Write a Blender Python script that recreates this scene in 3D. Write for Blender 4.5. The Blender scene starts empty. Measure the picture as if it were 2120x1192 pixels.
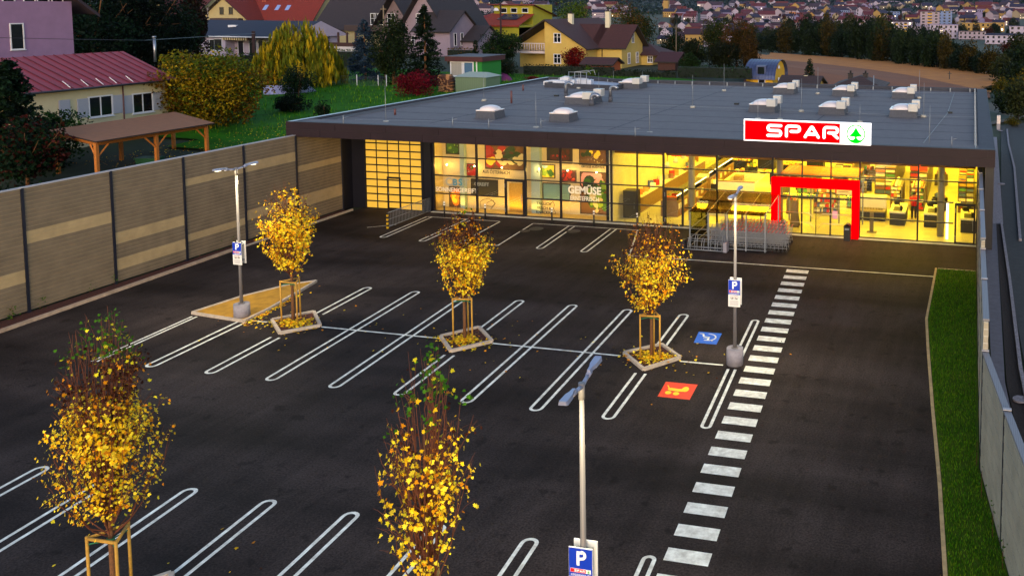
# parameters
SUN_EL, SUN_AZ = 14., 165.
SKY_STR = .15; SUN_STR = .35; SUN_COL = (1., .8, .72); EXPO = 1.1
SHOP = .38; LAMPS = .85; HAZE = 1.2e-5; ES = .5
import bpy, math, random
import numpy as np
random.seed(7); rng = np.random.default_rng(7)
SC = bpy.context.scene; COL = SC.collection
R = math.radians
# ------------------------------------------------------------------ camera
CF, CPX, CPY, CH = 1878., 1590., 160., 13.
_p, _r, _y = R(4.68), R(-.36), R(12.73)
def _m(X, Y, Z):
    x = math.cos(_y)*X + math.sin(_y)*Y; y = -math.sin(_y)*X + math.cos(_y)*Y
    yc = y*math.cos(_p) - Z*math.sin(_p); zc = y*math.sin(_p) + Z*math.cos(_p)
    return (x*math.cos(_r) - zc*math.sin(_r), yc, x*math.sin(_r) + zc*math.cos(_r))
_C = [_m(1,0,0), _m(0,1,0), _m(0,0,1)]
RT = [c[0] for c in _C]; FW = [c[1] for c in _C]; UP = [c[2] for c in _C]
def ray(u, v):
    a = (u-CPX)/CF; b = -(v-CPY)/CF
    return [FW[i] + a*RT[i] + b*UP[i] for i in range(3)]
def G(u, v, z=0.):
    r = ray(u, v); t = (z-CH)/r[2]; return (r[0]*t, r[1]*t)
def atY(u, v, Y):
    r = ray(u, v); t = Y/r[1]; return (r[0]*t, CH + r[2]*t)
def onY(u, Y):
    a, b = 20., 4000.
    for _ in range(40):
        m = (a+b)/2
        if G(u, m)[1] > Y: a = m
        else: b = m
    return G(u, a)[0]
def atX(u, v, X):
    r = ray(u, v); t = X/r[0]; return (r[1]*t, CH + r[2]*t)
def depth(x, y, z=0.): return FW[0]*x + FW[1]*y + FW[2]*(z-CH)
TAB = [(0,0),(100,0),(150,-1.2),(250,-3.5),(400,-8.5),(520,-16),(700,-25),(1000,-31),(1600,-30),(2200,-22),(3000,-5),(3600,25),(4500,110),(6000,350),(9000,420)]
def sst(a, b, x):
    t = min(1, max(0, (x-a)/(b-a))); return t*t*(3-2*t)
def terrain(x, y):
    d = math.hypot(x, y); z = 0
    for (a, za), (b, zb) in zip(TAB, TAB[1:]):
        if a <= d <= b: z = za + (zb-za)*(d-a)/(b-a); break
    else: z = TAB[-1][1]
    k = 1. if x < -38.5 else (sst(-5, -40, x) if y > 78 else 0.)
    az = math.degrees(math.atan2(x, max(y, 1e-3)))
    k *= 1-sst(220, 420, d); k *= 1-sst(140, 215, d)*(1-sst(20, 26, -az))
    z = z*(1-k) + (2.0+1.0*sst(50, 110, d))*k
    if x > .75 and y < 100: z += 1.0 if (y > 28 or x > 2.3) else 0
    elif x > .75 and y < 125: z += 1.0*(1-(y-100)/25)
    if d > 2600: z += 30*sst(2600, 4000, d)*(math.sin(x/430.)+math.sin(y/610.+x/900.))
    return z
def T(u, v):
    r = ray(u, v); t = 22. if v > 190 else 75.
    while t < 9000:
        x, y, z = r[0]*t, r[1]*t, CH + r[2]*t
        if z <= terrain(x, y):
            a, b = t/1.015, t
            for _ in range(8):
                m = (a+b)/2
                if CH+r[2]*m <= terrain(r[0]*m, r[1]*m): b = m
                else: a = m
            x, y = r[0]*b, r[1]*b; return (x, y, terrain(x, y))
        t *= 1.015
    return (r[0]*3500, r[1]*3500, terrain(r[0]*3500, r[1]*3500))

# ------------------------------------------------------------------ materials
MATS = {}
def rgb(h):
    c = [int(h[i:i+2], 16)/255. for i in (0, 2, 4)]
    return tuple((v/12.92 if v < .04045 else ((v+.055)/1.055)**2.4) for v in c)
def mat(name, col, rough=.7, metal=0., noise=None, bump=None, emit=None, spec=None, stripes=None, trans=None, brick=None):
    """noise=(scale, amount) colour mottling; bump=(scale,strength); stripes=(axis, period, dark) ; brick=(w,h)"""
    if name in MATS: return MATS[name]
    m = bpy.data.materials.new(name); m.use_nodes = True; nt = m.node_tree; N = nt.nodes; L = nt.links
    b = N['Principled BSDF']
    c = rgb(col) if isinstance(col, str) else col
    b.inputs['Base Color'].default_value = (*c, 1); b.inputs['Roughness'].default_value = rough; b.inputs['Metallic'].default_value = metal
    if spec is not None: b.inputs['Specular IOR Level'].default_value = spec
    tc = None
    def coord():
        nonlocal tc
        if tc is None: tc = N.new('ShaderNodeTexCoord')
        return tc.outputs['Object']
    last = None
    if noise:
        t = N.new('ShaderNodeTexNoise'); t.inputs['Scale'].default_value = noise[0]; t.inputs['Detail'].default_value = 6; t.inputs['Roughness'].default_value = .65
        L.new(coord(), t.inputs['Vector'])
        cr = N.new('ShaderNodeValToRGB'); cr.color_ramp.elements[0].position = .3; cr.color_ramp.elements[1].position = .72
        a = noise[1]; c2 = noise[2] if len(noise) > 2 else None
        cr.color_ramp.elements[0].color = (*[v*(1-a) for v in c], 1)
        cr.color_ramp.elements[1].color = (*(rgb(c2) if c2 else [min(1, v*(1+a)) for v in c]), 1)
        L.new(t.outputs['Fac'], cr.inputs['Fac']); last = cr.outputs['Color']
    hgt = None
    if stripes:
        ax, per, dk = stripes[:3]
        sx = N.new('ShaderNodeSeparateXYZ'); L.new(coord(), sx.inputs[0])
        d = N.new('ShaderNodeMath'); d.operation = 'DIVIDE'; d.inputs[1].default_value = per; L.new(sx.outputs['XYZ'.index(ax)], d.inputs[0])
        fr = N.new('ShaderNodeMath'); fr.operation = 'FRACT'; L.new(d.outputs[0], fr.inputs[0])
        gt = N.new('ShaderNodeMath'); gt.operation = 'LESS_THAN'; gt.inputs[1].default_value = stripes[3] if len(stripes) > 3 else .14; L.new(fr.outputs[0], gt.inputs[0])
        mx = N.new('ShaderNodeMix'); mx.data_type = 'RGBA'; L.new(gt.outputs[0], mx.inputs['Factor'])
        if last: L.new(last, mx.inputs['A'])
        else: mx.inputs['A'].default_value = (*c, 1)
        mx.inputs['B'].default_value = (*[v*dk for v in c], 1); last = mx.outputs['Result']; hgt = fr.outputs[0]
    if brick:
        bt = N.new('ShaderNodeTexBrick'); bt.inputs['Scale'].default_value = 1.; bt.inputs['Brick Width'].default_value = brick[0]; bt.inputs['Row Height'].default_value = brick[1]
        bt.inputs['Mortar Size'].default_value = brick[2]; 
        bt.inputs['Color1'].default_value = (*c, 1); bt.inputs['Color2'].default_value = (*[v*.82 for v in c], 1); bt.inputs['Mortar'].default_value = (*[v*brick[3] for v in c], 1)
        mp = N.new('ShaderNodeMapping'); mp.inputs['Rotation'].default_value = brick[4]; L.new(coord(), mp.inputs['Vector']); L.new(mp.outputs[0], bt.inputs['Vector']); last = bt.outputs['Color']
    if last: L.new(last, b.inputs['Base Color'])
    if bump:
        t = N.new('ShaderNodeTexNoise'); t.inputs['Scale'].default_value = bump[0]; t.inputs['Detail'].default_value = 4; L.new(coord(), t.inputs['Vector'])
        bp = N.new('ShaderNodeBump'); bp.inputs['Strength'].default_value = bump[1]; bp.inputs['Distance'].default_value = .02
        L.new(t.outputs['Fac'], bp.inputs['Height']); L.new(bp.outputs[0], b.inputs['Normal'])
    if emit:
        b.inputs['Emission Color'].default_value = (*(rgb(emit[0]) if isinstance(emit[0], str) else emit[0]), 1); b.inputs['Emission Strength'].default_value = emit[1]*ES
    if trans: b.inputs['Transmission Weight'].default_value = trans
    MATS[name] = m; return m
def glassmat(name, tint, fac, rough=.02):
    m = bpy.data.materials.new(name); m.use_nodes = True; nt = m.node_tree; N = nt.nodes; L = nt.links
    N.remove(N['Principled BSDF']); o = N['Material Output']
    t = N.new('ShaderNodeBsdfTransparent'); t.inputs[0].default_value = (*tint, 1)
    g = N.new('ShaderNodeBsdfGlossy'); g.inputs['Roughness'].default_value = rough; g.inputs['Color'].default_value = (.9, .93, 1, 1)
    f = N.new('ShaderNodeFresnel'); f.inputs[0].default_value = 1.45
    a = N.new('ShaderNodeMath'); a.operation = 'ADD'; a.inputs[1].default_value = fac; L.new(f.outputs[0], a.inputs[0])
    x = N.new('ShaderNodeMixShader'); L.new(a.outputs[0], x.inputs[0]); L.new(t.outputs[0], x.inputs[1]); L.new(g.outputs[0], x.inputs[2]); L.new(x.outputs[0], o.inputs[0])
    MATS[name] = m; return m
def leafmat(name, h, tr=.35):
    m = bpy.data.materials.new(name); m.use_nodes = True; nt = m.node_tree; N = nt.nodes; L = nt.links
    b = N['Principled BSDF']; c = rgb(h); b.inputs['Roughness'].default_value = .6; b.inputs['Specular IOR Level'].default_value = .08
    g = N.new('ShaderNodeNewGeometry'); hs = N.new('ShaderNodeHueSaturation'); hs.inputs['Color'].default_value = (*c, 1)
    mr = N.new('ShaderNodeMapRange'); mr.inputs['To Min'].default_value = .55; mr.inputs['To Max'].default_value = 1.4; L.new(g.outputs['Random Per Island'], mr.inputs['Value']); L.new(mr.outputs[0], hs.inputs['Value'])
    L.new(hs.outputs[0], b.inputs['Base Color'])
    t = N.new('ShaderNodeBsdfTranslucent'); L.new(hs.outputs[0], t.inputs[0])
    x = N.new('ShaderNodeMixShader'); x.inputs[0].default_value = tr; L.new(b.outputs[0], x.inputs[1]); L.new(t.outputs[0], x.inputs[2]); L.new(x.outputs[0], N['Material Output'].inputs[0])
    MATS[name] = m; return m

# ------------------------------------------------------------------ mesh builder
class MB:
    def __init__(s): s.v = []; s.f = []; s.m = []; s.sm = []
    def poly(s, pts, m=0, smooth=False):
        n = len(s.v); s.v += [tuple(p) for p in pts]; s.f.append(tuple(range(n, n+len(pts)))); s.m.append(m); s.sm.append(smooth)
    def box(s, x0, x1, y0, y1, z0, z1, m=0):
        n = len(s.v)
        s.v += [(x0,y0,z0),(x1,y0,z0),(x1,y1,z0),(x0,y1,z0),(x0,y0,z1),(x1,y0,z1),(x1,y1,z1),(x0,y1,z1)]
        for q in ((0,3,2,1),(4,5,6,7),(0,1,5,4),(1,2,6,5),(2,3,7,6),(3,0,4,7)):
            s.f.append(tuple(n+i for i in q)); s.m.append(m); s.sm.append(False)
        return s
    def obox(s, c, sx, sy, z0, z1, a=0, m=0, tx=1., ty=None):
        ty = tx if ty is None else ty; n = len(s.v); ca, sa = math.cos(a), math.sin(a)
        for z, kx, ky in ((z0, 1, 1), (z1, tx, ty)):
            for ax, ay in ((-1,-1),(1,-1),(1,1),(-1,1)):
                X = ax*sx/2*kx; Y = ay*sy/2*ky; s.v.append((c[0]+X*ca-Y*sa, c[1]+X*sa+Y*ca, z))
        for q in ((0,3,2,1),(4,5,6,7),(0,1,5,4),(1,2,6,5),(2,3,7,6),(3,0,4,7)):
            s.f.append(tuple(n+i for i in q)); s.m.append(m); s.sm.append(False)
        return s
    def prism(s, pts, z0, z1, m=0):
        n = len(s.v); k = len(pts)
        s.v += [(p[0], p[1], z0) for p in pts] + [(p[0], p[1], z1) for p in pts]
        s.f.append(tuple(n+i for i in reversed(range(k)))); s.f.append(tuple(n+k+i for i in range(k))); s.m += [m, m]; s.sm += [False, False]
        for i in range(k):
            j = (i+1) % k; s.f.append((n+i, n+j, n+k+j, n+k+i)); s.m.append(m); s.sm.append(False)
        return s
    def tube(s, pts, rs, k=8, m=0, cap=True):
        if not isinstance(rs, (list, tuple)): rs = [rs]*len(pts)
        P = [np.array(p, float) for p in pts]; n0 = len(s.v); ref = None
        for i, p in enumerate(P):
            d = P[min(i+1, len(P)-1)] - P[max(i-1, 0)]; d /= (np.linalg.norm(d)+1e-9)
            if ref is None: ref = np.array([0,0,1.]) if abs(d[2]) < .9 else np.array([1.,0,0])
            a = np.cross(d, ref); a /= (np.linalg.norm(a)+1e-9); b = np.cross(d, a); ref = np.cross(a, d)
            for j in range(k):
                t = 2*math.pi*j/k; s.v.append(tuple(p + rs[i]*(math.cos(t)*a + math.sin(t)*b)))
        for i in range(len(P)-1):
            for j in range(k):
                q = (j+1) % k; s.f.append((n0+i*k+j, n0+(i+1)*k+j, n0+(i+1)*k+q, n0+i*k+q)); s.m.append(m); s.sm.append(k > 4)
        if cap:
            s.f.append(tuple(n0+j for j in range(k))); s.f.append(tuple(n0+(len(P)-1)*k+j for j in reversed(range(k)))); s.m += [m, m]; s.sm += [False, False]
        return s
    def dome(s, c, rx, ry, rz, k=12, rings=5, m=0, lo=0., box=0.):
        n0 = len(s.v)
        for i in range(rings+1):
            t = lo + (math.pi/2-lo)*i/rings; cz = math.sin(t); cr = math.cos(t)
            for j in range(k):
                a = 2*math.pi*j/k; ca, sa = math.cos(a), math.sin(a)
                if box:
                    q = (abs(ca)**(2/ (1-box)) if False else 1)/max(abs(ca), abs(sa))**box; ca *= q; sa *= q
                s.v.append((c[0]+rx*cr*ca, c[1]+ry*cr*sa, c[2]+rz*cz))
        for i in range(rings):
            for j in range(k):
                q = (j+1) % k; s.f.append((n0+i*k+j, n0+i*k+q, n0+(i+1)*k+q, n0+(i+1)*k+j)); s.m.append(m); s.sm.append(True)
        return s
    def blob(s, c, rx, ry, rz, k=10, rings=6, m=0):
        return s.dome(c, rx, ry, rz, k, rings, m, lo=-math.pi/2)
    def build(s, name, mats, parent=None, loc=None):
        if not isinstance(mats, (list, tuple)): mats = [mats]
        off = (0,0,0)
        if parent is not None:
            p = parent
            while p.parent: p = p.parent
            off = tuple(p.location)
        elif loc is not None: off = loc
        me = bpy.data.meshes.new(name)
        me.from_pydata([(a-off[0], b-off[1], c-off[2]) for a, b, c in s.v], [], s.f)
        for q in mats: me.materials.append(q)
        me.polygons.foreach_set('material_index', s.m); me.polygons.foreach_set('use_smooth', s.sm); me.update()
        o = bpy.data.objects.new(name, me); COL.objects.link(o)
        if parent is not None: o.parent = parent
        elif loc is not None: o.location = loc
        return o
def tag(o, label=None, cat=None, group=None, kind=None):
    if label: o['label'] = label
    if cat: o['category'] = cat
    if group: o['group'] = group
    if kind: o['kind'] = kind
    return o
def thing(name, label, cat, loc=(0,0,0), group=None):
    o = bpy.data.objects.new(name, None); COL.objects.link(o); o.location = loc; o.empty_display_size = .2
    return tag(o, label, cat, group)
def copy_tree(o, parent=None):
    c = o.copy(); COL.objects.link(c); c.parent = parent
    for ch in list(o.children): copy_tree(ch, c)
    return c
def struct(mb, name, mats, **k): return tag(mb.build(name, mats), kind='structure', **k)

# ------------------------------------------------------------------ text
FONT = None
def text_mesh(txt, size, name, mtl, parent, origin, right=(1,0,0), up=(0,0,1), extrude=.004, xs=1., align='CENTER', offset=0.):
    cu = bpy.data.curves.new(name, 'FONT'); cu.body = txt; cu.size = size; cu.align_x = align; cu.align_y = 'CENTER'; cu.extrude = extrude; cu.offset = offset; cu.resolution_u = 3
    o = bpy.data.objects.new(name+'_tmp', cu); me = bpy.data.meshes.new_from_object(o); bpy.data.objects.remove(o); bpy.data.curves.remove(cu)
    rt = np.array(right, float); u = np.array(up, float); n = np.cross(rt, u); off = np.zeros(3)
    if parent is not None:
        p = parent
        while p.parent: p = p.parent
        off = np.array(p.location)
    for v in me.vertices:
        v.co = tuple(np.array(origin) - off + rt*v.co.x*xs + u*v.co.y + n*v.co.z)
    me.materials.clear(); me.materials.append(mtl)
    ob = bpy.data.objects.new(name, me); COL.objects.link(ob); ob.parent = parent; return ob
def ribbon(mb, pts, w, org, rt, up, nrm, th=.01, m=0, caps=True):
    """stroke of width w along 2-D pts, in the plane (rt, up) at org; a flat solid with round ends"""
    def to(p, h): return tuple(org[i] + rt[i]*p[0] + up[i]*p[1] + nrm[i]*h for i in range(3))
    for (a, b) in zip(pts, pts[1:]):
        d = math.hypot(b[0]-a[0], b[1]-a[1]) or 1e-6; nx, ny = -(b[1]-a[1])/d*w/2, (b[0]-a[0])/d*w/2
        mb.poly([to((a[0]-nx, a[1]-ny), th), to((b[0]-nx, b[1]-ny), th), to((b[0]+nx, b[1]+ny), th), to((a[0]+nx, a[1]+ny), th)], m)
    for i, p in enumerate(pts):
        if caps or 0 < i < len(pts)-1:
            mb.poly([to((p[0]+w/2*math.cos(t*math.pi/6), p[1]+w/2*math.sin(t*math.pi/6)), th*1.02+.0004*(i % 3)) for t in range(12)], m)
def arc(cx, cy, rx, ry, a0, a1, n=8): return [(cx+rx*math.cos(R(a0+(a1-a0)*i/n)), cy+ry*math.sin(R(a0+(a1-a0)*i/n))) for i in range(n+1)]
def spar_letters(mb, org, rt, up, nrm, W, Hh, w, m=0, th=.01):
    """the four wide rounded letters, each W wide and Hh high with stroke w"""
    h = Hh-w; ww = W-w; r = h/4; g = W*1.17
    S = arc(ww-r, h-r, r, r, 70, 90, 2)+[(r, h)] + arc(r, h-r, r, r, 90, 270) + [(ww-r, h/2)] + arc(ww-r, r, r, r, 90, -90) + [(0, 0)]
    S[0] = (ww, h)
    Pp = [(0, 0), (0, h*.75)] + arc(r, h-r, r, r, 180, 90, 4) + [(ww-r, h)] + arc(ww-r, h-r*1.05, r, r*1.05, 90, -90) + [(ww*.35, h-2.1*r)]
    A = [(0, 0), (ww*.46, h*.97), (ww*.54, h*.97), (ww, 0)]
    A2 = [(ww*.2, h*.28), (ww*.72, h*.28)]
    Rr = [(0, 0), (0, h*.75)] + arc(r, h-r, r, r, 180, 90, 4) + [(ww-r, h)] + arc(ww-r, h-r*1.05, r, r*1.05, 90, -90) + [(ww*.35, h-2.1*r)]
    R2 = [(ww*.6, h-2.1*r), (ww, 0)]
    for i, strokes in enumerate(([S], [Pp], [A, A2], [Rr, R2])):
        for s_ in strokes: ribbon(mb, [(x+w/2+i*g, y+w/2) for x, y in s_], w, org, rt, up, nrm, th, m)
def fir_logo(mb, org, rt, up, nrm, Rr, m=0, th=.01):
    def to(p, h=th): return tuple(org[i] + rt[i]*p[0]*Rr + up[i]*p[1]*Rr + nrm[i]*h for i in range(3))
    n = 36
    for i in range(n):
        a, b = 2*math.pi*i/n, 2*math.pi*(i+1)/n
        mb.poly([to((math.cos(a), math.sin(a))), to((math.cos(b), math.sin(b))), to((.88*math.cos(b), .88*math.sin(b))), to((.88*math.cos(a), .88*math.sin(a)))], m)
    mb.poly([to(p, th*1.1) for p in ((0,.74),(-.12,.5),(-.34,.14),(-.72,-.26),(-.1,-.3),(-.1,-.6),(.1,-.6),(.1,-.3),(.72,-.26),(.34,.14),(.12,.5))], m)
    low = [(.9*math.cos(R(a)), .9*math.sin(R(a))) for a in range(208, 333, 9)]
    mb.poly([to(p, th*1.2) for p in low + [(.7,-.52),(.55,-.62),(.36,-.64),(.2,-.56),(.1,-.44),(-.1,-.44),(-.2,-.56),(-.36,-.64),(-.55,-.62),(-.7,-.52)]], m)

# ------------------------------------------------------------------ foliage
MAPLE = np.array([(0,-.5),(.12,-.28),(.42,-.38),(.34,-.12),(.55,.1),(.26,.14),(.2,.3),(0,.62),(-.2,.3),(-.26,.14),(-.55,.1),(-.34,-.12),(-.42,-.38),(-.12,-.28)])
DIAM = np.array([(0,-.55),(.34,0),(0,.55),(-.34,0)])
LONG = np.array([(0,-.9),(.12,0),(0,.9),(-.12,0)])
def leaves(name, pos, size, mats, mi, parent, shape=DIAM, nrm=None, axis=None, fold=.0):
    """many leaf-sized faces in one mesh; pos (n,3) world, size (n,), mi (n,)"""
    pos = np.asarray(pos, float); n = len(pos); off = np.array([0,0,0.])
    if parent is not None:
        p = parent
        while p.parent: p = p.parent
        off = np.array(p.location)
    if nrm is None:
        nrm = rng.normal(size=(n,3)); nrm[:,2] = np.abs(nrm[:,2])*.8+.15
    nrm = nrm/np.linalg.norm(nrm, axis=1)[:,None]
    a = rng.normal(size=(n,3)) if axis is None else axis
    u = np.cross(nrm, a); u /= (np.linalg.norm(u, axis=1)[:,None]+1e-9); w = np.cross(nrm, u)
    k = len(shape); size = np.broadcast_to(np.asarray(size, float), (n,))
    V = pos[:,None,:] - off + size[:,None,None]*(shape[None,:,0,None]*u[:,None,:] + shape[None,:,1,None]*w[:,None,:] + fold*(np.abs(shape[:,0]))[None,:,None]*nrm[:,None,:])
    V = V.reshape(-1,3)
    me = bpy.data.meshes.new(name); me.vertices.add(n*k); me.vertices.foreach_set('co', V.ravel())
    me.loops.add(n*k); me.loops.foreach_set('vertex_index', np.arange(n*k, dtype=np.int32)); me.polygons.add(n)
    me.polygons.foreach_set('loop_start', np.arange(0, n*k, k, dtype=np.int32))
    for q in mats: me.materials.append(q)
    me.polygons.foreach_set('material_index', np.asarray(mi, dtype=np.int32)); me.update(calc_edges=True); me.validate()
    o = bpy.data.objects.new(name, me); COL.objects.link(o)
    if parent is not None: o.parent = parent
    return o
def clumps(n, c, rx, ry, rz, k=26, tight=.28, fill=.75, low=-1.):
    """n points in k clumps through an uneven ellipsoid"""
    d = rng.normal(size=(k,3)); d /= np.linalg.norm(d, axis=1)[:,None]; d *= (rng.uniform(fill*.45, 1., size=(k,1)))
    d[:,2] = np.maximum(d[:,2], low); w = rng.uniform(.5, 1.6, k); idx = rng.choice(k, n, p=w/w.sum())
    s = rng.uniform(.6, 1.35, k)[idx]*tight
    p = rng.normal(size=(n,3)); p /= np.linalg.norm(p, axis=1)[:,None]; p *= (rng.uniform(.25, 1., size=(n,1))**.5)*1.5
    q = d[idx]*(1-tight*.6) + p*s[:,None]
    return np.array(c) + q*np.array([rx, ry, rz]), idx
# ================================================================== WORLD AND LIGHT
cam = bpy.data.cameras.new('camera'); co = bpy.data.objects.new('camera', cam); COL.objects.link(co); SC.camera = co
from mathutils import Matrix
co.matrix_world = Matrix(((RT[0], UP[0], -FW[0], 0), (RT[1], UP[1], -FW[1], 0), (RT[2], UP[2], -FW[2], CH), (0, 0, 0, 1)))
cam.sensor_width = 36; cam.sensor_fit = 'HORIZONTAL'; cam.lens = CF/2120*36; cam.shift_x = (1060-CPX)/2120; cam.shift_y = (CPY-596)/2120
cam.clip_start = .5; cam.clip_end = 12000
w = bpy.data.worlds.new('World'); SC.world = w; w.use_nodes = True; nt = w.node_tree
sky = nt.nodes.new('ShaderNodeTexSky'); sky.sky_type = 'NISHITA'; sky.sun_disc = False
sky.sun_elevation = R(SUN_EL); sky.sun_rotation = R(SUN_AZ); sky.air_density = 1.; sky.dust_density = 1.2; sky.ozone_density = 1.5
nt.links.new(sky.outputs[0], nt.nodes['Background'].inputs[0]); nt.nodes['Background'].inputs[1].default_value = SKY_STR
sd = bpy.data.lights.new('sun', 'SUN'); sd.energy = SUN_STR; sd.angle = R(14); sd.color = SUN_COL
so = bpy.data.objects.new('sun', sd); COL.objects.link(so)
# blender: sky sun_rotation 0 = +Y, turning clockwise seen from above
from mathutils import Vector
sdir = Vector((math.sin(R(SUN_AZ))*math.cos(R(SUN_EL)), math.cos(R(SUN_AZ))*math.cos(R(SUN_EL)), math.sin(R(SUN_EL))))
so.rotation_euler = sdir.to_track_quat('Z', 'Y').to_euler()
SC.view_settings.view_transform = 'Standard'; SC.view_settings.look = 'None'; SC.view_settings.exposure = EXPO; SC.view_settings.gamma = 1
SC.cycles.max_bounces = 8; SC.cycles.transparent_max_bounces = 16; SC.cycles.use_denoising = True
SC.cycles.sample_clamp_indirect = 6; SC.cycles.caustics_reflective = False; SC.cycles.caustics_refractive = False
def lamp(kind, loc, energy, col, size=.3, size_y=None, rot=(0,0,0), name='lamp_light', spot=None):
    l = bpy.data.lights.new(name, kind); l.energy = energy; l.color = col
    if kind == 'AREA':
        l.size = size
        if size_y: l.shape = 'RECTANGLE'; l.size_y = size_y
    else: l.shadow_soft_size = size
    if kind == 'SPOT': l.spot_size = R(spot or 150); l.spot_blend = .6
    o = bpy.data.objects.new(name, l); COL.objects.link(o); o.location = loc; o.rotation_euler = rot; return o

# ================================================================== GROUND
m_ground = mat('soil_grass', '16260a', .95, noise=(.35, .5, '24320f'))
m_asphalt = mat('asphalt', (.0225, .0195, .0192), .62, spec=.06)
def asphalt_nodes():
    m = m_asphalt; N = m.node_tree.nodes; L = m.node_tree.links; b = N['Principled BSDF']
    tc = N.new('ShaderNodeTexCoord'); big = N.new('ShaderNodeTexNoise'); big.inputs['Scale'].default_value = .22; big.inputs['Detail'].default_value = 5
    mp = N.new('ShaderNodeMapping'); mp.inputs['Scale'].default_value = (.45, 1.7, 1); mp.inputs['Rotation'].default_value = (0, 0, .2); L.new(tc.outputs['Object'], mp.inputs[0]); L.new(mp.outputs[0], big.inputs[0])
    fine = N.new('ShaderNodeTexNoise'); fine.inputs['Scale'].default_value = 17; fine.inputs['Detail'].default_value = 6; fine.inputs['Roughness'].default_value = .8; L.new(tc.outputs['Object'], fine.inputs[0])
    st = N.new('ShaderNodeTexNoise'); st.inputs['Scale'].default_value = 1.2; st.inputs['Detail'].default_value = 8; st.inputs['Roughness'].default_value = .7
    mp2 = N.new('ShaderNodeMapping'); mp2.inputs['Scale'].default_value = (1, .12, 1); mp2.inputs['Rotation'].default_value = (0, 0, -.09); L.new(tc.outputs['Object'], mp2.inputs[0]); L.new(mp2.outputs[0], st.inputs[0])
    r1 = N.new('ShaderNodeMapRange'); r1.inputs['From Min'].default_value = .36; r1.inputs['From Max'].default_value = .64; r1.inputs['To Min'].default_value = .62; r1.inputs['To Max'].default_value = 1.55; L.new(big.outputs[0], r1.inputs['Value'])
    r2 = N.new('ShaderNodeMapRange'); r2.inputs['From Min'].default_value = .36; r2.inputs['From Max'].default_value = .64; r2.inputs['To Min'].default_value = .4; r2.inputs['To Max'].default_value = 1.7; L.new(fine.outputs[0], r2.inputs['Value'])
    r3 = N.new('ShaderNodeMapRange'); r3.inputs['From Min'].default_value = .4; r3.inputs['From Max'].default_value = .66; r3.inputs['To Min'].default_value = .85; r3.inputs['To Max'].default_value = 1.3; L.new(st.outputs[0], r3.inputs['Value'])
    a = N.new('ShaderNodeMath'); a.operation = 'MULTIPLY'; L.new(r1.outputs[0], a.inputs[0]); L.new(r2.outputs[0], a.inputs[1])
    a2 = N.new('ShaderNodeMath'); a2.operation = 'MULTIPLY'; L.new(a.outputs[0], a2.inputs[0]); L.new(r3.outputs[0], a2.inputs[1])
    sp = N.new('ShaderNodeTexNoise'); sp.inputs['Scale'].default_value = 1.9; sp.inputs['Detail'].default_value = 5; L.new(tc.outputs['Object'], sp.inputs[0])
    r4 = N.new('ShaderNodeMapRange'); r4.inputs['From Min'].default_value = .6; r4.inputs['From Max'].default_value = .68; r4.inputs['To Min'].default_value = 1.; r4.inputs['To Max'].default_value = .6; L.new(sp.outputs[0], r4.inputs['Value'])
    a3 = N.new('ShaderNodeMath'); a3.operation = 'MULTIPLY'; L.new(a2.outputs[0], a3.inputs[0]); L.new(r4.outputs[0], a3.inputs[1]); a2 = a3
    # tyre arcs: faint pale rings swept round the turning areas
    acc = a2
    for (cx, cy, r0, w_, k) in ((-27.5, 42.0, 6.6, .12, .55), (-27.5, 42.0, 8.2, .1, .4), (-14, 39.0, 5.2, .1, .35), (-3.5, 15, 9.0, .14, .4), (-3.5, 15, 10.4, .12, .35), (3.5, 33, 7.0, .12, .4), (3.5, 33, 5.6, .12, .35)):
        vs = N.new('ShaderNodeVectorMath'); vs.operation = 'DISTANCE'; vs.inputs[1].default_value = (cx, cy, 0); L.new(tc.outputs['Object'], vs.inputs[0])
        s1 = N.new('ShaderNodeMath'); s1.operation = 'SUBTRACT'; s1.inputs[1].default_value = r0; L.new(vs.outputs['Value'], s1.inputs[0])
        s2 = N.new('ShaderNodeMath'); s2.operation = 'ABSOLUTE'; L.new(s1.outputs[0], s2.inputs[0])
        s3 = N.new('ShaderNodeMapRange'); s3.inputs['From Min'].default_value = 0; s3.inputs['From Max'].default_value = w_*2; s3.inputs['To Min'].default_value = k; s3.inputs['To Max'].default_value = 0; L.new(s2.outputs[0], s3.inputs['Value'])
        s4 = N.new('ShaderNodeMath'); s4.operation = 'MULTIPLY'; L.new(s3.outputs[0], s4.inputs[0]); L.new(big.outputs[0], s4.inputs[1])
        s5 = N.new('ShaderNodeMath'); s5.operation = 'ADD'; L.new(acc.outputs[0], s5.inputs[0]); L.new(s4.outputs[0], s5.inputs[1]); acc = s5
    a2 = acc
    vm = N.new('ShaderNodeVectorMath'); vm.operation = 'SCALE'; vm.inputs[0].default_value = (.0258, .0192, .0176); L.new(a2.outputs[0], vm.inputs['Scale']); L.new(vm.outputs[0], b.inputs['Base Color'])
    bp = N.new('ShaderNodeBump'); bp.inputs['Strength'].default_value = .5; bp.inputs['Distance'].default_value = .01; L.new(fine.outputs[0], bp.inputs['Height']); L.new(bp.outputs[0], b.inputs['Normal'])
    rr = N.new('ShaderNodeMapRange'); rr.inputs['To Min'].default_value = .6; rr.inputs['To Max'].default_value = .85; L.new(big.outputs[0], rr.inputs['Value']); L.new(rr.outputs[0], b.inputs['Roughness'])
asphalt_nodes()
m_grass = mat('lawn', '3c640c', .9, noise=(1.1, .5, '4a5a14'), bump=(40, .6), spec=.1)
m_white = mat('road_paint', (.8, .75, .64), .6, noise=(3.4, .42), bump=(30, .4), spec=.3)
m_kerb = mat('kerb_stone', 'b4a494', .8, noise=(6, .25), bump=(30, .4))
m_soil = mat('bark_mulch', '3a1408', .95, noise=(14, .6, '571f0a'), bump=(40, 1))
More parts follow.
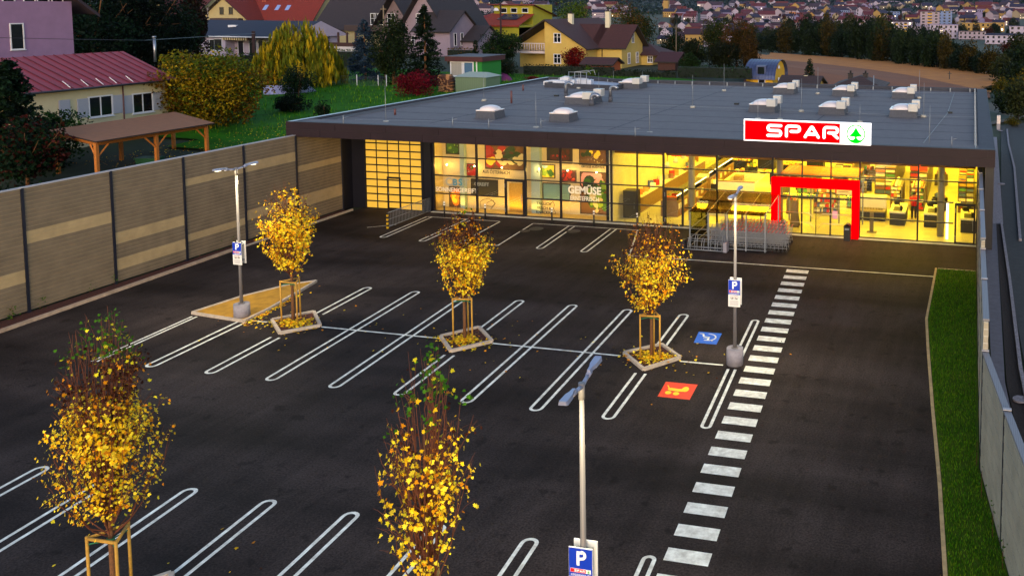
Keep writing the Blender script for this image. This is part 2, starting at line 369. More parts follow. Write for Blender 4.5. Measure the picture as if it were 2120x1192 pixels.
m_gravel = mat('gravel', '77727a', .9, noise=(12, .5), bump=(18, 1))
m_field1 = mat('ploughed_earth', '7a3c08', .95, noise=(.12, .3), stripes=('Y', 1.3, .85, .4), bump=(3, .8))
m_field2 = mat('stubble', 'b46408', .95, noise=(.3, .35, 'c47a14'), stripes=('Y', 3.1, .82, .35), bump=(3, .8))
m_dirt = mat('track_dirt', '4a4034', .95, noise=(.6, .35))
m_path = mat('paving', '54525c', .85, noise=(4, .2))
xs = sorted(set([-8000,-6000,-4500,-3500,-2700,-2100,-1700,-1350,-1100,-900,-740,-600,-500,-420,-350,-300,-260,-225,-195,-170,-150,-132,-118,-105,-94,-84,-75,-67,-60,-54,-48,-43,-39.4,-38.3,-37.9,-34,-30,-25,-20,-16,-12,-8,-4,.72,.8,1.4,3,6,10,16,24,34,46,60,80,105,135,170,220,280,360,460,600,800,1100,1500,2100,3000]))
ys = sorted(set([-20,0,10,20,26,30,40,50,60,70,77.5,80,85,92,100,108,116,125,135,145,157,170,185,200,220,245,270,300,335,370,410,460,520,590,670,760,870,1000,1150,1300,1500,1700,1950,2200,2500,2800,3150,3500,3900,4300,4800,5400,6200,7200,8500]))
g = MB(); g.v = [(x, y, terrain(x, y)-.05) for y in ys for x in xs]; nx = len(xs)
for j in range(len(ys)-1):
    for i in range(nx-1):
        g.f.append((j*nx+i, j*nx+i+1, (j+1)*nx+i+1, (j+1)*nx+i)); g.m.append(1 if math.hypot(xs[i], ys[j]) > 2600 else 0); g.sm.append(True)
struct(g, 'ground', [m_ground, mat('hill_forest', '0d1f1a', .95, noise=(.006, .5, '182c24'))])
LOT = [(-37.6, -5), (-1.9, -5), (-1.9, 60), (-37.6, 60)]
g = MB(); g.poly([(-37.2, -8, 0), (.4, -8, 0), (.4, 49.47, 0), (-37.2, 49.47, 0)]); struct(g, 'parking_lot', m_asphalt)
def strip(pts, w, z0, z1, name, m, loc=None, side=0):
    """kerb following a polyline; side 0 = centred"""
    mb = MB()
    for a, b in zip(pts, pts[1:]):
        L_ = math.hypot(b[0]-a[0], b[1]-a[1]); n = max(1, int(L_/1.0)); an = math.atan2(b[1]-a[1], b[0]-a[0])
        for i in range(n):
            c = (a[0]+(b[0]-a[0])*(i+.5)/n, a[1]+(b[1]-a[1])*(i+.5)/n); mb.obox(c, L_/n-.012, w, z0, z1+.002*(i % 2), an, 0)
    return struct(mb, name, m)
# left bed along the noise wall and its kerb
kx = [(-36.3, -5), (-36.75, 27), (-37.05, 35), (-37.25, 39), (-37.3, 49.2)]
strip([(-36.15, 8), (-36.75, 27), (-37.0, 33), (-37.25, 39)], .16, -.05, .12, 'kerb', mat('granite_kerb', 'a8907c', .85, noise=(3, .3), bump=(20, .4)))
strip([(-37.25, 39), (-37.45, 48.6)], .07, -.05, .07, 'kerb', m_kerb)
g = MB(); g.poly([(-37.95, 5, .03), (-36.1, 5, .03), (-36.7, 27, .03), (-37.2, 39, .03), (-37.4, 48.3, .03), (-37.95, 48.3, .03)]); struct(g, 'soil_bed', m_soil)
# right grass verge
gv = [G(1938, 557), G(1918, 662), G(1921, 720), G(1931, 850), G(1945, 1000), G(1957, 1192)]
gv.append((gv[-1][0]+.35, 14)); gv.append((gv[-1][0]+.9, 6))
strip(list(reversed(gv)), .1, -.05, .06, 'kerb', mat('gold_kerb', 'b09468', .8, noise=(4, .3)))
strip([(gv[0][0]+.1, gv[0][1]), (.38, gv[0][1]+.0)], .08, -.05, .05, 'kerb', m_kerb)
g = MB(); g.poly([(gv[0][0]+.05, gv[0][1]-.05, .04)] + [(.42, gv[0][1]-.05, .04), (.45, 25.2, .04), (1.08, 20.4, .04), (2.0, 13, .04), (3, 6, .04)] + [(p[0]+.05, p[1], .04) for p in reversed(gv[1:])])
struct(g, 'grass_verge', m_grass)
# grass blades on the verge: stuff
def inside(x, y):
    if y > gv[0][1]-.1 or y < 14: return False
    for a, b in zip(gv, gv[1:]):
        if b[1] <= y <= a[1]:
            xl = a[0]+(b[0]-a[0])*(y-a[1])/(b[1]-a[1]); break
    else: return False
    xr = .42 if y > 25.2 else .45+(25.2-y)*.131
    return xl+.08 < x < xr-.05
pts = []
while len(pts) < 26000:
    x, y = random.uniform(-1.6, 2.2), 14+(random.random()**1.35)*31
    if inside(x, y): pts.append((x, y, .075))
pts = np.array(pts); n = len(pts); nr = rng.normal(size=(n, 3))*np.array([1, 1, .15]); ax = np.tile([0., 0, 1], (n, 1))+rng.normal(size=(n,3))*.25
gm = [leafmat('grass_a', '487c10', .35), leafmat('grass_b', '6c8c18', .35), leafmat('grass_c', '2c5a0a', .3)]
ax2 = np.cross(nr, ax)
tag(leaves('grass', pts, rng.uniform(.05, .085, n), gm, rng.integers(0, 3, n), None, LONG, nr, ax), 'short green grass growing on the narrow verge beside the right wall', 'grass', kind='stuff')
# markings ------------------------------------------------------------
mk = MB(); ZM = .004
def line(a, b, w=.1, z=ZM, m=0, mb=None):
    mb = mb or mk; d = math.hypot(b[0]-a[0], b[1]-a[1]); nx_, ny_ = -(b[1]-a[1])/d*w/2, (b[0]-a[0])/d*w/2
    mb.poly([(a[0]-nx_, a[1]-ny_, z), (b[0]-nx_, b[1]-ny_, z), (b[0]+nx_, b[1]+ny_, z), (a[0]+nx_, a[1]+ny_, z)], m)
def stadium(a, b, wd=.46, lw=.1, ca=True, cb=True, z=ZM):
    """two parallel lines from a to b closed by round ends"""
    d = math.hypot(b[0]-a[0], b[1]-a[1]); ux, uy = (b[0]-a[0])/d, (b[1]-a[1])/d; nx_, ny_ = -uy, ux; r = (wd-lw)/2
    A = (a[0]+ux*(wd/2 if ca else 0), a[1]+uy*(wd/2 if ca else 0)); B = (b[0]-ux*(wd/2 if cb else 0), b[1]-uy*(wd/2 if cb else 0))
    for s in (-1, 1): line((A[0]+nx_*r*s, A[1]+ny_*r*s), (B[0]+nx_*r*s, B[1]+ny_*r*s), lw, z)
    for on, c, sg in ((ca, A, -1), (cb, B, 1)):
        if not on: continue
        t0 = math.atan2(ny_, nx_)
        for i in range(8):
            q = []
            for rr, t in ((r-lw/2, i), (r+lw/2, i), (r+lw/2, i+1), (r-lw/2, i+1)):
                an = t0 - sg*math.pi*t/8; q.append((c[0]+rr*math.cos(an), c[1]+rr*math.sin(an), z))
            if sg > 0: q.reverse()
            mk.poly(q if sg < 0 else q)
ZC = .008
def split_line(xb, xt, y0=25.62, y1=35.38, lo=True, hi=True): # whole double line
    stadium((xb, y0), (xt, y1), ca=lo, cb=hi)
def xat(xb, xt, y, y0=25.62, y1=35.38): return xb+(xt-xb)*(y-y0)/(y1-y0)
for xb, xt, gap in ((-25.77,-26.52,(29.1,31.75)),(-23.28,-24.08,None),(-20.78,-21.6,None),(-18.3,-18.98,(29.1,31.75)),(-15.84,-16.49,None),(-13.38,-13.99,None),(-10.9,-11.5,(29.2,31.75))):
    if gap is None: split_line(xb, xt)
    else:
        stadium((xb, 25.62), (xat(xb, xt, gap[0]), gap[0]), cb=False); stadium((xat(xb, xt, gap[1]), gap[1]), (xt, 35.38), ca=False)
stadium((-28.27, 25.6), (-28.6, 30.2), cb=False)
stadium((-30.57, 25.58), (-30.97, 30.3), .3, .09, ca=False, cb=False)
stadium((-7.73, 25.75), (-8.1, 30.3), .36, .1, cb=False); stadium((-8.15, 31.3), (-8.45, 35.42), .36, .1, ca=False)
for a, b in (((-28.3, 30.45), (-27.6, 30.45)), ((-25.1, 30.5), (-19.9, 30.5)), ((-17.6, 30.52), (-12.4, 30.52)), ((-10.1, 30.55), (-8.5, 30.58))): line(a, b, .1, ZC)
for i, x in enumerate((-34.6, -32.1, -29.7, -27.35, -24.93, -22.6, -20.0, -17.55, -15.1, -12.65, -10.16, -7.13)):
    stadium((x+.85, 9.6), (x, 19.32), .46 if i < 11 else .36)
for a, b in (((-31.77, 48.08), (-31.49, 43.14)), ((-29.1, 48.05), (-28.95, 42.95)), ((-22.5, 48.08), (-22.1, 43.14)), ((-19.9, 48.06), (-19.57, 43.12))): stadium(b, a, .44, .09, cb=False)
line((-31.9, 48.08), (-27.1, 48.08), .09, ZC); line((-27.06, 48.03), (-26.7, 43.2), .09); line((-24.97, 48.1), (-24.5, 43.2), .09); line((-27.0, 43.2), (-24.5, 43.2), .09, ZC)
line((-24.97, 48.1), (-18.4, 48.12), .09, ZC); line((-18.45, 48.1), (-17.0, 43.1), .09); line((-17.1, 43.08), (-1.52, 43.2), .09, ZC)
line((-33.72, 44.91), (-32.5, 45.9), .06)
struct(mk, 'bay_markings', m_white)
zb = MB(); zl0, zl1 = (-8.55, 42.55), (-6.6, 18.0)
for i in range(26):
    y1 = 42.72-i*1.0; y0 = y1-.5
    f = lambda y: -8.62+(42.49-y)*(.0788)
    zb.poly([(f(y0), y0, ZM), (f(y0)+1.09, y0+.0, ZM), (f(y1)+1.09, y1, ZM), (f(y1), y1, ZM)])
struct(zb, 'zebra_crossing', m_white)
mh = MB()
for c, r_ in (((-24.2, 47.0), .42), ((-21.9, 47.0), .4), ((-24.6, 46.4), .3)): mh.poly([(c[0]+r_*math.cos(t*math.pi/12), c[1]+r_*math.sin(t*math.pi/12), .006) for t in range(24)])
tag(mh.build('manhole_cover', mat('cast_iron', '2b2625', .5, metal=.4, noise=(20, .4))), 'round dark manhole covers set in the asphalt before the glass front', 'manhole cover', kind='structure')
# blue wheelchair emblem
t = thing('painted_sign', 'blue painted panel with a white wheelchair symbol on the asphalt', 'pavement emblem', (-9.8, 33, 0))
b = MB(); b.poly([(-10.18, 32.41, ZM), (-9.28, 32.43, ZM), (-9.39, 33.6, ZM), (-10.33, 33.58, ZM)]); b.build('panel', mat('blue_paint', (.012, .13, .62), .6, noise=(9, .15)), t)
b = MB(); o_, r1, u1, n1 = (-10.25, 32.45, ZM), (.995, .01, 0), (-.1, .995, 0), (0, 0, 1)
ribbon(b, [(.14,.93),(.26,.93),(.33,.66),(.56,.62),(.55,.32),(.44,.28)], .075, o_, r1, u1, n1, .006); ribbon(b, [(.36,.5),(.52,.5)], .05, o_, r1, u1, n1, .005)
ribbon(b, arc(.52, .62, .3, .34, 95, -95, 14), .06, o_, r1, u1, n1, .007); b.build('symbol', m_white, t)
t = thing('painted_sign', 'orange painted panel with a yellow toy dog on wheels on the asphalt', 'pavement emblem', (-9.4, 28.2, 0))
b = MB(); b.poly([(-9.91, 27.56, ZM), (-8.8, 27.57, ZM), (-8.89, 28.76, ZM), (-10.03, 28.75, ZM)]); b.build('panel', mat('orange_paint', (.8, .045, .006), .6, noise=(9, .12)), t)
b = MB(); o_ = (-9.97, 27.6, ZM); u1 = (-.1, .995, 0)
def disc(c, rx, ry, h): b.poly([(o_[0]+(c[0]+rx*math.cos(a*math.pi/10)) + u1[0]*(c[1]+ry*math.sin(a*math.pi/10)), o_[1]+c[1]+ry*math.sin(a*math.pi/10), ZM+h) for a in range(20)])
disc((.34,.33), .11, .13, .004); disc((.62,.31), .11, .13, .0045); disc((.86,.7), .12, .2, .005); ribbon(b, [(.36,.6),(.62,.58),(.8,.6)], .2, o_, (1,0,0), u1, n1, .006); ribbon(b, [(.3,.66),(.2,.86)], .04, o_, (1,0,0), u1, n1, .007)
b.build('symbol', mat('yellow_paint', (.82, .62, .01), .6), t)

# right side outside the wall: footing strip, soil, road
g = MB(); z = 1.02
g.poly([(.85, 24.5, z), (1.3, 20, z), (1.75, 20, z), (1.25, 29, z), (1.47, 50.5, z), (.85, 50.5, z)]); struct(g, 'path', m_path)
g = MB(); g.poly([(1.3, 29, z-.01), (1.75, 20, z-.01), (2.4, 20, z-.01), (1.75, 30, z-.01), (1.7, 50.5, z-.01), (1.47, 50.5, z-.01)]); struct(g, 'soil_bed', mat('dark_soil', '1a0d0a', .95, noise=(10, .6), bump=(30, 1)))
strip([(2.1, 20), (1.78, 30), (1.8, 40), (1.75, 50.5)], .12, .9, 1.12, 'kerb', m_gravel)
g = MB(); g.poly([(1.2, 50.5, z), (1.85, 50.5, z), (2.3, 84, z), (1.35, 84, z)]); struct(g, 'gravel_strip', m_gravel)
g = MB(); g.poly([(2.1, 20, z+.004), (14, 20, z+.004), (9, 60, z+.004), (7, 97, z+.004), (2.9, 92, z+.004), (2.0, 60, z+.004), (1.85, 50.5, z+.004), (1.8, 40, z+.004)]); struct(g, 'road', mat('road_asphalt', (.02, .02, .021), .85, noise=(3, .35), bump=(30, .5)))
strip([G(2112,500,1), G(2100, 350, 1), G(2088, 300, 1), G(2085, 270, 1)], .14, .9, 1.14, 'kerb', m_gravel)
g = MB(); q = [T(2045,215), T(2130,215), T(2130,245), T(2045,262)]; g.poly([(a, b_, c+.12) for a, b_, c in q]); struct(g, 'dirt_track', m_dirt)
# ploughed field behind the store, down the slope
top = [(1540,107),(1600,111),(1700,118),(1800,124),(1900,133),(1980,143),(2040,152),(2072,163)]
mid = [(1540,121),(1600,125),(1700,134),(1800,146),(1880,158),(1940,170),(2000,183),(2050,196)]
bot = [(1540,196),(1600,197),(1700,198),(1800,199),(1880,200),(1940,202),(2000,204),(2050,206)]
for nm, ra, rb, mm in (('ploughed_field', mid, bot, m_field1), ('stubble_field', top, mid, m_field2)):
    g = MB(); K = 7; W = []
    for (ua, va), (ub, vb) in zip(ra, rb):
        A, B = T(ua, va), T(ub, vb)
        W.append([(A[0]+(B[0]-A[0])*k/K, A[1]+(B[1]-A[1])*k/K) for k in range(K+1)])
    for i in range(len(W)-1):
        for k in range(K): g.poly([(p[0], p[1], terrain(*p)+.25) for p in (W[i][k+1], W[i+1][k+1], W[i+1][k], W[i][k])], 0, True)
    struct(g, nm, mm)
g = MB(); q = [T(1560,186), T(2120,200), T(2120,160), T(2060,176), T(2010,190)]
# ================================================================== STORE
m_fascia = mat('fascia_panel', '20141b', .55, noise=(1.3, .18), spec=.2)
m_joint = mat('fascia_joint', '150c12', .6)
m_dark = mat('anthracite_metal', '14141d', .45, metal=.3)
m_navy = mat('navy_frame', '10101c', .4, metal=.2)
m_roof = mat('roof_felt', '625d60', .85, noise=(2.5, .14), bump=(60, .35))
m_roofd = mat('roof_felt_dark', '34353f', .85, noise=(2, .2))
m_flash = mat('sheet_metal', '8a8d98', .35, metal=.8)
m_galv = mat('galvanised_steel', '84888f', .45, metal=.3, noise=(14, .2))
m_dome = mat('milky_acrylic', 'd4c8c8', .25, spec=.6)
m_curb = mat('felt_curb', '45464f', .85, noise=(8, .2))
m_red = mat('sign_red', (.75, .0, .001), .6, spec=0., emit=((1, .0, .001), 1.1))
m_white_e = mat('sign_white', (.9, .9, .9), .4, emit=((1, .97, 1), 1.05))
m_green_e = mat('sign_green', (0, .45, .01), .6, spec=0., emit=((.0, .6, .004), .6))
m_glass = glassmat('shop_glass', (.97, .97, .95), .02)
YF, YC = 49.5, 44.45
FX0, FX1 = -38.5, 1.14
st = thing('supermarket', 'single storey supermarket with a flat grey roof, dark fascia and glowing yellow glass front', 'shop', (-18.6, 60, 0))
# roof deck
b = MB(); b.box(FX0+.3, FX1-.3, 46.2, 77.0, 5.55, 5.72); b.build('roof', m_roof, st)
b = MB(); b.box(FX0+.02, FX1-.02, YC+.06, 46.2, 5.86, 5.97); b.box(FX0+3.5, FX1-.4, 46.2, 46.45, 5.72, 5.9, 1)
for i in range(9):  # felt lap lines: thin welds proud of the deck
    y = 49.2+i*3.05; b.box(-37.9, .7, y, y+.1, 5.72, 5.727, 1)
for x in (-31.5, -20.2, -9.4): b.box(x, x+.08, 46.5, 76.8, 5.72, 5.726, 1)
b.build('roof_strip', [m_roof, m_roofd], st)
b = MB()
b.box(FX0, FX0+.3, YC+.06, 77.3, 5.3, 6.0); b.box(FX1-.75, FX1, YC+.06, 77.3, 5.3, 5.98); b.box(FX0+.3, FX1-.75, 77.0, 77.3, 5.3, 6.02)
b.box(FX0+.34, FX0+.42, 46.5, 77, 5.72, 5.86, 1); b.box(FX0+.01, FX0+.29, YC+.1, 77.28, 6.0, 6.02, 1)
b.build('parapet', [m_roofd, m_flash], st)
# fascia: two courses of panels with staggered open joints
b = MB(); b.box(FX0, FX1, YC+.03, YC+.5, 5.17, 6.01, 1)
Wp = 3.28
for row, (z0, z1, off) in enumerate(((5.17, 5.585, 2.25), (5.6, 6.03, 3.25))):
    x = FX0-Wp+off
    while x < FX1:
        a, c = max(x, FX0-.003), min(x+Wp-.018, FX1+.003)
        if c > a: b.box(a, c, YC, YC+.06, z0, z1, 0)
        x += Wp
b.box(FX0-.03, FX0, YC+.03, 77.3, 5.17, 6.0); b.box(FX1, FX1+.03, YC+.03, 77.3, 5.17, 5.99)
b.build('fascia', [m_fascia, m_joint], st)
b = MB(); b.box(FX0+.1, FX1-.1, YC+.5, YF+.6, 5.2, 5.3); b.build('soffit', mat('soffit_panel', '8a7f72', .7), st)
b = MB(); b.box(.72, FX1+.005, YC+.5, 77.2, 0, 5.2); b.box(-38.4, -38.1, 50.2, 77.2, 0, 5.2, 1); b.box(-38.1, .72, 77.0, 77.25, 0, 5.2, 1); b.build('wall', [m_dark, mat('render_grey', '6f6a66', .85)], st)
# ---- interior shell
m_floor = mat('floor_tile', (.6, .56, .36), .35, brick=(.6, .6, .006, .75, (0,0,0)))
m_inw = mat('interior_wall', (.68, .62, .38), .8, noise=(1.2, .12)); m_ceil = mat('ceiling_white', (.7, .7, .66), .8)
XL, XR = -20.55, .7
b = MB(); b.box(XL, XR, YF+.08, 76.9, -.03, .02); b.build('shop_floor', m_floor, st)
b = MB(); b.box(XL-.25, XL, YF+.1, 76.9, 0, 5.1); b.box(XL, XR, 76.6, 76.9, 0, 5.1); b.box(XR-.08, XR, YF+.1, 76.6, 0, 5.1); b.build('inner_wall', m_inw, st)
b = MB(); b.box(-37, .7, YF+.62, 76.9, 5.02, 5.1); b.build('ceiling', m_ceil, st)
LC = (1., .67, .014)
m_tube = mat('ceiling_light', (1, 1, 1), .5, emit=((1, .85, .4), 4))
b = MB()
for y in (52.5, 56, 60, 64, 68, 72): 
    for x0 in (-19.3, -14.2, -9.2, -4.3): b.box(x0, x0+3.6, y, y+.16, 4.9, 4.98)
b.build('ceiling_lights', m_tube, st)
for y, e in ((51.6, 330), (56, 480), (61.5, 560), (67, 560), (72.5, 560)):
    for x in (-17.3, -12.2, -7.1, -2.3): lamp('AREA', (x, y, 4.85), e*SHOP, LC, 3.5, .8, name='shop_light')
# ---- window frames
ZT = (1.14, 2.27, 3.42)
def bay(x0, x1, dark=False, trans=ZT, door=None, mull=()):
    f = MB(); z1 = 5.15; fw = .045
    f.box(x0-fw, x0+fw, YF-.06, YF+.1, 0, z1)
    for z in trans:
        spans = [(x0+fw, x1-fw)]
        if door and z < 2.3: 
            spans = [(x0+fw, door[0]-.06), (door[1]+.06, x1-fw)]
        for a, c in spans:
            if c-a > .08: f.box(a, c, YF-.04, YF+.08, z-.03, z+.03)
    for x in mull: f.box(x-fw*.8, x+fw*.8, YF-.045, YF+.09, 2.3 if door and door[0] < x < door[1] else 0, z1)
    f.box(x0+fw, x1-fw, YF-.05, YF+.09, 0, .07); f.box(x0+fw, x1-fw, YF-.05, YF+.09, z1-.08, z1)
    w_ = f.build('window', m_navy if not dark else m_dark, st)
    p = MB(); 
    ps = [(x0+fw, x1-fw)] if not door else [(x0+fw, door[0]), (door[1], x1-fw)]
    for a, c in ps:
        if c-a > .05: p.box(a, c, YF+.01, YF+.022, .07, 2.27)
    p.box(x0+fw, x1-fw, YF+.01, YF+.022, 2.3, z1-.08); p.build('pane', m_glass, w_)
    if door:
        d = MB(); a, c = door; t_ = .1
        d.box(a, a+t_, YF-.1, YF+.06, .02, 2.27); d.box(c-t_, c, YF-.1, YF+.06, .02, 2.27); d.box(a+t_, c-t_, YF-.1, YF+.06, 2.13, 2.27); d.box(a+t_, c-t_, YF-.1, YF+.06, .02, .12)
        dd = d.build('door', m_dark, st)
        h = MB(); h.tube([(c-.14, YF-.16, .8), (c-.14, YF-.16, 1.4)], .015, 6); h.box(a+.02, a+.05, YF-.12, YF-.1, 1.75, 2.0); h.box(a+.02, a+.05, YF-.12, YF-.1, .25, .5); h.build('handle', m_galv, dd)
        p = MB(); p.box(a+t_, c-t_, YF-.02, YF-.008, .12, 2.13); p.build('pane', m_glass, dd)
bay(-32.35, -29.4); bay(-29.4, -26.15, door=(-27.5, -26.2)); bay(-26.15, -23.85); bay(-23.85, -20.62)
bay(-20.62, -17.38, mull=(-19.0,)); bay(-17.38, -14.15, door=(-17.3, -16.15)); bay(-14.15, -10.88); bay(-10.88, -5.93, trans=(3.35,), mull=(-9.18, -7.55)); bay(-5.93, -2.73); bay(-2.73, .42, door=(-.75, .35))
for q_ in ((.38, .5, YF-.1, YF+.1, 0, 5.15), (-32.9, -32.4, YF-.2, YF+.1, 0, 5.15), (-21.0, -20.66, YF+.12, YF+.5, 0, 5.1)): b = MB(); b.box(*q_); b.build('pilaster', m_navy, st)
b = MB(); b.box(-32.4, .42, YF-.32, YF-.06, -.02, .03); b.build('threshold', mat('sill_steel', 'b9b4aa', .5, metal=.2, noise=(3, .2)), st)
# roller blind boxes above the bays and a soffit spot at the gate
for a_, c_ in ((-20.5, -17.45), (-17.3, -14.2), (-14.1, -10.95), (-10.8, -6.0), (-5.85, -2.8), (-2.65, .3)):
    b = MB(); b.tube([(a_, YF+.34, 4.2), (c_, YF+.34, 4.2)], .1, 10); b.box(a_, c_, YF+.24, YF+.44, 4.3, 4.34, 1); b.build('blind_roll', [mat('blind_cloth', '8a5f2a', .7), m_dark], st)
b = MB(); b.box(-36.9, -36.5, 46.3, 46.7, 5.1, 5.19); b.build('unseen_soffit_light', mat('unseen_soffit_lamp', (1,1,1), .5, emit=((1, .8, .3), 5)), st)
lamp('SPOT', (-36.7, 46.8, 5.05), 75*SHOP, (1, .7, .12), .08, rot=(R(8), R(-62), 0), name='unseen_soffit_spot', spot=75)
for i in range(12):  # row of unseen downlights, added to spill warm light on the asphalt
    x = -31.5+i*2.85; b = MB(); b.tube([(x, 47.6, 5.14), (x, 47.6, 5.19)], .09, 10); b.build('unseen_soffit_light', mat('unseen_soffit_lamp', (1,1,1), .5, emit=((1, .8, .3), 5)), st)
    lamp('SPOT', (x, 47.6, 5.1), 100*SHOP*(5.5 if i > 6 else 1.), (1, .66, .2), .08, name='unseen_soffit_spot', spot=120)
lamp('AREA', (-8.4, 51, 3.2), 120*SHOP, LC, 3.5, 1.5, name='shop_light')  # light added under the vestibule roof, which blocks the ceiling lights
# red portal
b = MB(); b.box(-10.87, -10.42, YF-.42, YF-.03, .02, 2.74); b.box(-6.32, -5.93, YF-.42, YF-.03, .02, 2.74); b.box(-10.87, -5.93, YF-.42, YF-.03, 2.742, 3.24); b.build('portal_frame', m_red, st)
b = MB()
for x in (-9.18, -7.55): b.box(x-.035, x+.035, YF-.1, YF-.05, .03, 2.7)
b.box(-8.38, -8.34, YF-.09, YF-.05, .03, 2.1); b.box(-10.4, -6.34, YF-.12, YF-.04, 2.1, 2.19)
e = b.build('entrance_door', m_navy, st)
b = MB()
for s in (0, .55):
    b.tube([(-10.4, YF-.13, .72+s), (-8.75, YF-.13, .72+s), (-8.4, YF-.13, .35+s)], .018, 6); b.tube([(-8.32, YF-.13, .35+s), (-8.0, YF-.13, .72+s), (-6.35, YF-.13, .72+s)], .018, 6)
b.build('handrail', mat('brushed_steel', 'c8c4b8', .3, metal=.8), e)
b = MB(); b.box(-10.4, -6.34, YF-.07, YF-.062, .04, 2.08); b.build('pane', m_glass, e)
# sectional gate
gt = MB(); gx0, gx1, gz = -37.0, -33.05, 5.05; gy = YF-.15
gt.box(-38.4, gx0, gy-.1, gy+.3, 0, 5.2)
gate = gt.build('gate', m_navy, st)
gt = MB(); gt.box(gx1, -32.9, gy-.1, gy+.3, 0, 5.2); gt.build('gate_post', m_navy, gate)
gt = MB(); gt.box(-38.45, -37.9, 48.4, gy-.1, 0, 5.2); gt.build('side_pillar', m_navy, st)
b = MB(); cols, rows = 5, 11; cw, rh = (gx1-gx0)/cols, gz/rows
for i in range(cols+1): b.box(gx0+i*cw-.03, gx0+i*cw+.03, gy-.03, gy+.03, 0, gz)
for j in range(rows+1): b.box(gx0, gx1, gy-.025, gy+.025, j*rh-.04, j*rh+.04)
b.build('gate_grid', m_navy, gate)
b = MB()
for i in range(cols):
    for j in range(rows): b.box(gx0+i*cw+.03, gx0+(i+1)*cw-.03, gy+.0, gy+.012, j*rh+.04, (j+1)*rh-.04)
mg = mat('gate_pane_glow', 'a87c30', .35, noise=(1.2, .12), emit=((.85, .52, .05), .6))  # panes glow themselves, in place of light from the room behind
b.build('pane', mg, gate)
b = MB(); x0 = gx0+2*cw+.03; x1 = gx0+3*cw+.0; b.box(x0-.1, x0, gy-.06, gy-.03, 0, 2.05); b.box(x1, x1+.1, gy-.06, gy-.03, 0, 2.05); b.box(x0, x1, gy-.06, gy-.03, 1.93, 2.05); b.box(x0, x1, gy-.06, gy-.03, 0, .1)
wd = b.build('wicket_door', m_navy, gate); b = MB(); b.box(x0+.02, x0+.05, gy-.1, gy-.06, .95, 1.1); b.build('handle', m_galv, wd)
# ---- shop window room on the left (poster wall)
PW = 50.75
b = MB(); b.box(-32.6, -20.8, PW, PW+.1, 0, 5.05); b.box(-32.6, -32.5, YF+.1, PW, 0, 5.05); b.build('display_wall', mat('display_wall', 'b8a988', .8, noise=(3, .06)), st)
b = MB(); b.box(-32.6, -20.8, YF+.08, PW, 0, .02); b.build('display_floor', mat('screed', 'c0a868', .6, noise=(2, .15)), st)
def col_px(u0, u1, Y, name, m, z1=5.0, dy=.3):
    x0 = atY(u0, 400, Y)[0]; x1 = atY(u1, 400, Y)[0]; b = MB(); b.box(x0, x1, Y, Y+dy, .02, z1); return b.build(name, m, st)
m_bluec = mat('pale_blue_panel', '8fa3a8', .7)
col_px(953, 962, PW-.35, 'column', m_bluec); col_px(1100, 1118, PW-.38, 'column', m_bluec)
def pxr(u0, v0, u1, v1, Y): # pixel box -> x0,x1,z0,z1
    um, vm = (u0+u1)/2, (v0+v1)/2
    return atY(u0, vm, Y)[0], atY(u1, vm, Y)[0], atY(um, v1, Y)[1], atY(um, v0, Y)[1]
m_pf = mat('poster_frame', '2b2018', .6)
BL = {k: mat('print_'+k, c, .7) for k, c in dict(red='8c1408', dred='400f08', green='28560f', lime='6c8c1c', dgreen='123010', cream='b4a67c', brown='5a3a1c', orange='d87814', yellow='d8b828', black='14120f', sky='7fa8c8', pink='c88888', wood='a87830').items()}
def poster(u0, v0, u1, v1, bg, shapes, label, Y=PW, frame=True, seed=0):
    x0, x1, z0, z1 = pxr(u0, v0, u1, v1, Y); y = Y-.05
    t = thing('poster', label, 'poster', ((x0+x1)/2, y, z0))
    b = MB(); b.box(x0, x1, y+.02, y+.04, z0, z1); b.build('print', BL[bg], t)
    if frame:
        b = MB(); k = .05; b.box(x0-k, x1+k, y, y+.05, z1, z1+k); b.box(x0-k, x1+k, y, y+.05, z0-k, z0); b.box(x0-k, x0, y, y+.05, z0, z1); b.box(x1, x1+k, y, y+.05, z0, z1); b.build('frame', m_pf, t)
    rr = random.Random(seed); b = MB(); names = []
    for k, (c, n, ra, rb, cx, cy, sp) in enumerate(shapes):
        if c not in names: names.append(c)
        for i in range(n):
            X = x0+(x1-x0)*min(.93, max(.07, cx+rr.uniform(-sp, sp))); Z = z0+(z1-z0)*min(.93, max(.07, cy+rr.uniform(-sp, sp))); r_ = rr.uniform(ra, rb)*(z1-z0); sq = rr.uniform(.7, 1.3); an = rr.uniform(0, 3)
            q = []
            for a in range(9):
                tx, tz = r_*sq*math.cos(a*math.pi/4.5), r_/sq*math.sin(a*math.pi/4.5)
                q.append((min(x1-.02, max(x0+.02, X+tx*math.cos(an)-tz*math.sin(an))), y+.016-.0006*k-.00002*i, min(z1-.02, max(z0+.02, Z+tx*math.sin(an)+tz*math.cos(an)))))
            b.poly(q, names.index(c))
    b.build('picture', [BL[k] for k in names], t)
poster(925, 297, 950, 318, 'dgreen', [('green', 8, .1, .3, .5, .5, .4), ('lime', 5, .05, .15, .5, .5, .4)], 'framed poster of dark green cucumbers at the top left of the glass front', seed=1)
poster(963, 340, 985, 363, 'red', [('dred', 12, .05, .12, .3, .6, .3), ('cream', 8, .03, .06, .3, .6, .3), ('red', 5, .15, .25, .7, .3, .2), ('green', 4, .05, .12, .7, .7, .2)], 'framed poster of red strawberries under a lit spotlight', seed=2)
poster(1006, 302, 1084, 350, 'brown', [('red', 7, .18, .3, .3, .6, .3), ('cream', 5, .15, .25, .5, .4, .2), ('dgreen', 4, .15, .3, .75, .6, .15), ('cream', 3, .15, .22, .9, .4, .1), ('yellow', 3, .12, .18, .1, .3, .1), ('dred', 5, .05, .1, .4, .7, .3)], 'largest framed poster of apples, onions and peppers over the glass door', seed=3)
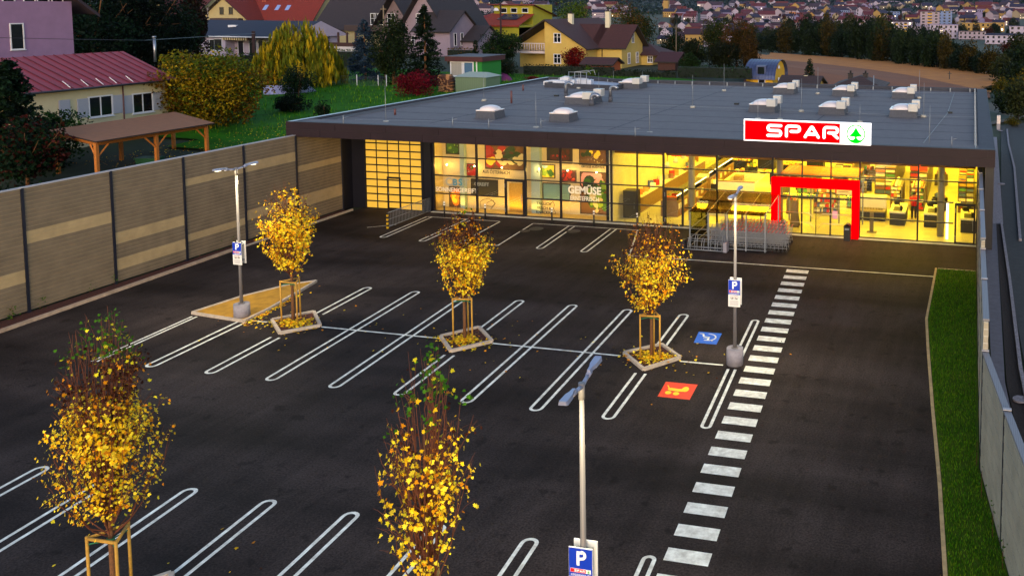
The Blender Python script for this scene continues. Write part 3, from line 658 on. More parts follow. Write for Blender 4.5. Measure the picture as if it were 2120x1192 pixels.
poster(932, 388, 953, 430, 'brown', [('orange', 7, .12, .22, .6, .55, .25), ('yellow', 4, .08, .14, .5, .4, .3)], 'tall poster of orange fruit below the large blue and white lettering', seed=4)
poster(1134, 308, 1184, 332, 'black', [('dred', 7, .15, .35, .5, .5, .35), ('red', 4, .05, .12, .5, .5, .3)], 'dark poster of deep red fruit at the top beside the pale blue column', seed=5)
poster(1201, 311, 1260, 341, 'brown', [('yellow', 7, .1, .18, .5, .7, .25), ('cream', 12, .02, .05, .5, .3, .35), ('dgreen', 4, .1, .2, .3, .8, .2)], 'dark poster of a woven fruit basket at the top right of the display', seed=6)
poster(1119, 342, 1148, 367, 'yellow', [('lime', 9, .08, .2, .4, .5, .35), ('green', 8, .06, .16, .75, .4, .2), ('sky', 3, .1, .2, .4, .95, .2)], 'small yellow and green poster of a vegetable field under a spotlight', seed=7)
poster(1161, 353, 1192, 375, 'dred', [('red', 14, .1, .2, .5, .5, .45), ('orange', 4, .02, .05, .5, .5, .4)], 'small framed poster of red tomatoes right of the field poster', seed=8)
poster(1203, 358, 1262, 442, 'brown', [('pink', 12, .08, .14, .4, .85, .3), ('dgreen', 16, .06, .13, .5, .55, .3), ('green', 20, .04, .11, .55, .5, .32), ('lime', 18, .03, .08, .55, .5, .3), ('cream', 6, .04, .08, .45, .2, .3)], 'tallest poster of a green lettuce in checked cloth beside the lit shop', seed=9)
def wallwin(u0, v0, u1, v1, colr, label):
    x0, x1, z0, z1 = pxr(u0, v0, u1, v1, PW); t = thing('wall_screen', label, 'screen', ((x0+x1)/2, PW-.06, z0)); b = MB(); k = .06
    b.box(x0-k, x1+k, PW-.08, PW-.02, z1, z1+k); b.box(x0-k, x1+k, PW-.08, PW-.02, z0-k, z0); b.box(x0-k, x0, PW-.08, PW-.02, z0, z1); b.box(x1, x1+k, PW-.08, PW-.02, z0, z1); b.build('frame', m_pf, t)
    b = MB(); b.box(x0, x1, PW-.06, PW-.03, z0, z1); b.build('panel', mat('screen_'+colr, colr, .35, stripes=('Z', .12, .85)), t)
wallwin(978, 373, 1030, 404, '33322c', 'dark grey slatted window panel behind the glass, left of the glass door')
wallwin(1126, 381, 1180, 412, '5f7f88', 'grey blue slatted window panel behind the glass, right of the glass door')
b = MB(); x0, x1, z0, z1 = pxr(1056, 379, 1083, 437, PW-.2); b.box(x0, x1, PW-.3, PW-.25, z0, z1); tag(b.build('plywood_board', mat('plywood', 'b08a38', .7, noise=(10, .2)), loc=(x0, PW-.3, z0)), 'yellowish plywood board leaning behind the left glass door', 'board')
# lettering on the glass / wall
m_txt = mat('letter_dark', '1c1a16', .6); m_txw = mat('letter_white', 'd8d2c4', .6); m_txb = mat('letter_blue', '3f7f98', .5); m_txg = mat('letter_grey', '8f9088', .6)
def sign_text(txt, uc, vc, hpx, m, Y=YF-.03, xs=1., align='CENTER', name='lettering', offset=.004):
    x, z = atY(uc, vc, Y); x1, z1 = atY(uc, vc-hpx, Y)
    text_mesh(txt, (z1-z)/.7, name, m, st, (x, Y, z), xs=xs, align=align, offset=offset)
sign_text('AUS ÖSTERREICH', 1027, 357, 7, m_txt, xs=.78)
sign_text('O', 931, 377, 16, m_txg, xs=1.1, offset=.02); sign_text('B', 942, 378, 13, m_txb, offset=.02); sign_text('S', 953, 378, 13, m_txb, offset=.02); sign_text('T', 965, 379, 15, m_txg, offset=.02)
sign_text('SONNENGEREIFT', 945, 394, 9, m_txw, xs=.95); sign_text('GEREIFT', 997, 382, 7, m_txg, xs=.9)
sign_text('VIEL', 1113.5, 356, 4, m_txt, xs=.6)
sign_text('GROSSE AUSWAHL', 1228, 346, 5, m_txt, xs=.85)
sign_text('GEMÜSE', 1210, 395, 15, m_txw, xs=.92, offset=.02); sign_text('ERNTEFRISCH', 1210, 412, 9, m_txw, xs=.8)
sign_text('TÄGLICH', 1126, 422, 6, m_txt, xs=.9); sign_text('FRISCH &', 1126, 431, 6, m_txt, xs=.9); sign_text('KNACKIG', 1126, 440, 6, m_txt, xs=.9)
def outline(pts, name):
    b = MB(); Y = YF-.03; q = [atY(u, v, Y) for u, v in pts]; ribbon(b, q, .03, (0, Y, 0), (1,0,0), (0,0,1), (0,-1,0), .004); b.build(name, m_txt, st)
outline([(996,430),(994,418),(1001,413),(1012,411),(1022,416),(1024,424),(1016,433)], 'line_drawing'); outline([(1008,420),(1018,415),(1026,421),(1018,428),(1008,426)], 'line_drawing')
outline([(1138,424),(1145,417),(1148,424),(1146,432),(1151,442),(1144,444)], 'line_drawing')
# small spots over the posters
b = MB()
for i, (u, v) in enumerate(((925,341),(982,344),(1039,347),(1116,350),(1175,353),(1235,357))):
    x, z = atY(u, v, PW-.5); b.blob((x, PW-.5, z), .05, .05, .05, 8, 4); lamp('POINT', (x, PW-.55, z-.08), 50*SHOP, (1, .6, .12), .06, name='spot_light')
b.build('spot_lights', mat('spot_bulb', (1,1,1), .5, emit=((1, .75, .35), 14)), st)
for x in (-31, -28, -25, -22): lamp('AREA', (x, 50.1, .35), 50*SHOP, (1, .55, .04), 2.6, .3, rot=(R(150),0,0), name='display_light')
for x in (-31, -28, -25, -22): lamp('AREA', (x, 50.15, 4.9), 80*SHOP, (1, .6, .08), 2.6, .3, name='display_light')
# skylights -----------------------------------------------------------
def skylight(cx, cy, sx, sy, vents):
    c = MB(); c.obox((cx, cy), sx*1.12, sy*1.12, 5.72, 6.22, 0, 0, .9); c.obox((cx, cy), sx*1.3, sy*1.3, 5.715, 5.735, 0, 0)
    cu = c.build('skylight_curb', m_curb, st); d = MB(); d.obox((cx, cy), sx*1.06, sy*1.06, 6.22, 6.27, 0); d.dome((cx, cy, 6.27), sx*.46, sy*.46, .27, 20, 6, box=.75); d.build('skylight_dome', m_dome, cu)
    if vents:
        v_ = MB(); v_.box(cx+sx*.22, cx+sx*.58, cy-sy*.62, cy-sy*.2, 6.15, 6.62); v_.build('vent_box', mat('vent_white', 'b0adab', .4), cu); v_ = MB(); v_.box(cx+sx*.3, cx+sx*.62, cy+sy*.25, cy+sy*.6, 6.2, 6.72); v_.build('vent_box', mat('vent_white', 'b0adab', .4), cu)
for (u, v, s_, vt) in ((1005,247,1.2,0),(1158,253,1.2,0),(1197,217,1.85,1),(1302,184,1.75,1),(1577,233,1.65,1),(1721,238,1.6,1),(1869,244,1.6,1),(1622,195,1.6,1),(1745,200,1.6,1),(1869,205,1.55,1)):
    x, y = G(u, v, 5.72); skylight(x, y+s_*.5, s_, s_, vt)
# pipes with bends
def gooseneck(u, v, r_, h, d=1):
    x, y = G(u, v, 5.72); b = MB(); b.tube([(x, y, 5.7), (x, y, 6.1)], r_*1.15, 12, 1); a = [(x, y, 6.05), (x, y, 5.72+h-.3)] + [(x+d*.28*(1-math.cos(t*math.pi/8)), y, 5.72+h-.3+.28*math.sin(t*math.pi/8)) for t in range(1, 8)]; b.tube(a, r_, 12, 0); b.build('vent_pipe', [m_flash, m_curb], st)
gooseneck(1172, 203, .14, 1.15); gooseneck(1264, 211, .13, 1.15); gooseneck(1225, 219, .16, .8)
for u, v, h in ((1059, 214, .9), (818, 238, .4), (1083,188,.5)):
    x, y = G(u, v, 5.72); b = MB(); b.tube([(x, y, 5.7), (x, y, 5.72+h)], .07, 8); b.build('roof_pipe', mat('rust_pipe', '5a3230', .6), st)
# lightning rods and their conductor line
for i, (u, v, vt) in enumerate(((799,252,177),(1002,207,157),(1110,264,190),(1345,275,196),(1240,199,150),(1434,221,155),(1499,187,132),(1330,176,146),(1270,170,147),(1569,246,205),(1615,247,206),(1780,252,215),(1659,229,163),(1693,193,139),(1903,202,144),(1912,240,172),(1924,300,217),(1198,182,150))):
    x, y = G(u, v, 5.8); s_ = depth(x, y, 6)/CF; h = (v-vt)*s_
    b = MB(); b.tube([(x, y, 5.75), (x, y, 5.8+h)], [.018, .008], 5); b.tube([(x, y, 5.72), (x, y, 5.86)], [.2, .16], 10, 1); b.build('lightning_rod', [m_galv, mat('concrete_foot', '9c9890', .8)], st)
b = MB()
def wire(pts, z=5.79): b.tube([(*G(u, v, z), z) for u, v in pts], .012, 4, 0)
wire([(735,248),(900,251),(1100,262),(1345,274),(1540,287)]); wire([(1000,206),(1110,208),(1300,216),(1434,221),(1640,229),(1860,239),(2038,243)]); wire([(1910,298),(1962,234),(1976,192)]); wire([(700,247),(755,232),(850,214),(1000,190),(1120,176)])
wire([(1330,172),(1500,180),(1700,187),(1900,192),(2030,192)])
for i in range(26):
    y = 46+i*1.2; b.box(FX1-.95, FX1-.85, y, y+.1, 5.72, 6.05); 
b.tube([(FX1-.9, 45, 6.02), (FX1-.9, 77, 6.02)], .015, 4)
for i in range(24): 
    x = -37+i*1.6; b.box(x, x+.08, 76.5, 76.58, 5.72, 6.02)
b.build('conductor_wire', m_galv, st)
b = MB()
for u, v in ((959,265),(1563,283),(2041,303),(1152,199),(1525,216),(1967,234)):
    x, y = G(u, v, 5.75); b.box(x-.16, x+.16, y-.12, y+.12, 5.72, 5.84)
b.build('roof_drain', mat('drain_black', '0c0c0e', .6), st)
for u, v in ((711,258),(937,262),(1012,266),(1120,265),(1315,283),(1970,305)):
    x, y = G(u, v, 5.97); b = MB(); b.tube([(x, y, 5.97), (x, y, 6.5)], .02, 6); b.tube([(x, y, 6.35), (x+.25, y+.1, 6.4)], .012, 5); b.build('roof_stub', m_galv, st)
# plant area at the back left of the roof: low walls, white units, ladder rails
q = [G(1132, 174, 6), G(1196, 158, 6), G(1315, 170, 6), G(1275, 180, 6)]
b = MB()
for a, c in ((q[0], q[1]), (q[1], q[2]), (q[2], q[3]), (q[3], q[0])): 
    L_ = math.hypot(c[0]-a[0], c[1]-a[1]); b.obox(((a[0]+c[0])/2, (a[1]+c[1])/2), L_+.3, .3, 5.7, 6.1, math.atan2(c[1]-a[1], c[0]-a[0]))
b.prism([(p[0], p[1]) for p in q], 5.73, 5.78, 1); b.build('plant_deck', [m_roofd, mat('white_membrane', '9a9dab', .6)], st)
for (u, v, sx, sy, h) in ((1150,176,1.9,.7,.35),(1172,174,.9,.7,.6),(1205,174,1.9,.8,.4),(1188,175,.5,.5,.3)):
    x, y = G(u, v, 5.8); b = MB(); b.obox((x, y), sx, sy, 5.78, 5.78+h, .1); b.dome((x, y, 5.78+h), sx*.4, sy*.4, .12, 12, 3); b.build('roof_unit', mat('unit_white', 'b9bac4', .4, noise=(3, .15)), st)
b = MB(); x, y = G(1190, 176, 5.8)
for dx in (-.55, 0, .55, 1.1):
    b.tube([(x+dx, y, 5.75), (x+dx, y, 6.95)], .03, 6)
b.tube([(x-.55, y, 6.9), (x+1.1, y, 6.9), (x+1.1, y+1, 7.0), (x+1.35, y+1, 7.05), (x+1.5, y+1, 6.6)], .03, 6); b.tube([(x, y, 6.92), (x+.9, y+.9, 7.0), (x+1.1, y+.9, 6.7)], .03, 6); b.tube([(x-.55, y, 6.4), (x+1.1, y, 6.4)], .025, 6)
b.build('ladder_rail', m_galv, st)
# ---- roof sign
sg = thing('illuminated_sign', 'lit red and white roof sign with a green fir tree in a ring', 'shop sign', (-8, 44.3, 6.05))
SX0, SX1, SZ0, SZ1, SY = atY(1540, 268, 44.25)[0], atY(1803, 278, 44.25)[0], atY(1600, 293.5, 44.25)[1], atY(1600, 249, 44.25)[1], 44.25
b = MB(); b.box(SX0, SX1, SY, SY+.2, SZ0, SZ1); b.build('panel', m_white_e, sg)
xr = atY(1739, 275, SY)[0]; k = .055
b = MB(); b.box(SX0+k, xr, SY-.012, SY, SZ0+k, SZ1-k); b.build('red_field', m_red, sg)
hh = (SZ1-SZ0); lx0 = atY(1587, 270, SY)[0]; W_ = (atY(1737, 275, SY)[0]-lx0)/(1+3*1.17)
b = MB(); spar_letters(b, (lx0, SY-.013, SZ0+hh*.22), (1,0,0), (0,0,1), (0,-1,0), W_, hh*.6, hh*.135); b.build('lettering', m_white_e, sg)
b = MB(); fir_logo(b, (atY(1772, 277, SY)[0], SY-.002, (SZ0+SZ1)/2), (1,0,0), (0,0,1), (0,-1,0), hh*.43); b.build('logo', m_green_e, sg)
b = MB()
for x in (SX0+.6, -8, SX1-.6): b.box(x-.04, x+.04, SY+.2, SY+.9, 5.98, 6.05); b.box(x-.03, x+.03, SY+.2, SY+.25, 5.95, SZ1-.1)
b.build('bracket', m_dark, sg)
# ================================================================== SHOP CONTENTS
PK = [mat('pack_'+c, c, .6) for c in ('d8342a', 'f0e8d0', 'd8a838', '5f9f4f', '5a6fb0', 'f8e060', '8a5a30', 'f08840', 'b0aca0', 'fcf6ec', '4a3a2a', 'c03030')]
m_shelf = mat('shelf_metal', '7a6c4a', .5, metal=.3); m_shelfw = mat('shelf_white', 'd8d4c4', .5); m_wood = mat('light_wood', '8a6a40', .6, noise=(6, .2)); m_blk = mat('black_plastic', '161416', .45)
def shelf(x0, x1, y0, y1, h, label, n=6, front='S', hdr=None, seed=0, grp='grocery shelves inside the shop', bias=None, dark=True):
    rr = random.Random(seed); t = thing('grocery_shelf', label, 'shelf', ((x0+x1)/2, (y0+y1)/2, .02), grp)
    f = MB(); ax = front in 'SN'
    f.box(x0, x0+.05, y0, y1, .02, h); f.box(x1-.05, x1, y0, y1, .02, h); f.box(x0+.05, x1-.05, y0+.03, y1-.03, .02, .14)
    for i in range(1, n+1): z = .14+(h-.14)*i/n; f.box(x0+.05, x1-.05, y0+.03, y1-.03, z-.03, z)
    if not ax: f.box((x0+x1)/2-.02, (x0+x1)/2+.02, y0+.05, y1-.05, .14, h-.04)
    f.build('frame', m_shelf if dark else m_shelfw, t)
    g = MB()
    for i in range(n+1):
        z = .14+(h-.14)*i/n; dz = (h-.14)/n
        lanes = (('S', x0+.06, x1-.06),) if ax else (('W', y0+.06, y1-.06), ('E', y0+.06, y1-.06))
        for ln, a, c in lanes:
            p = a
            while p < c-.1:
                w_ = rr.uniform(.07, .24); w_ = min(w_, c-p); hh_ = dz*rr.uniform(.45, .82) if i < n else rr.uniform(.05, .22)
                mi = rr.choice(bias) if bias and rr.random() < .6 else rr.randrange(len(PK))
                if ln == 'S': g.box(p, p+w_-.02, y0+.05, y1-.08, z+.001, z+hh_, mi)
                elif ln == 'W': g.box(x0+.06, (x0+x1)/2-.04, p, p+w_-.02, z+.001, z+hh_, mi)
                else: g.box((x0+x1)/2+.04, x1-.06, p, p+w_-.02, z+.001, z+hh_, mi)
                p += w_
    g.build('goods', PK, t)
    if hdr:
        b = MB(); b.box(x0, x1, y0-.02, y0+.02, h+.1, h+.55); b.build('header', mat('header_'+hdr, hdr, .5), t)
    return t
P_ = dict
def Gx(u, v): return G(u, v, .02)
shelf(-6.3, -4.9, 61.0, 70.5, 1.9, 'grocery shelf with a white and red header board, first aisle right of the entrance', hdr='e8d8c8', front='E', seed=1, bias=[1, 9, 2])
shelf(-3.85, -2.7, 59.5, 69, 2.0, 'grocery shelf with an orange red header board in the middle of the right shop bay', hdr='e04414', front='E', seed=2, bias=[0, 7, 1])
shelf(-4.9, -4.15, 57.0, 59.5, 1.5, 'low wire rack of sweets before the shelf with the orange red header', front='S', n=6, seed=3, bias=[1, 5])
shelf(-3.6, -2.75, 56.8, 59.0, 1.5, 'low rack of red and green packets beside the wire rack of sweets', front='S', n=6, seed=31, bias=[0, 3, 1])
shelf(-.7, .3, 57, 66, 2.0, 'grocery shelf along the right end wall behind the right glass door', front='E', seed=4)
shelf(-9.0, -7.8, 60, 72, 1.9, 'grocery shelf straight behind the entrance with bottles on its end', front='E', seed=5, bias=[8, 5, 10])
shelf(-11.2, -9.8, 58.5, 59.1, 1.9, 'bottle rack behind the left part of the red portal', n=5, seed=6, bias=[8, 3])
shelf(-9.4, -7.9, 54.6, 55.2, 1.7, 'promotion rack with blue crates at its foot behind the sliding doors', n=5, seed=7, bias=[4, 0, 1])
shelf(-7.6, -6.4, 56.5, 57.2, 1.7, 'rack of green and dark bottles right of the promotion rack', n=5, seed=71, bias=[3, 10])
for i, (a, c, y) in enumerate(((-15.4, -12.6, 73.5), (-12.2, -9.6, 74.5), (-20.2, -17.2, 75.2), (-16.9, -13, 75.8))):
    shelf(a, c, y, y+.7, 2.0, ('second', 'third', 'first', 'fourth')[i]+' produce shelf from the left along the far back wall', n=5, seed=10+i, bias=[3, 5, 2, 7], grp='shelves along the back wall')
for i, (x, y) in enumerate(((-14.0, 63.2), (-12.4, 63.4), (-13.2, 66.6), (-15.6, 69.0), (-11.8, 69.5), (-17.2, 67.5))):
    t = thing('fruit_stand', ('first', 'second', 'third', 'fourth', 'fifth', 'sixth')[i]+' fruit and vegetable stand counted from the glass front', 'fruit stand', (x, y, .02), 'fruit stands')
    b = MB(); b.box(x-.65, x+.65, y-.5, y+.5, .02, .75); b.obox((x, y), 1.4, 1.1, .75, .85, 0); b.build('base', m_blk, t)
    b = MB(); rr = random.Random(i)
    for k in range(70): a, c = rr.uniform(-.6, .6), rr.uniform(-.45, .45); b.blob((x+a, y+c, .9), .07, .07, .06, 6, 3, rr.choice([3, 5, 7, 0, 2]))
    b.build('produce', PK, t)
# bakery and deli counters
def counter(x0, x1, y0, y1, label, h=.95, top=.35):
    t = thing('deli_counter', label, 'counter', ((x0+x1)/2, (y0+y1)/2, .02), 'deli counters')
    b = MB(); b.box(x0, x1, y0, y1, .02, h); b.box(x0-.03, x1+.03, y0-.03, y1+.03, h, h+.04); b.build('base', m_wood, t)
    g = MB(); rr = random.Random(int(y0*7)); y = y0+.1
    while y < y1-.3: g.box(x0+.1, x1-.15, y, y+.28, h+.04, h+.04+rr.uniform(.05, .16), rr.choice([2, 6, 1, 0, 9, 7])); y += .34
    g.build('goods', PK, t)
    g = MB(); y = y0+.1; k = 0
    while y < y1-.6: g.box(x1, x1+.03, y, y+.5, .5, .82, k % 2); g.box(x1, x1+.02, y, y+.5, .12, .4, 1); y += .58; k += 1
    g.build('tray_panel', [m_shelfw, PK[6]], t)
    g = MB(); g.box(x1-.06, x1-.045, y0, y1, h+.04, h+top); g.box(x0+.3, x1-.06, y0, y1, h+top, h+top+.012); g.build('glass_cover', m_glass, t)
    g = MB(); g.box(x1-.09, x1-.03, y0, y1, h+top+.012, h+top+.05); g.build('light_bar', m_tube, t)
for i in range(9):
    t = thing('pendant_lamp', 'white pendant lamp number %d from the glass over the deli counters' % (i+1) if False else ('nearest', 'second', 'third', 'fourth', 'fifth', 'sixth', 'seventh', 'eighth', 'farthest')[i]+' pendant lamp in the line over the deli counters', 'lamp', (-18, 52+i*1.6, 3.2), 'pendant lamps'); b = MB(); b.tube([(-18, 52+i*1.6, 3.3), (-18, 52+i*1.6, 5.0)], .015, 4); b.build('cord', m_blk, t); b = MB(); b.tube([(-18, 52+i*1.6, 3.0), (-18, 52+i*1.6, 3.3)], [.2, .08], 10); b.build('shade', m_shelfw, t)
for i, (x, y, z, w_, h_, c) in enumerate(((-19.2, 58, 2.6, 1.2, .5, 'd8342a'), (-16.9, 60.5, 2.8, .9, .6, 'e8e0c8'), (-15.2, 66.5, 2.7, 1.3, .5, 'd8342a'), (-12.6, 60.8, 2.6, 1.0, .5, 'e87830'), (-11.6, 65.0, 2.7, 1.1, .5, '3f7f3f'), (-14.3, 71.5, 2.8, 1.6, .5, 'd8342a'), (-6.0, 59.6, 2.7, 1.1, .5, 'f4f0e8'), (-1.8, 62.0, 2.7, .9, .5, 'd8342a'))):
    t = thing('hanging_sign', ('first', 'second', 'third', 'fourth', 'fifth', 'sixth', 'seventh', 'eighth')[i]+' blank coloured price board hanging in the shop, counted from the left', 'hanging sign', (x, y, z), 'hanging boards'); b = MB(); b.box(x-w_/2, x+w_/2, y, y+.03, z, z+h_); b.build('board', mat('pack_'+c, c, .6), t); b = MB(); b.tube([(x, y, z+h_), (x, y, 5)], .01, 4); b.build('wire', m_blk, t)
for i, (x, y) in enumerate(((-16.6, 58.2), (-16.2, 62.5), (-15.9, 65), (-12.2, 58.3), (-11.4, 61.5), (-10.8, 64), (-7.0, 62.5), (-7.2, 66), (-1.8, 57.5), (-2.0, 65.5), (-19.2, 68.5), (-10.7, 54.5))):
    t = thing('display_basket', ('first', 'second', 'third', 'fourth', 'fifth', 'sixth', 'seventh', 'eighth', 'ninth', 'tenth', 'eleventh', 'twelfth')[i]+' wire display basket on the shop floor', 'basket', (x, y, .02), 'display baskets'); b = MB(); b.obox((x, y), .75, .6, .02, .85, .3*i); b.build('basket', m_shelf if i % 2 else m_blk, t); b = MB(); rr = random.Random(i+50)
    for k in range(18): b.obox((x+rr.uniform(-.28, .28), y+rr.uniform(-.2, .2)), .16, .12, .85, .85+rr.uniform(.05, .3), rr.random()*3, rr.randrange(12))
    b.build('goods', PK, t)
counter(-18.3, -17.2, 51.6, 57.8, 'long wooden bakery counter behind the narrow glass door'); counter(-18.5, -17.4, 59.2, 65.5, 'second wooden deli counter further back in the shop')
t = thing('back_counter', 'pale work counter with tools along the yellow left shop wall', 'counter', (-20, 56, .02)); b = MB(); b.box(-20.5, -19.8, 52.2, 66, .02, .95); b.box(-20.5, -19.75, 52.2, 66, .95, 1.0, 1); b.build('base', [m_wood, m_shelfw], t)
b = MB(); rr = random.Random(3)
for k in range(26): x, y = rr.uniform(-20.4, -19.9), 52.5+k*.5; h = rr.uniform(.08, .45); b.obox((x, y), .3, .3, 1.0, 1.0+h, rr.random(), rr.randrange(12))
b.build('equipment', PK, t)
t = thing('fridge', 'tall dark steel refrigerator at the left end of the lit shop', 'fridge', (-19.6, 51.2, .02))
x0, x1, z0, z1 = pxr(1290, 395, 1317, 450, 50.7); b = MB(); b.box(x0, x1, 50.7, 51.4, .02, z1); b.build('body', mat('fridge_steel', '3c3a34', .35, metal=.6), t)
b = MB(); b.box(x0+.02, x1-.02, 50.67, 50.7, .1, z1*.5-.02); b.box(x0+.02, x1-.02, 50.67, 50.7, z1*.5+.02, z1-.03); d_ = b.build('door', mat('fridge_door', '45423a', .35, metal=.6), t); b = MB(); b.tube([(x1-.1, 50.63, .6), (x1-.1, 50.63, 1.0)], .015, 6); b.build('handle', m_galv, d_)
# white freezer kiosk
t = thing('service_booth', 'white service booth with a pale front panel behind the trolley shelter', 'booth', (-14.5, 57, .02))
x0, x1 = -16.0, -13.5; b = MB(); b.box(x0, x1, 56.0, 56.12, .02, 1.45); b.box(x1-.12, x1, 56.12, 60.5, .02, 1.35); b.box(x0, x0+.12, 56.12, 60.5, .02, 1.2); b.box(x0+.12, x1-.12, 60.4, 60.5, .02, 1.2); b.build('wall_panel', mat('booth_white', 'e8e0cc', .6), t)
b = MB(); b.box(x0-.03, x1+.03, 55.96, 56.16, 1.45, 1.52); b.build('top', m_wood, t); b = MB(); b.box(x0+.5, x0+1.6, 57.2, 58.2, .02, 1.0); b.box(x0+.3, x0+.9, 59, 59.6, .02, 1.25, 1); b.build('desk', [m_shelfw, m_wood], t)
t = thing('cafe_bench', 'grey bench with dark cushions behind the glass beside the narrow door', 'bench', (-15.5, 53, .02)); b = MB(); b.box(-16.6, -14.4, 53.4, 53.8, .02, .9); b.box(-16.6, -14.4, 52.6, 53.4, .02, .45, 1); b.build('seat', [m_wood, m_shelfw], t)
b = MB(); b.box(-16.4, -15.7, 53.3, 53.39, .5, .8); b.box(-15.2, -14.5, 53.3, 53.39, .5, .8); b.build('cushion', m_blk, t)
for i, (x, y) in enumerate(((-13.2, 51.6), (-11.9, 52.2), (-12.9, 53.4))):
    t = thing('cafe_table', ('left', 'right', 'rear')[i]+' round table of the three in the bay left of the red portal', 'table', (x, y, .02), 'cafe tables'); b = MB(); b.prism([(x+.38*math.cos(a*.52), y+.38*math.sin(a*.52)) for a in range(12)], .72, .76); b.build('tabletop', m_wood, t); b = MB(); b.tube([(x, y, .02), (x, y, .72)], .04, 8); b.tube([(x, y, .02), (x, y, .05)], .25, 12); b.build('leg', m_blk, t)
# checkouts
def checkout(x, y, label, w_=.9, L_=2.4):
    t = thing('checkout', label, 'checkout', (x, y, .02), 'checkout desks')
    b = MB(); b.obox((x, y), w_, L_, .02, .75, 0, 0); b.build('base', mat('checkout_grey', '2f2c26', .6), t); b = MB(); b.obox((x, y), w_*1.05, L_*1.02, .75, .86, 0, 0); b.box(x-w_*.3, x+w_*.3, y-L_*.45, y, .86, .88, 1); b.build('belt', [m_shelfw, m_blk], t)
    b = MB(); b.box(x-.1, x+.12, y+.3, y+.36, 1.1, 1.4); b.tube([(x, y+.35, .86), (x, y+.35, 1.15)], .03, 6); b.obox((x-.2, y+.8), .3, .3, .86, 1.1, .3); b.obox((x+.2, y-.9), .12, .12, .86, 1.15, .3); b.build('till_screen', m_blk, t)
checkout(-4.1, 54.0, 'left of the two dark checkout desks in the right shop bay'); checkout(-2.1, 54.0, 'right of the two dark checkout desks in the right shop bay'); checkout(.0, 53.2, 'dark checkout desk seen through the right glass door')
t = thing('service_desk', 'dark service desk with a glass front right beside the red portal', 'desk', (-5.6, 54.2, .02)); b = MB(); b.box(-6.5, -4.9, 53.6, 54.5, .02, .55); b.box(-6.5, -4.9, 54.5, 55.2, .02, 1.3, 1); b.build('body', [m_blk, m_shelfw], t); b = MB(); b.box(-6.5, -4.88, 53.55, 54.5, .55, .62); [b.blob((-6.3+i*.17, 54.0, .68), .06, .06, .07, 6, 3) for i in range(8)]; b.build('top', mat('desk_top', '8a7a4a', .4), t)
t = thing('info_post', 'slim grey information post standing inside by the glass', 'post', (-5.4, 50.9, .02)); b = MB(); b.box(-5.5, -5.28, 50.85, 50.92, .02, 1.15); b.box(-5.65, -5.1, 50.75, 51.05, .02, .06); b.build('body', m_shelf, t)
# vestibule with orange top
t = thing('entrance_vestibule', 'glass entrance vestibule with an orange roof behind the red portal', 'vestibule', (-8.4, 51, .02))
zt = 3.0; qa = [atY(1613, 362, 50.1), atY(1775, 371, 50.1)]
b = MB(); b.box(-10.5, -6.1, 49.9, 52.6, 3.28, 3.36); b.build('roof', mat('orange_board', 'c8660c', .6, noise=(2, .25)), t); b = MB()
for x, y in ((-10.5, 52.5), (-6.1, 52.5), (-9.2, 52.5), (-7.5, 52.5)): b.box(x-.04, x+.04, y-.04, y+.04, .02, 3.28)
b.build('post', m_galv, t)
b = MB(); x, y = -9.9, 50.9; b.poly([(x-.25, y, .02), (x+.3, y, .02), (x+.1, y+.2, 1.5), (x-.15, y+.2, 1.5)]); b.poly([(x-.25, y+.45, .02), (x+.3, y+.45, .02), (x+.1, y+.22, 1.5), (x-.15, y+.22, 1.5)]); b.poly([(x-.15, y+.2, 1.5), (x+.1, y+.2, 1.5), (x+.1, y+.22, 1.5), (x-.15, y+.22, 1.5)])
tag(b.build('sandwich_board', m_shelf, loc=(x, y, .02)), 'dark folding board standing inside the left entrance pane', 'sign board')
t = thing('notice', 'pink notice taped to the right entrance pane', 'notice', (-7.2, YF-.14, 1)); b = MB(); x0, x1, z0, z1 = pxr(1723, 437, 1734, 453, YF-.08); b.box(x0, x1, YF-.09, YF-.082, z0, z1); b.build('sheet', mat('pink_paper', 'c890a8', .7), t)
t = thing('poster', 'white notice board poster inside the upper right of the red portal', 'poster', (-7, 52, 2.2)); x0, x1, z0, z1 = pxr(1732, 386, 1764, 403, 52.2); b = MB(); b.box(x0, x1, 52.2, 52.22, z0, z1); b.build('print', mat('paper_white', 'e8e0d0', .7), t); b = MB(); b.box(x0+.3, x0+.5, 52.19, 52.2, z1-.2, z1-.1); b.box(x0+.1, x1-.2, 52.19, 52.2, z0+.15, z0+.18); b.build('picture', BL['red'], t)
m_coly = mat('column_paint', '8a8478', .6)
for u, y, lb in ((1432, 51.2, 'column'), (1614, 50.6, 'column'), (1948, 51.0, 'column'), (1352, 62, 'column')):
    x = atY(u, 420, y)[0]; b = MB(); b.tube([(x, y, .02), (x, y, 5.02)], .2, 16); b.build('column', m_coly, st)
b = MB(); x = atY(1961, 460, 50.0)[0]; b.box(x-.07, x+.07, 50, 50.06, .1, 2.2); b.build('light_panel', mat('light_strip', (1,1,1), .5, emit=((1, .85, .5), 3)), st)
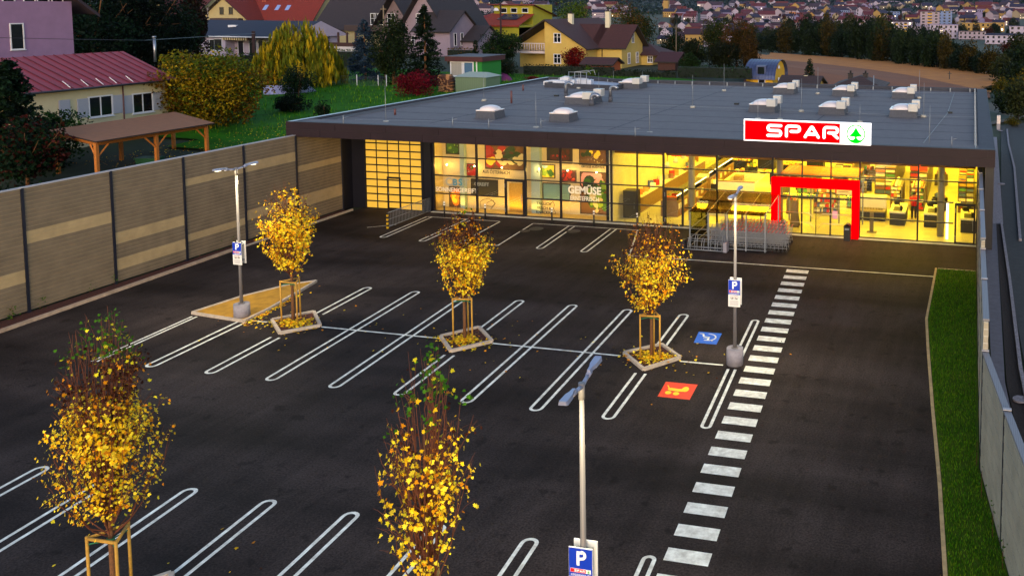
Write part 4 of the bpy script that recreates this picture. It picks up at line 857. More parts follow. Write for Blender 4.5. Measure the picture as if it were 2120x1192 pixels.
# person at the till: continuous skinned body
def skinned(name, pts, edges, rad, m, parent, sub=1):
    me = bpy.data.meshes.new(name); off = parent.location
    me.from_pydata([(p[0]-off[0], p[1]-off[1], p[2]-off[2]) for p in pts], edges, []); o = bpy.data.objects.new(name, me); COL.objects.link(o); o.parent = parent
    s_ = o.modifiers.new('skin', 'SKIN'); 
    if not me.skin_vertices:
        bpy.context.view_layer.objects.active = o
    for i, r_ in enumerate(rad):
        me.skin_vertices[0].data[i].radius = (r_, r_*.8)
    me.skin_vertices[0].data[0].use_root = True
    o.modifiers.new('sub', 'SUBSURF').levels = sub; me.materials.append(m); return o
t = thing('person', 'cashier in a red top leaning over between the two dark checkouts', 'person', (-3.2, 54.6, .02))
X, Y = -3.25, 54.6
try:
    body = skinned('body', [(X,Y,.95),(X,Y-.03,1.15),(X,Y-.1,1.36),(X,Y-.13,1.45),(X,Y-.17,1.56),(X,Y-.2,1.68),(X-.17,Y-.09,1.38),(X-.25,Y-.15,1.15),(X-.2,Y-.38,1.02),(X+.17,Y-.09,1.38),(X+.26,Y-.15,1.15),(X+.2,Y-.4,1.02),(X-.09,Y,.9),(X-.1,Y+.03,.5),(X-.1,Y+.05,.08),(X+.09,Y,.9),(X+.1,Y+.03,.5),(X+.1,Y+.05,.08),(X-.1,Y-.08,.05),(X+.1,Y-.08,.05)],
        [(0,1),(1,2),(2,3),(3,4),(4,5),(2,6),(6,7),(7,8),(2,9),(9,10),(10,11),(0,12),(12,13),(13,14),(0,15),(15,16),(16,17),(14,18),(17,19)], [.15,.14,.16,.06,.09,.08,.07,.05,.035,.07,.05,.035,.09,.065,.045,.09,.065,.045,.04,.04], mat('skin', 'b87850', .6), t)
    b = MB(); b.tube([(X,Y,.88),(X,Y-.03,1.12),(X,Y-.1,1.33),(X,Y-.125,1.44)], [.18,.17,.2,.1], 12); b.tube([(X-.15,Y-.09,1.39),(X-.25,Y-.15,1.15)], [.09,.065], 8); b.tube([(X+.15,Y-.09,1.39),(X+.26,Y-.15,1.15)], [.09,.065], 8); b.build('shirt', mat('red_cloth', 'c80c0a', .8), t)
    b = MB(); b.tube([(X-.09,Y,.95),(X-.1,Y+.03,.5),(X-.1,Y+.05,.1)], [.11,.08,.07], 8); b.tube([(X+.09,Y,.95),(X+.1,Y+.03,.5),(X+.1,Y+.05,.1)], [.11,.08,.07], 8); b.build('trousers', m_blk, t)
    b = MB(); b.dome((X, Y-.17, 1.63), .105, .115, .13, 12, 5, lo=-.4); b.build('hair', mat('dark_hair', '1a100a', .7), t)
except Exception as ex: print('person', ex)

# ================================================================== NOISE WALLS
m_pl = mat('wall_plank', '6e5f4c', .85, noise=(1.3, .22)); m_pll = mat('wall_plank_light', 'a38c66', .85, noise=(1.3, .2)); m_glint = mat('plank_edge_glint', 'a08c70', .8); m_post = mat('steel_post', '1c2030', .5, metal=.4); m_cap = mat('wall_cap', 'a09a9c', .6)  # paler plank gaps: light caught on the bevels, put into the colour
WX = -37.95
posts = [48.3, 44.44, 40.6, 36.8, 32.95, 29.02, 25.1, 21.2, 17.3]
bands = [((.9, 1.6), (3.1, 3.5)), ((1.15, 1.6), (3.75, 4.3)), ((.97, 1.4), (3.74, 4.2)), ((.56, 1.07), (1.92, 2.4)), ((2.9, 3.34),), ((1.35, 1.8),), ((2.1, 2.6),), ((1, 1.6),)]
nw = thing('noise_barrier', 'tall brown plank noise barrier with dark posts along the left side of the car park', 'noise wall', (WX, 33, 0))
for k in range(8):
    y1, y0 = posts[k]-.06, posts[k+1]+.06; top = 5.22 if k else 5.16; b = MB(); z = .12; i = 0
    while z < top-.05:
        z1 = min(z+.174, top); li = any(a < z+.08 < c for a, c in bands[k])
        b.box(WX-.06, WX+.06+(.006 if i % 2 else 0), y0, y1, z, z1-.016, 1 if li else 0); b.box(WX-.05, WX+.052, y0, y1, z1-.016, z1, 2); z = z1; i += 1
    b.box(WX-.1, WX+.1, y0-.05, y1+.05, top, top+.05, 3); b.build('wall_panel', [m_pl, m_pll, m_glint, m_cap], nw)
for y in posts[:-1]:
    b = MB(); b.box(WX-.09, WX+.11, y-.055, y+.055, 0, 5.24); b.build('post', m_post, nw)
rw = thing('noise_barrier', 'lower grey plank noise barrier stepping down beside the right grass verge', 'noise wall', (.6, 35, 0))
m_pg = mat('wall_plank_grey', '948c7c', .85, noise=(1.2, .2)); m_pge = mat('plank_edge_glint_grey', 'bdb8ac', .8); m_gcap = mat('grey_cap', '77757a', .55, stripes=('X', .045, .75, .3))  # pale gap lines again paint the light along the plank bevels
def rpanel(a, c, top, k):
    d = math.hypot(c[0]-a[0], c[1]-a[1]); an = math.atan2(c[1]-a[1], c[0]-a[0]); m_ = ((a[0]+c[0])/2, (a[1]+c[1])/2); b = MB(); z = .02; i = 0
    while z < top-.05:
        z1 = min(z+.2, top); b.obox(m_, d-.06, .13+(.012 if i % 2 else 0), z, z1-.018, an, 0); b.obox(m_, d-.06, .12, z1-.018, z1, an, 1); z = z1; i += 1
    b.obox(m_, d-.02, .17, top, top+.06, an, 2); b.build('wall_panel', [m_pg, m_pge, m_gcap], rw)
segs = [((.52, 49.3), (.52, 45.2), 4.67), ((.52, 45.2), (.52, 41.2), 4.67), ((.52, 41.2), (.52, 37), 4.67), ((.52, 37), (.52, 32.6), 4.67), ((.52, 32.6), (.53, 29), 4.25), ((.53, 29), (.54, 25.25), 4.25), ((.54, 25.25), (1.0, 21.6), 3.33), ((1.0, 21.6), (1.5, 17.9), 3.33), ((1.5, 17.9), (2.1, 14), 3.33)]
for k, (a, c, tp) in enumerate(segs):
    rpanel(a, c, tp, k); b = MB(); b.obox(a, .16, .1, 0, tp+.08, math.atan2(c[1]-a[1], c[0]-a[0])-math.pi/2, 0); b.obox(a, .2, .12, tp+.08, tp+.1, 0, 1); b.build('post', [m_post, m_cap], rw)

# ================================================================== TREES AND PITS
m_bark = mat('bark', '6b4526', .85, noise=(20, .35), bump=(25, .8)); m_twig = mat('twig', '5a2c14', .8); m_stake = mat('stake_wood', 'b4862e', .75, noise=(12, .2)); m_band = mat('green_strap', '1f6a48', .7)
LM = [leafmat('leaf_yellow', 'ffe23c', .4), leafmat('leaf_gold', 'ffcc1e', .4), leafmat('leaf_orange', 'd88c14', .35), leafmat('leaf_green', '3c6a14', .35), leafmat('leaf_brown', '3a1c10', .2), leafmat('leaf_lime', 'd8cc28', .4)]
def maple(x, y, H, Wd, z0, label, nb, nl, lsz, mix, seed, lean=(0,0), topgreen=.12, droop=0, upbare=.8, cone=False):
    """young clipped maple: clear stem, a sheaf of rising shoots, leaves densest low and outside"""
    rr = random.Random(seed); t = thing('maple_tree', label, 'tree', (x, y, 0), 'young maples of the car park')
    tr = MB(); tr.tube([(x, y, 0), (x+.01, y, z0*.6), (x, y, z0+.3), (x+.02, y, z0+(H-z0)*.35), (x, y, z0+(H-z0)*.7)], [.07, .058, .05, .035, .012], 9); trunk = tr.build('trunk', m_bark, t)
    br = MB(); P = []; S = []; M = []; NR = []
    for i in range(nb):
        a = rr.uniform(0, 2*math.pi); s0 = z0+rr.random()**1.2*(H-z0)*.42; top = rr.random()
        zt = s0 + (H-s0)*(.3+.7*top); rad = Wd/2*(.3+.7*rr.random()**.5)*rr.uniform(.75, 1.2)
        f = (zt-z0)/(H-z0); rad *= (1.12-.86*f) if cone else max(.2, 1.15*math.sin(math.pi*min(.95, f*.72+.16)))
        ex, ey = rad*math.cos(a), rad*math.sin(a); pts = []
        for k in range(7):
            q = k/6; r_ = q**.62; wob = .07*q; pts.append((x+ex*r_+lean[0]*q+rr.uniform(-.03-wob,.03+wob), y+ey*r_+lean[1]*q+rr.uniform(-.03-wob,.03+wob), s0+(zt-s0)*q**(1.15)))
        br.tube(pts, [.015*(1-.9*k/6)+.0015 for k in range(7)], 4, cap=False)
        twigs = [(pts, 1.0)]
        for _ in range(5):
            k = rr.randrange(1, 6); b0 = pts[k]; an = a+rr.uniform(-1.2, 1.2); L_ = rr.uniform(.2, .55)*(1.3-f*.6)
            tp = [(b0[0]+math.cos(an)*L_*q*.6, b0[1]+math.sin(an)*L_*q*.6, b0[2]+L_*q*.75-droop*q*q*L_) for q in (0, .5, 1)]; br.tube(tp, [.006, .004, .002], 3, cap=False); twigs.append((tp, .9))
        for tp, wgt in twigs:
            n = int(nl*wgt*(.4 if len(tp) > 3 else .5)*rr.choice((.15, .5, 1., 1.7)))
            for _ in range(n):
                q = rr.random()**.7; k = min(len(tp)-2, int(q*(len(tp)-1))); e = q*(len(tp)-1)-k
                p = [tp[k][j]+(tp[k+1][j]-tp[k][j])*e for j in range(3)]; hf = (p[2]-z0)/(H-z0); rr_ = math.hypot(p[0]-x, p[1]-y)/(Wd/2)
                if rr.random() < upbare*max(0, (hf-.45)*1.9) and not (hf > .86 and rr.random() < .8): continue
                if rr_ < .25 and rr.random() < .6: continue
                P.append((p[0]+rr.gauss(0, .09), p[1]+rr.gauss(0, .09), p[2]+rr.gauss(0, .07)-.03)); S.append(lsz*rr.uniform(.5, 1.4)); c = rr.random()
                if hf > 1-topgreen: mi = 3 if c < .88 else 5
                elif hf > .62 and c < mix.get('brown', .2): mi = 4
                else: mi = 0 if c < .42 else 1 if c < .74 else 2 if c < .8+mix.get('orange', .1) else 5
                M.append(mi); nn = np.array([math.cos(a)+rr.gauss(0,.5), math.sin(a)+rr.gauss(0,.5)-.25, .55+rr.gauss(0,.45)]); NR.append(nn)
        if topgreen > .1 and pts[-1][2] > z0+(H-z0)*.74 and rr.random() < .3:
            tip = pts[-1]
            for _ in range(rr.randint(4, 14)):
                P.append((tip[0]+rr.gauss(0, .07), tip[1]+rr.gauss(0, .07), tip[2]+rr.gauss(-.08, .13))); S.append(lsz*rr.uniform(.8, 1.3)); M.append(3 if rr.random() < .85 else 5); NR.append(np.array([rr.gauss(0,.6), rr.gauss(0,.6)-.3, .6]))
    br.build('branches', m_twig, t)
    ax = rng.normal(size=(len(P),3))*.5+np.array([0,0,1.])
    leaves('crown', P, S, LM, M, t, MAPLE, np.array(NR), np.cross(np.array(NR), ax), fold=.25)
    return t
TR = [(-26.6, 30.72, 5.88, 2.25, 1.75), (-18.82, 30.6, 5.33, 2.2, 1.55), (-11.23, 30.6, 5.4, 2.6, 1.55), (onY(238, 14.7), 14.7, 6.65, 3.3, 1.75), (onY(890, 14.9), 14.9, 6.45, 2.95, 1.4)]
maple(*TR[0], 'young maple full of golden leaves beside the triangular sand bed', 85, 24, .085, {'orange': .12}, 11, topgreen=.02, upbare=.55)
maple(*TR[1], 'young maple with thinning brown top, middle tree of the row of three', 95, 21, .082, {'brown': .7, 'orange': .15}, 12, topgreen=.07, upbare=.5)
maple(*TR[2], 'wide young maple with sparse yellow leaves and bare brown shoots, before the trolley shelter', 105, 17, .078, {'brown': .6, 'orange': .16}, 13, topgreen=.03, upbare=.6)
maple(*TR[3], 'large maple in the left foreground with green tips above dark twigs', 120, 27, .066, {'brown': .75, 'orange': .12}, 14, topgreen=.17, upbare=.8, cone=True)
maple(*TR[4], 'narrow maple in the centre foreground with tall bare shoots and bright yellow leaves', 100, 8.5, .082, {'brown': .3, 'orange': .1}, 15, topgreen=.17, upbare=1.0, droop=.3, cone=True)
def guard(x, y, h, rad, a0, label):
    t = thing('tree_stakes', label, 'tree support', (x, y, 0), 'timber stakes round the maples'); P = [(x+rad*math.cos(a0+i*2.094), y+rad*math.sin(a0+i*2.094)) for i in range(3)]
    for p in P: b = MB(); b.tube([(p[0], p[1], 0), (p[0], p[1], h)], .032, 8); b.build('stake', m_stake, t)
    for i in range(3):
        a, c = P[i], P[(i+1) % 3]; b = MB(); b.tube([(a[0], a[1], h-.05), (c[0], c[1], h-.05)], .036, 6); b.build('rail', m_stake, t)
    b = MB()
    for p in P: b.tube([(p[0], p[1], h-.18), (x, y, h-.15)], .018, 4)
    b.tube([(x, y, h-.2), (x, y, h-.1)], .075, 10); b.build('strap', m_band, t)
for (x, y, *_), h, lb, a0 in zip(TR, (1.75, 1.72, 1.7, 1.85, 1.8), ('round the golden tree by the sand bed', 'round the middle tree of the row', 'round the tree before the trolley shelter', 'round the large tree in the left foreground', 'round the narrow tree in the centre foreground'), (-2.6, -2.4, -2.5, -2.6, -2.5)): guard(x, y, h, .42, a0, 'triangular timber tree support '+lb)
def pit(px, label, leafy=420):
    q = [G(u, v) for u, v in px] if px[0][0] > 50 else px; cx = sum(p[0] for p in q)/4; cy = sum(p[1] for p in q)/4
    t = thing('tree_pit', label, 'tree bed', (cx, cy, 0), 'stone edged tree beds')
    for i in range(4):
        a, c = q[i], q[(i+1) % 4]; L_ = math.hypot(c[0]-a[0], c[1]-a[1]); b = MB(); an = math.atan2(c[1]-a[1], c[0]-a[0]); b.obox(((a[0]+c[0])/2, (a[1]+c[1])/2), L_-.02, .11, 0, .11+.003*i, an); b.build('kerb', m_kerb, t)
    b = MB(); k = .9; b.poly([(cx+(p[0]-cx)*k, cy+(p[1]-cy)*k, .05) for p in q]); b.build('soil', m_soil, t)
    P = []; n = leafy
    while len(P) < n:
        d = abs(rng.normal(0, .5)); a = rng.uniform(0, 6.28); P.append((cx+d*math.cos(a)*1.25, cy-.15+d*math.sin(a)*.9, .09 if d < .85 else .02))
    P = np.array(P); nr = rng.normal(size=(n,3))*.35+np.array([0,0,1]); tag(leaves('fallen_leaves', P, rng.uniform(.06, .13, n), LM, rng.choice([0,1,2,5], n, p=[.4,.3,.22,.08]), t, MAPLE, nr, fold=.3), kind='stuff')
pit([(-27.49,30.58),(-26.1,29.42),(-25.18,30.52),(-26.53,31.82)], 'stone edged tree bed with leaf litter by the sand bed'); pit([(-19.85,30.58),(-18.64,29.36),(-17.66,30.59),(-18.93,31.82)], 'stone edged tree bed with leaf litter under the middle tree'); pit([(-12.34,30.7),(-11.1,29.45),(-10.18,30.76),(-11.26,31.8)], 'stone edged tree bed with leaf litter nearest the wheelchair emblem')
PX4, PX5 = TR[3][0], TR[4][0]
pit([(PX4-1,14.8),(PX4+.1,13.6),(PX4+1.1,14.8),(PX4,16.1)], 'stone edged tree bed below the large foreground tree', 260); pit([(PX5-1,14.9),(PX5+.1,13.7),(PX5+1.1,14.9),(PX5,16.2)], 'stone edged tree bed below the narrow foreground tree', 200)
# leaves at the lower edge near tree 4
t = thing('sand_bed', 'triangular ochre sand bed with a stone edge round the left lamp base', 'planting bed', (-29.5, 32, 0))
tri = [(-31.31, 30.53), (-28.35, 30.35), (-26.9, 31.9), (-28.0, 33.6), (-29.37, 35.5)]
tri = [G(398, 650), G(505, 667), G(560, 640), G(620, 605), G(655, 584), G(600, 592), G(500, 617)]
for i in range(len(tri)):
    a, c = tri[i], tri[(i+1) % len(tri)]; L_ = math.hypot(c[0]-a[0], c[1]-a[1]); b = MB(); b.obox(((a[0]+c[0])/2, (a[1]+c[1])/2), L_-.01, .1, 0, .1+.002*i, math.atan2(c[1]-a[1], c[0]-a[0])); b.build('kerb', m_kerb, t)
b = MB(); b.poly([(p[0], p[1], .07) for p in tri]); b.build('sand', mat('ochre_sand', 'a87a1c', .9, noise=(2.2, .3), bump=(25, .8)), t)
P = np.array([(G(505+f*115, 675-f*65)[0]+rng.normal(0,.12), G(505+f*115, 675-f*65)[1]+rng.normal(0,.12), .015) for f in rng.uniform(0, 1, 170)])
tag(leaves('fallen_leaves', P, rng.uniform(.07, .13, len(P)), LM, rng.choice([0,1,2], len(P)), None, MAPLE, rng.normal(size=(len(P),3))*.3+np.array([0,0,1])), 'yellow leaves blown along the edge of the triangular sand bed', 'leaves', kind='stuff')
# climbing shoots along the left bed
for i, (u, v, h) in enumerate(((25,662,26),(83,640,24),(137,617,22),(186,606,24),(236,590,24),(287,570,22),(336,555,20),(372,543,22),(413,531,16),(455,518,18),(484,510,18))):
    x, y = G(u, v); x = min(x, -37.5); s_ = depth(x, y)/CF; H_ = h*s_*1.15; t = thing('climbing_plant', ('first', 'second', 'third', 'fourth', 'fifth', 'sixth', 'seventh', 'eighth', 'ninth', 'tenth', 'eleventh')[i]+' small climbing plant from the left of the picture, before the noise barrier', 'plant', (x, y, 0), 'small climbing plants by the noise barrier')
    b = MB(); b.tube([(x, y, 0), (x+.03, y, H_*.5), (x, y+.02, H_)], [.012, .008, .004], 4); b.build('stem', m_twig, t)
    n = 34; P = np.column_stack([x+rng.normal(0, .09, n), y+rng.normal(0, .09, n), rng.uniform(.05, 1, n)*H_]); leaves('foliage', P, rng.uniform(.06, .11, n), [leafmat('climber_green', '3a5a18', .3) if 'climber_green' not in MATS else MATS['climber_green']], np.zeros(n), t)
for i, (x, y) in enumerate(((.38, 25.2), (.5, 23.6), (.75, 21.9), (.95, 20.6), (1.2, 19))):
    t = thing('climbing_plant', ('first', 'second', 'third', 'fourth', 'fifth')[i]+' thin plant from the back at the foot of the right wall', 'plant', (x, y, 0), 'thin plants by the right wall'); b = MB(); b.tube([(x, y, 0), (x, y, .8)], [.01, .004], 4); b.build('stem', m_twig, t)
    n = 16; P = np.column_stack([x+rng.normal(0, .06, n), y+rng.normal(0, .12, n), rng.uniform(.1, .9, n)]); leaves('foliage', P, rng.uniform(.04, .08, n), [MATS['climber_green']], np.zeros(n), t)

# ================================================================== LAMPS AND SIGNS
m_pole = mat('pole_steel', '6e6a6c', .5, metal=.15); m_head = mat('lamp_head', '8c90a8', .4, metal=.3); m_conc = mat('concrete', '86818a', .85, noise=(9, .15)); m_led = mat('led_lens', (1, 1, 1), .4, emit=((1, .85, .5), 4))
def street_lamp(x, y, ang, label, power=1.):
    t = thing('street_lamp', label, 'lamp', (x, y, 0), 'double headed car park lamps'); H_ = 6.22
    b = MB(); b.tube([(x, y, 0), (x, y, .6)], [.31, .3], 24); b.build('concrete_base', m_conc, t)
    b = MB(); b.tube([(x, y, .6), (x, y, 2.2), (x, y, H_-.25)], [.068, .06, .044], 14); b.tube([(x, y, H_-.3), (x, y, H_)], .06, 14); b.tube([(x, y, .6), (x, y, .63)], .13, 14); b.build('pole', m_pole, t)
    ca, sa = math.cos(ang), math.sin(ang)
    for s_ in (-1, 1):
        b = MB(); b.tube([(x, y, H_-.08), (x+s_*ca*.35, y+s_*sa*.35, H_-.02)], [.042, .036], 10); b.tube([(x+s_*ca*.35, y+s_*sa*.35, H_-.02), (x+s_*ca*.5, y+s_*sa*.5, H_)], .048, 10); b.build('arm', m_head, t)
        b = MB(); p0 = .45; n = len(b.v)
        prof = [(.4, .035), (.55, .042), (.68, .078), (.96, .088), (1.0, .07)]
        for k, (r_, w_) in enumerate(prof):
            z = H_+.0+.03*k/4
            for dx, dz in ((-w_, 0), (w_, 0), (w_*.8, .07), (-w_*.8, .07)): b.v.append((x+s_*ca*r_-sa*dx, y+s_*sa*r_+ca*dx, z+dz))
        for k in range(4):
            for j in range(4): q = (j+1) % 4; b.f.append((k*4+j, k*4+q, (k+1)*4+q, (k+1)*4+j)); b.m.append(0); b.sm.append(False)
        b.f += [(0, 3, 2, 1), (16, 17, 18, 19)]; b.m += [0, 0]; b.sm += [False, False]
        hd = b.build('lamp_head', m_head, t); b = MB(); b.obox((x+s_*ca*.8, y+s_*sa*.8), .2, .12, H_-.006, H_+.002, ang); b.build('lens', m_led, hd)
        lamp('AREA', (x+s_*ca*.82, y+s_*sa*.82, H_-.03), 110*LAMPS*power, (1, .84, .48), .3, .2, name='street_light')
L1, L2, L3 = (-28.98, 30.65), (-8.12, 30.8), (-6.68, 14.6)
def park_sign(x, y, z0, z1, w_, yo, front, label):
    t = thing('parking_sign', label, 'sign', (x, y+yo, z0), 'parking signs on the lamp posts'); s_ = 1 if front else -1
    b = MB(); Y = y+yo; b.box(x-w_/2, x+w_/2, Y-.012, Y+.012, z0, z1); b.build('panel', mat('sign_panel', 'dcdad8', .4), t)
    b = MB(); b.box(x-.16, x+.16, min(Y, y), max(Y, y), z1-.16, z1-.12); b.box(x-.16, x+.16, min(Y, y), max(Y, y), z0+.14, z0+.18); b.build('clamp', m_galv, t)
    if front:
        h = z1-z0; zb = z0+h*.45; f = Y-.013
        b = MB(); b.box(x-w_/2+.004, x+w_/2-.004, f-.002, f, zb, z1-.01); b.build('blue_field', mat('sign_blue', (.004, .035, .42), .4), t)
        ph = h*.27; b = MB(); pw = ph*.56; ox = x-pw/2; stn = ph*.2
        pts = [(0, 0), (0, ph-stn), (pw*.5, ph-stn)] + arc(pw*.5, ph*.69-stn*.3, pw*.5-stn/2+.01, ph*.235, 90, -90, 10) + [(0, ph*.34)]
        ribbon(b, [(a+stn/2, c+stn/2) for a, c in pts], stn, (ox, f-.002, z1-h*.06-ph), (1,0,0), (0,0,1), (0,-1,0), .003, 0, caps=False)
        for a_, c_ in ((0, 0),): b.box(ox, ox+stn, f-.0055, f-.002, z1-h*.06-ph, z1-h*.06)
        b.box(ox, ox+pw*.62, f-.0056, f-.002, z1-h*.06-stn, z1-h*.06); b.build('letter', mat('sign_letter', (.85, .85, .85), .4), t)
        lh = h*.075; lz = zb+h*.085; b = MB(); b.box(x-w_*.43, x+w_*.43, f-.005, f-.002, lz, lz+lh); b.build('logo_panel', m_wp, t); b = MB(); b.box(x-w_*.42, x+w_*.22, f-.007, f-.005, lz+.004, lz+lh-.004); b.build('logo_red', m_rp, t)
        b = MB(); ww = w_*.44/4.5; spar_letters(b, (x-w_*.26, f-.0072, lz+lh*.2), (1,0,0), (0,0,1), (0,-1,0), ww, lh*.6, lh*.15, th=.001); b.build('lettering', m_wp, t)
        b = MB(); fir_logo(b, (x+w_*.33, f-.0055, lz+lh*.5), (1,0,0), (0,0,1), (0,-1,0), lh*.44, th=.001); b.build('logo', m_gp, t)
        text_mesh('KUNDENPARKPLATZ', h*.062, 'lettering', m_wp, t, (x, f-.003, zb+h*.035), xs=w_*.88/(h*.062*10.2), extrude=.001)
        for k, tx in enumerate(('Nur für Kunden für', 'die Dauer des Einkaufs')): text_mesh(tx, h*.036, 'lettering', mat('sign_red_text', '8a3a34', .6), t, (x, f-.003, zb-h*.04-k*h*.042), extrude=.001)
        b = MB(); zt = z0+h*.3
        for sg_ in (-1, 1):
            ribbon(b, [(sg_*.02+sg_*.0, .01), (sg_*.06, .03), (sg_*.1, .0), (sg_*.13, .02)], .022, (x, f-.002, zt), (1,0,0), (0,0,1), (0,-1,0), .002); ribbon(b, [(sg_*.06, .03), (sg_*.07, -.02)], .016, (x, f-.002, zt), (1,0,0), (0,0,1), (0,-1,0), .002)
        b.build('pictogram', m_txt, t)
        b = MB()
        for k in range(6): b.box(x-w_*(.4 if k % 2 else .34), x+w_*(.38 if k % 2 else .33), f-.003, f, z0+h*(.225-.034*k), z0+h*(.225-.034*k)+.008)
        b.build('small_print', mat('grey_print', '77747a', .7), t)
m_wp = mat('sign_white_print', (.85, .85, .85), .4); m_rp = mat('sign_red_print', (.72, .01, .02), .4); m_gp = mat('sign_green_print', (.01, .35, .03), .4)
for (x, y), ang, lb, sl, dz, pw, sw in ((L1, R(83), 'lamp post rising from the concrete base at the triangular sand bed', 'at the triangular sand bed', (2.25, 3.17), 1., .42), (L2, R(93), 'lamp post between the wheelchair emblem and the zebra crossing', 'beside the zebra crossing', (2.15, 3.13), 1., .44), (L3, R(96), 'nearest lamp post, its base below the picture edge', 'in the foreground', (2.2, 3.2), .7, .46)):
    street_lamp(x, y, ang, 'double headed grey '+lb, pw)
    park_sign(x, y, dz[0], dz[1], sw, -.11, True, 'blue and white parking sign on the lamp post '+sl)
    park_sign(x, y, dz[0]+.02, dz[1]+.02, sw, .11, False, 'pale sign back fixed behind the blue parking sign '+sl)
# ================================================================== BOLLARDS, RAIL, BINS
for i, x in enumerate((-30.88, -28.16, -23.85, -21.21, -18.55)):
    y = 48.28; t = thing('bollard', ('first', 'second', 'third', 'fourth', 'fifth')[i]+' black and white banded bollard from the left before the glass', 'bollard', (x, y, 0), 'bollards before the glass front')
    b = MB(); b.tube([(x, y, 0), (x, y, .72)], .05, 10); b.build('post', m_blk, t); b = MB(); b.tube([(x, y, .72), (x, y, .8)], .052, 10); b.tube([(x, y, .8), (x, y, .86)], .051, 10, 1); b.tube([(x, y, .86), (x, y, .95)], .052, 10); b.build('reflector', [m_wp, m_blk], t)
t = thing('railing', 'galvanised railing with a yellow and black end post beside the delivery ramp', 'railing', (-32.4, 47, 0)); b = MB(); ya, yb, x = 44.95, 49.1, -32.38
b.tube([(x, ya, .92), (x, yb, .92)], .022, 6); b.tube([(x, ya, .1), (x, yb, .1)], .018, 6); b.tube([(x-.25, ya+.2, .42), (x-.25, yb-1.2, .42)], .015, 6); b.build('rail', m_galv, t)
b = MB(); n = 30
for i in range(n+1): b.tube([(x, ya+(yb-ya)*i/n, .1), (x, ya+(yb-ya)*i/n, .92)], .009, 4)
tag(b.build('bars', m_galv, t)); b = MB()
for i in range(8): b.box(x-.05, x+.05, ya-.06, ya+.02, .02+i*.115, .02+(i+1)*.115, i % 2)
b.build('end_post', [mat('hazard_yellow', 'c8a010', .5), m_blk], t)
for i, (x, y) in enumerate(((-10.15, 48.85), (-6.5, 48.85))):
    t = thing('waste_bin', ('dark waste bin between the trolleys and the left leg of the red portal', 'dark waste bin before the right leg of the red portal')[i], 'bin', (x, y, 0), 'bins at the entrance'); b = MB(); b.obox((x, y), .36, .36, 0, .8, 0, 0, 1.05); b.build('body', m_blk, t)
    b = MB(); n = 8; pts = [(-.2+.4*k/n, .8+.14*math.sin(math.pi*k/n)) for k in range(n+1)]
    for k in range(n): b.poly([(x+pts[k][0], y-.2, pts[k][1]), (x+pts[k+1][0], y-.2, pts[k+1][1]), (x+pts[k+1][0], y+.2, pts[k+1][1]), (x+pts[k][0], y+.2, pts[k][1])])
    b.poly([(x-.2, y+.2, .8)] + [(x+p[0], y+.2, p[1]) for p in pts] + [(x+.2, y+.2, .8)]); b.build('lid', m_blk, t); b = MB(); b.box(x-.12, x+.12, y-.215, y-.2, .62, .7); b.build('opening', m_galv, t)
# ================================================================== TROLLEY SHELTER AND TROLLEYS
sx0, sx1, sy0, sy1 = -14.45, -10.35, 45.35, 48.7
t = thing('trolley_shelter', 'glass roofed steel shelter over the shopping trolleys', 'trolley shelter', (-12.4, 47, 0))
for i in range(5):
    x = sx0+(sx1-sx0)*i/4; b = MB(); b.box(x-.03, x+.03, sy0-.03, sy0+.03, 0, 1.95); b.box(x-.03, x+.03, sy1-.03, sy1+.03, 0, 2.3); b.tube([(x, sy0-.15, 1.98), (x, sy1, 2.36)], .02, 5); b.build('post', m_galv, t)
b = MB()
for z in (.08, .38, .72, 1.02): b.tube([(sx0, sy0, z), (sx1+.1, sy0, z)], .02, 5)
for z in (.08, .5, 1.02): b.tube([(sx0, sy0, z), (sx0, sy1, z)], .02, 5)
b.tube([(sx0-.1, sy0, 1.95), (sx1+.1, sy0, 1.95)], .025, 6); b.tube([(sx0, sy1, 2.33), (sx1, sy1, 2.33)], .025, 6); b.build('rail', m_galv, t)
for i in range(4):
    x0, x1 = sx0+(sx1-sx0)*i/4+.02, sx0+(sx1-sx0)*(i+1)/4-.02; b = MB(); b.v = [(x0, sy0-.25, 1.98), (x1, sy0-.25, 1.98), (x1, sy1+.1, 2.4), (x0, sy1+.1, 2.4)]+[(x0, sy0-.25, 1.995), (x1, sy0-.25, 1.995), (x1, sy1+.1, 2.415), (x0, sy1+.1, 2.415)]
    b.f = [(0,3,2,1),(4,5,6,7),(0,1,5,4),(1,2,6,5),(2,3,7,6),(3,0,4,7)]; b.m = [0]*6; b.sm = [False]*6; b.build('roof_pane', MATS.get('roof_glass') or glassmat('roof_glass', (.98, .74, .5), -.08, .03), t)
b = MB(); b.box(sx0-.012, sx0-.004, sy0+.05, sy1-.05, .1, 1.9); b.build('side_pane', m_glass, t)
b = MB(); b.box(sx0+.1, sx1-.1, sy1-.12, sy1-.06, 2.2, 2.25); b.build('light_bar', m_flash, t)
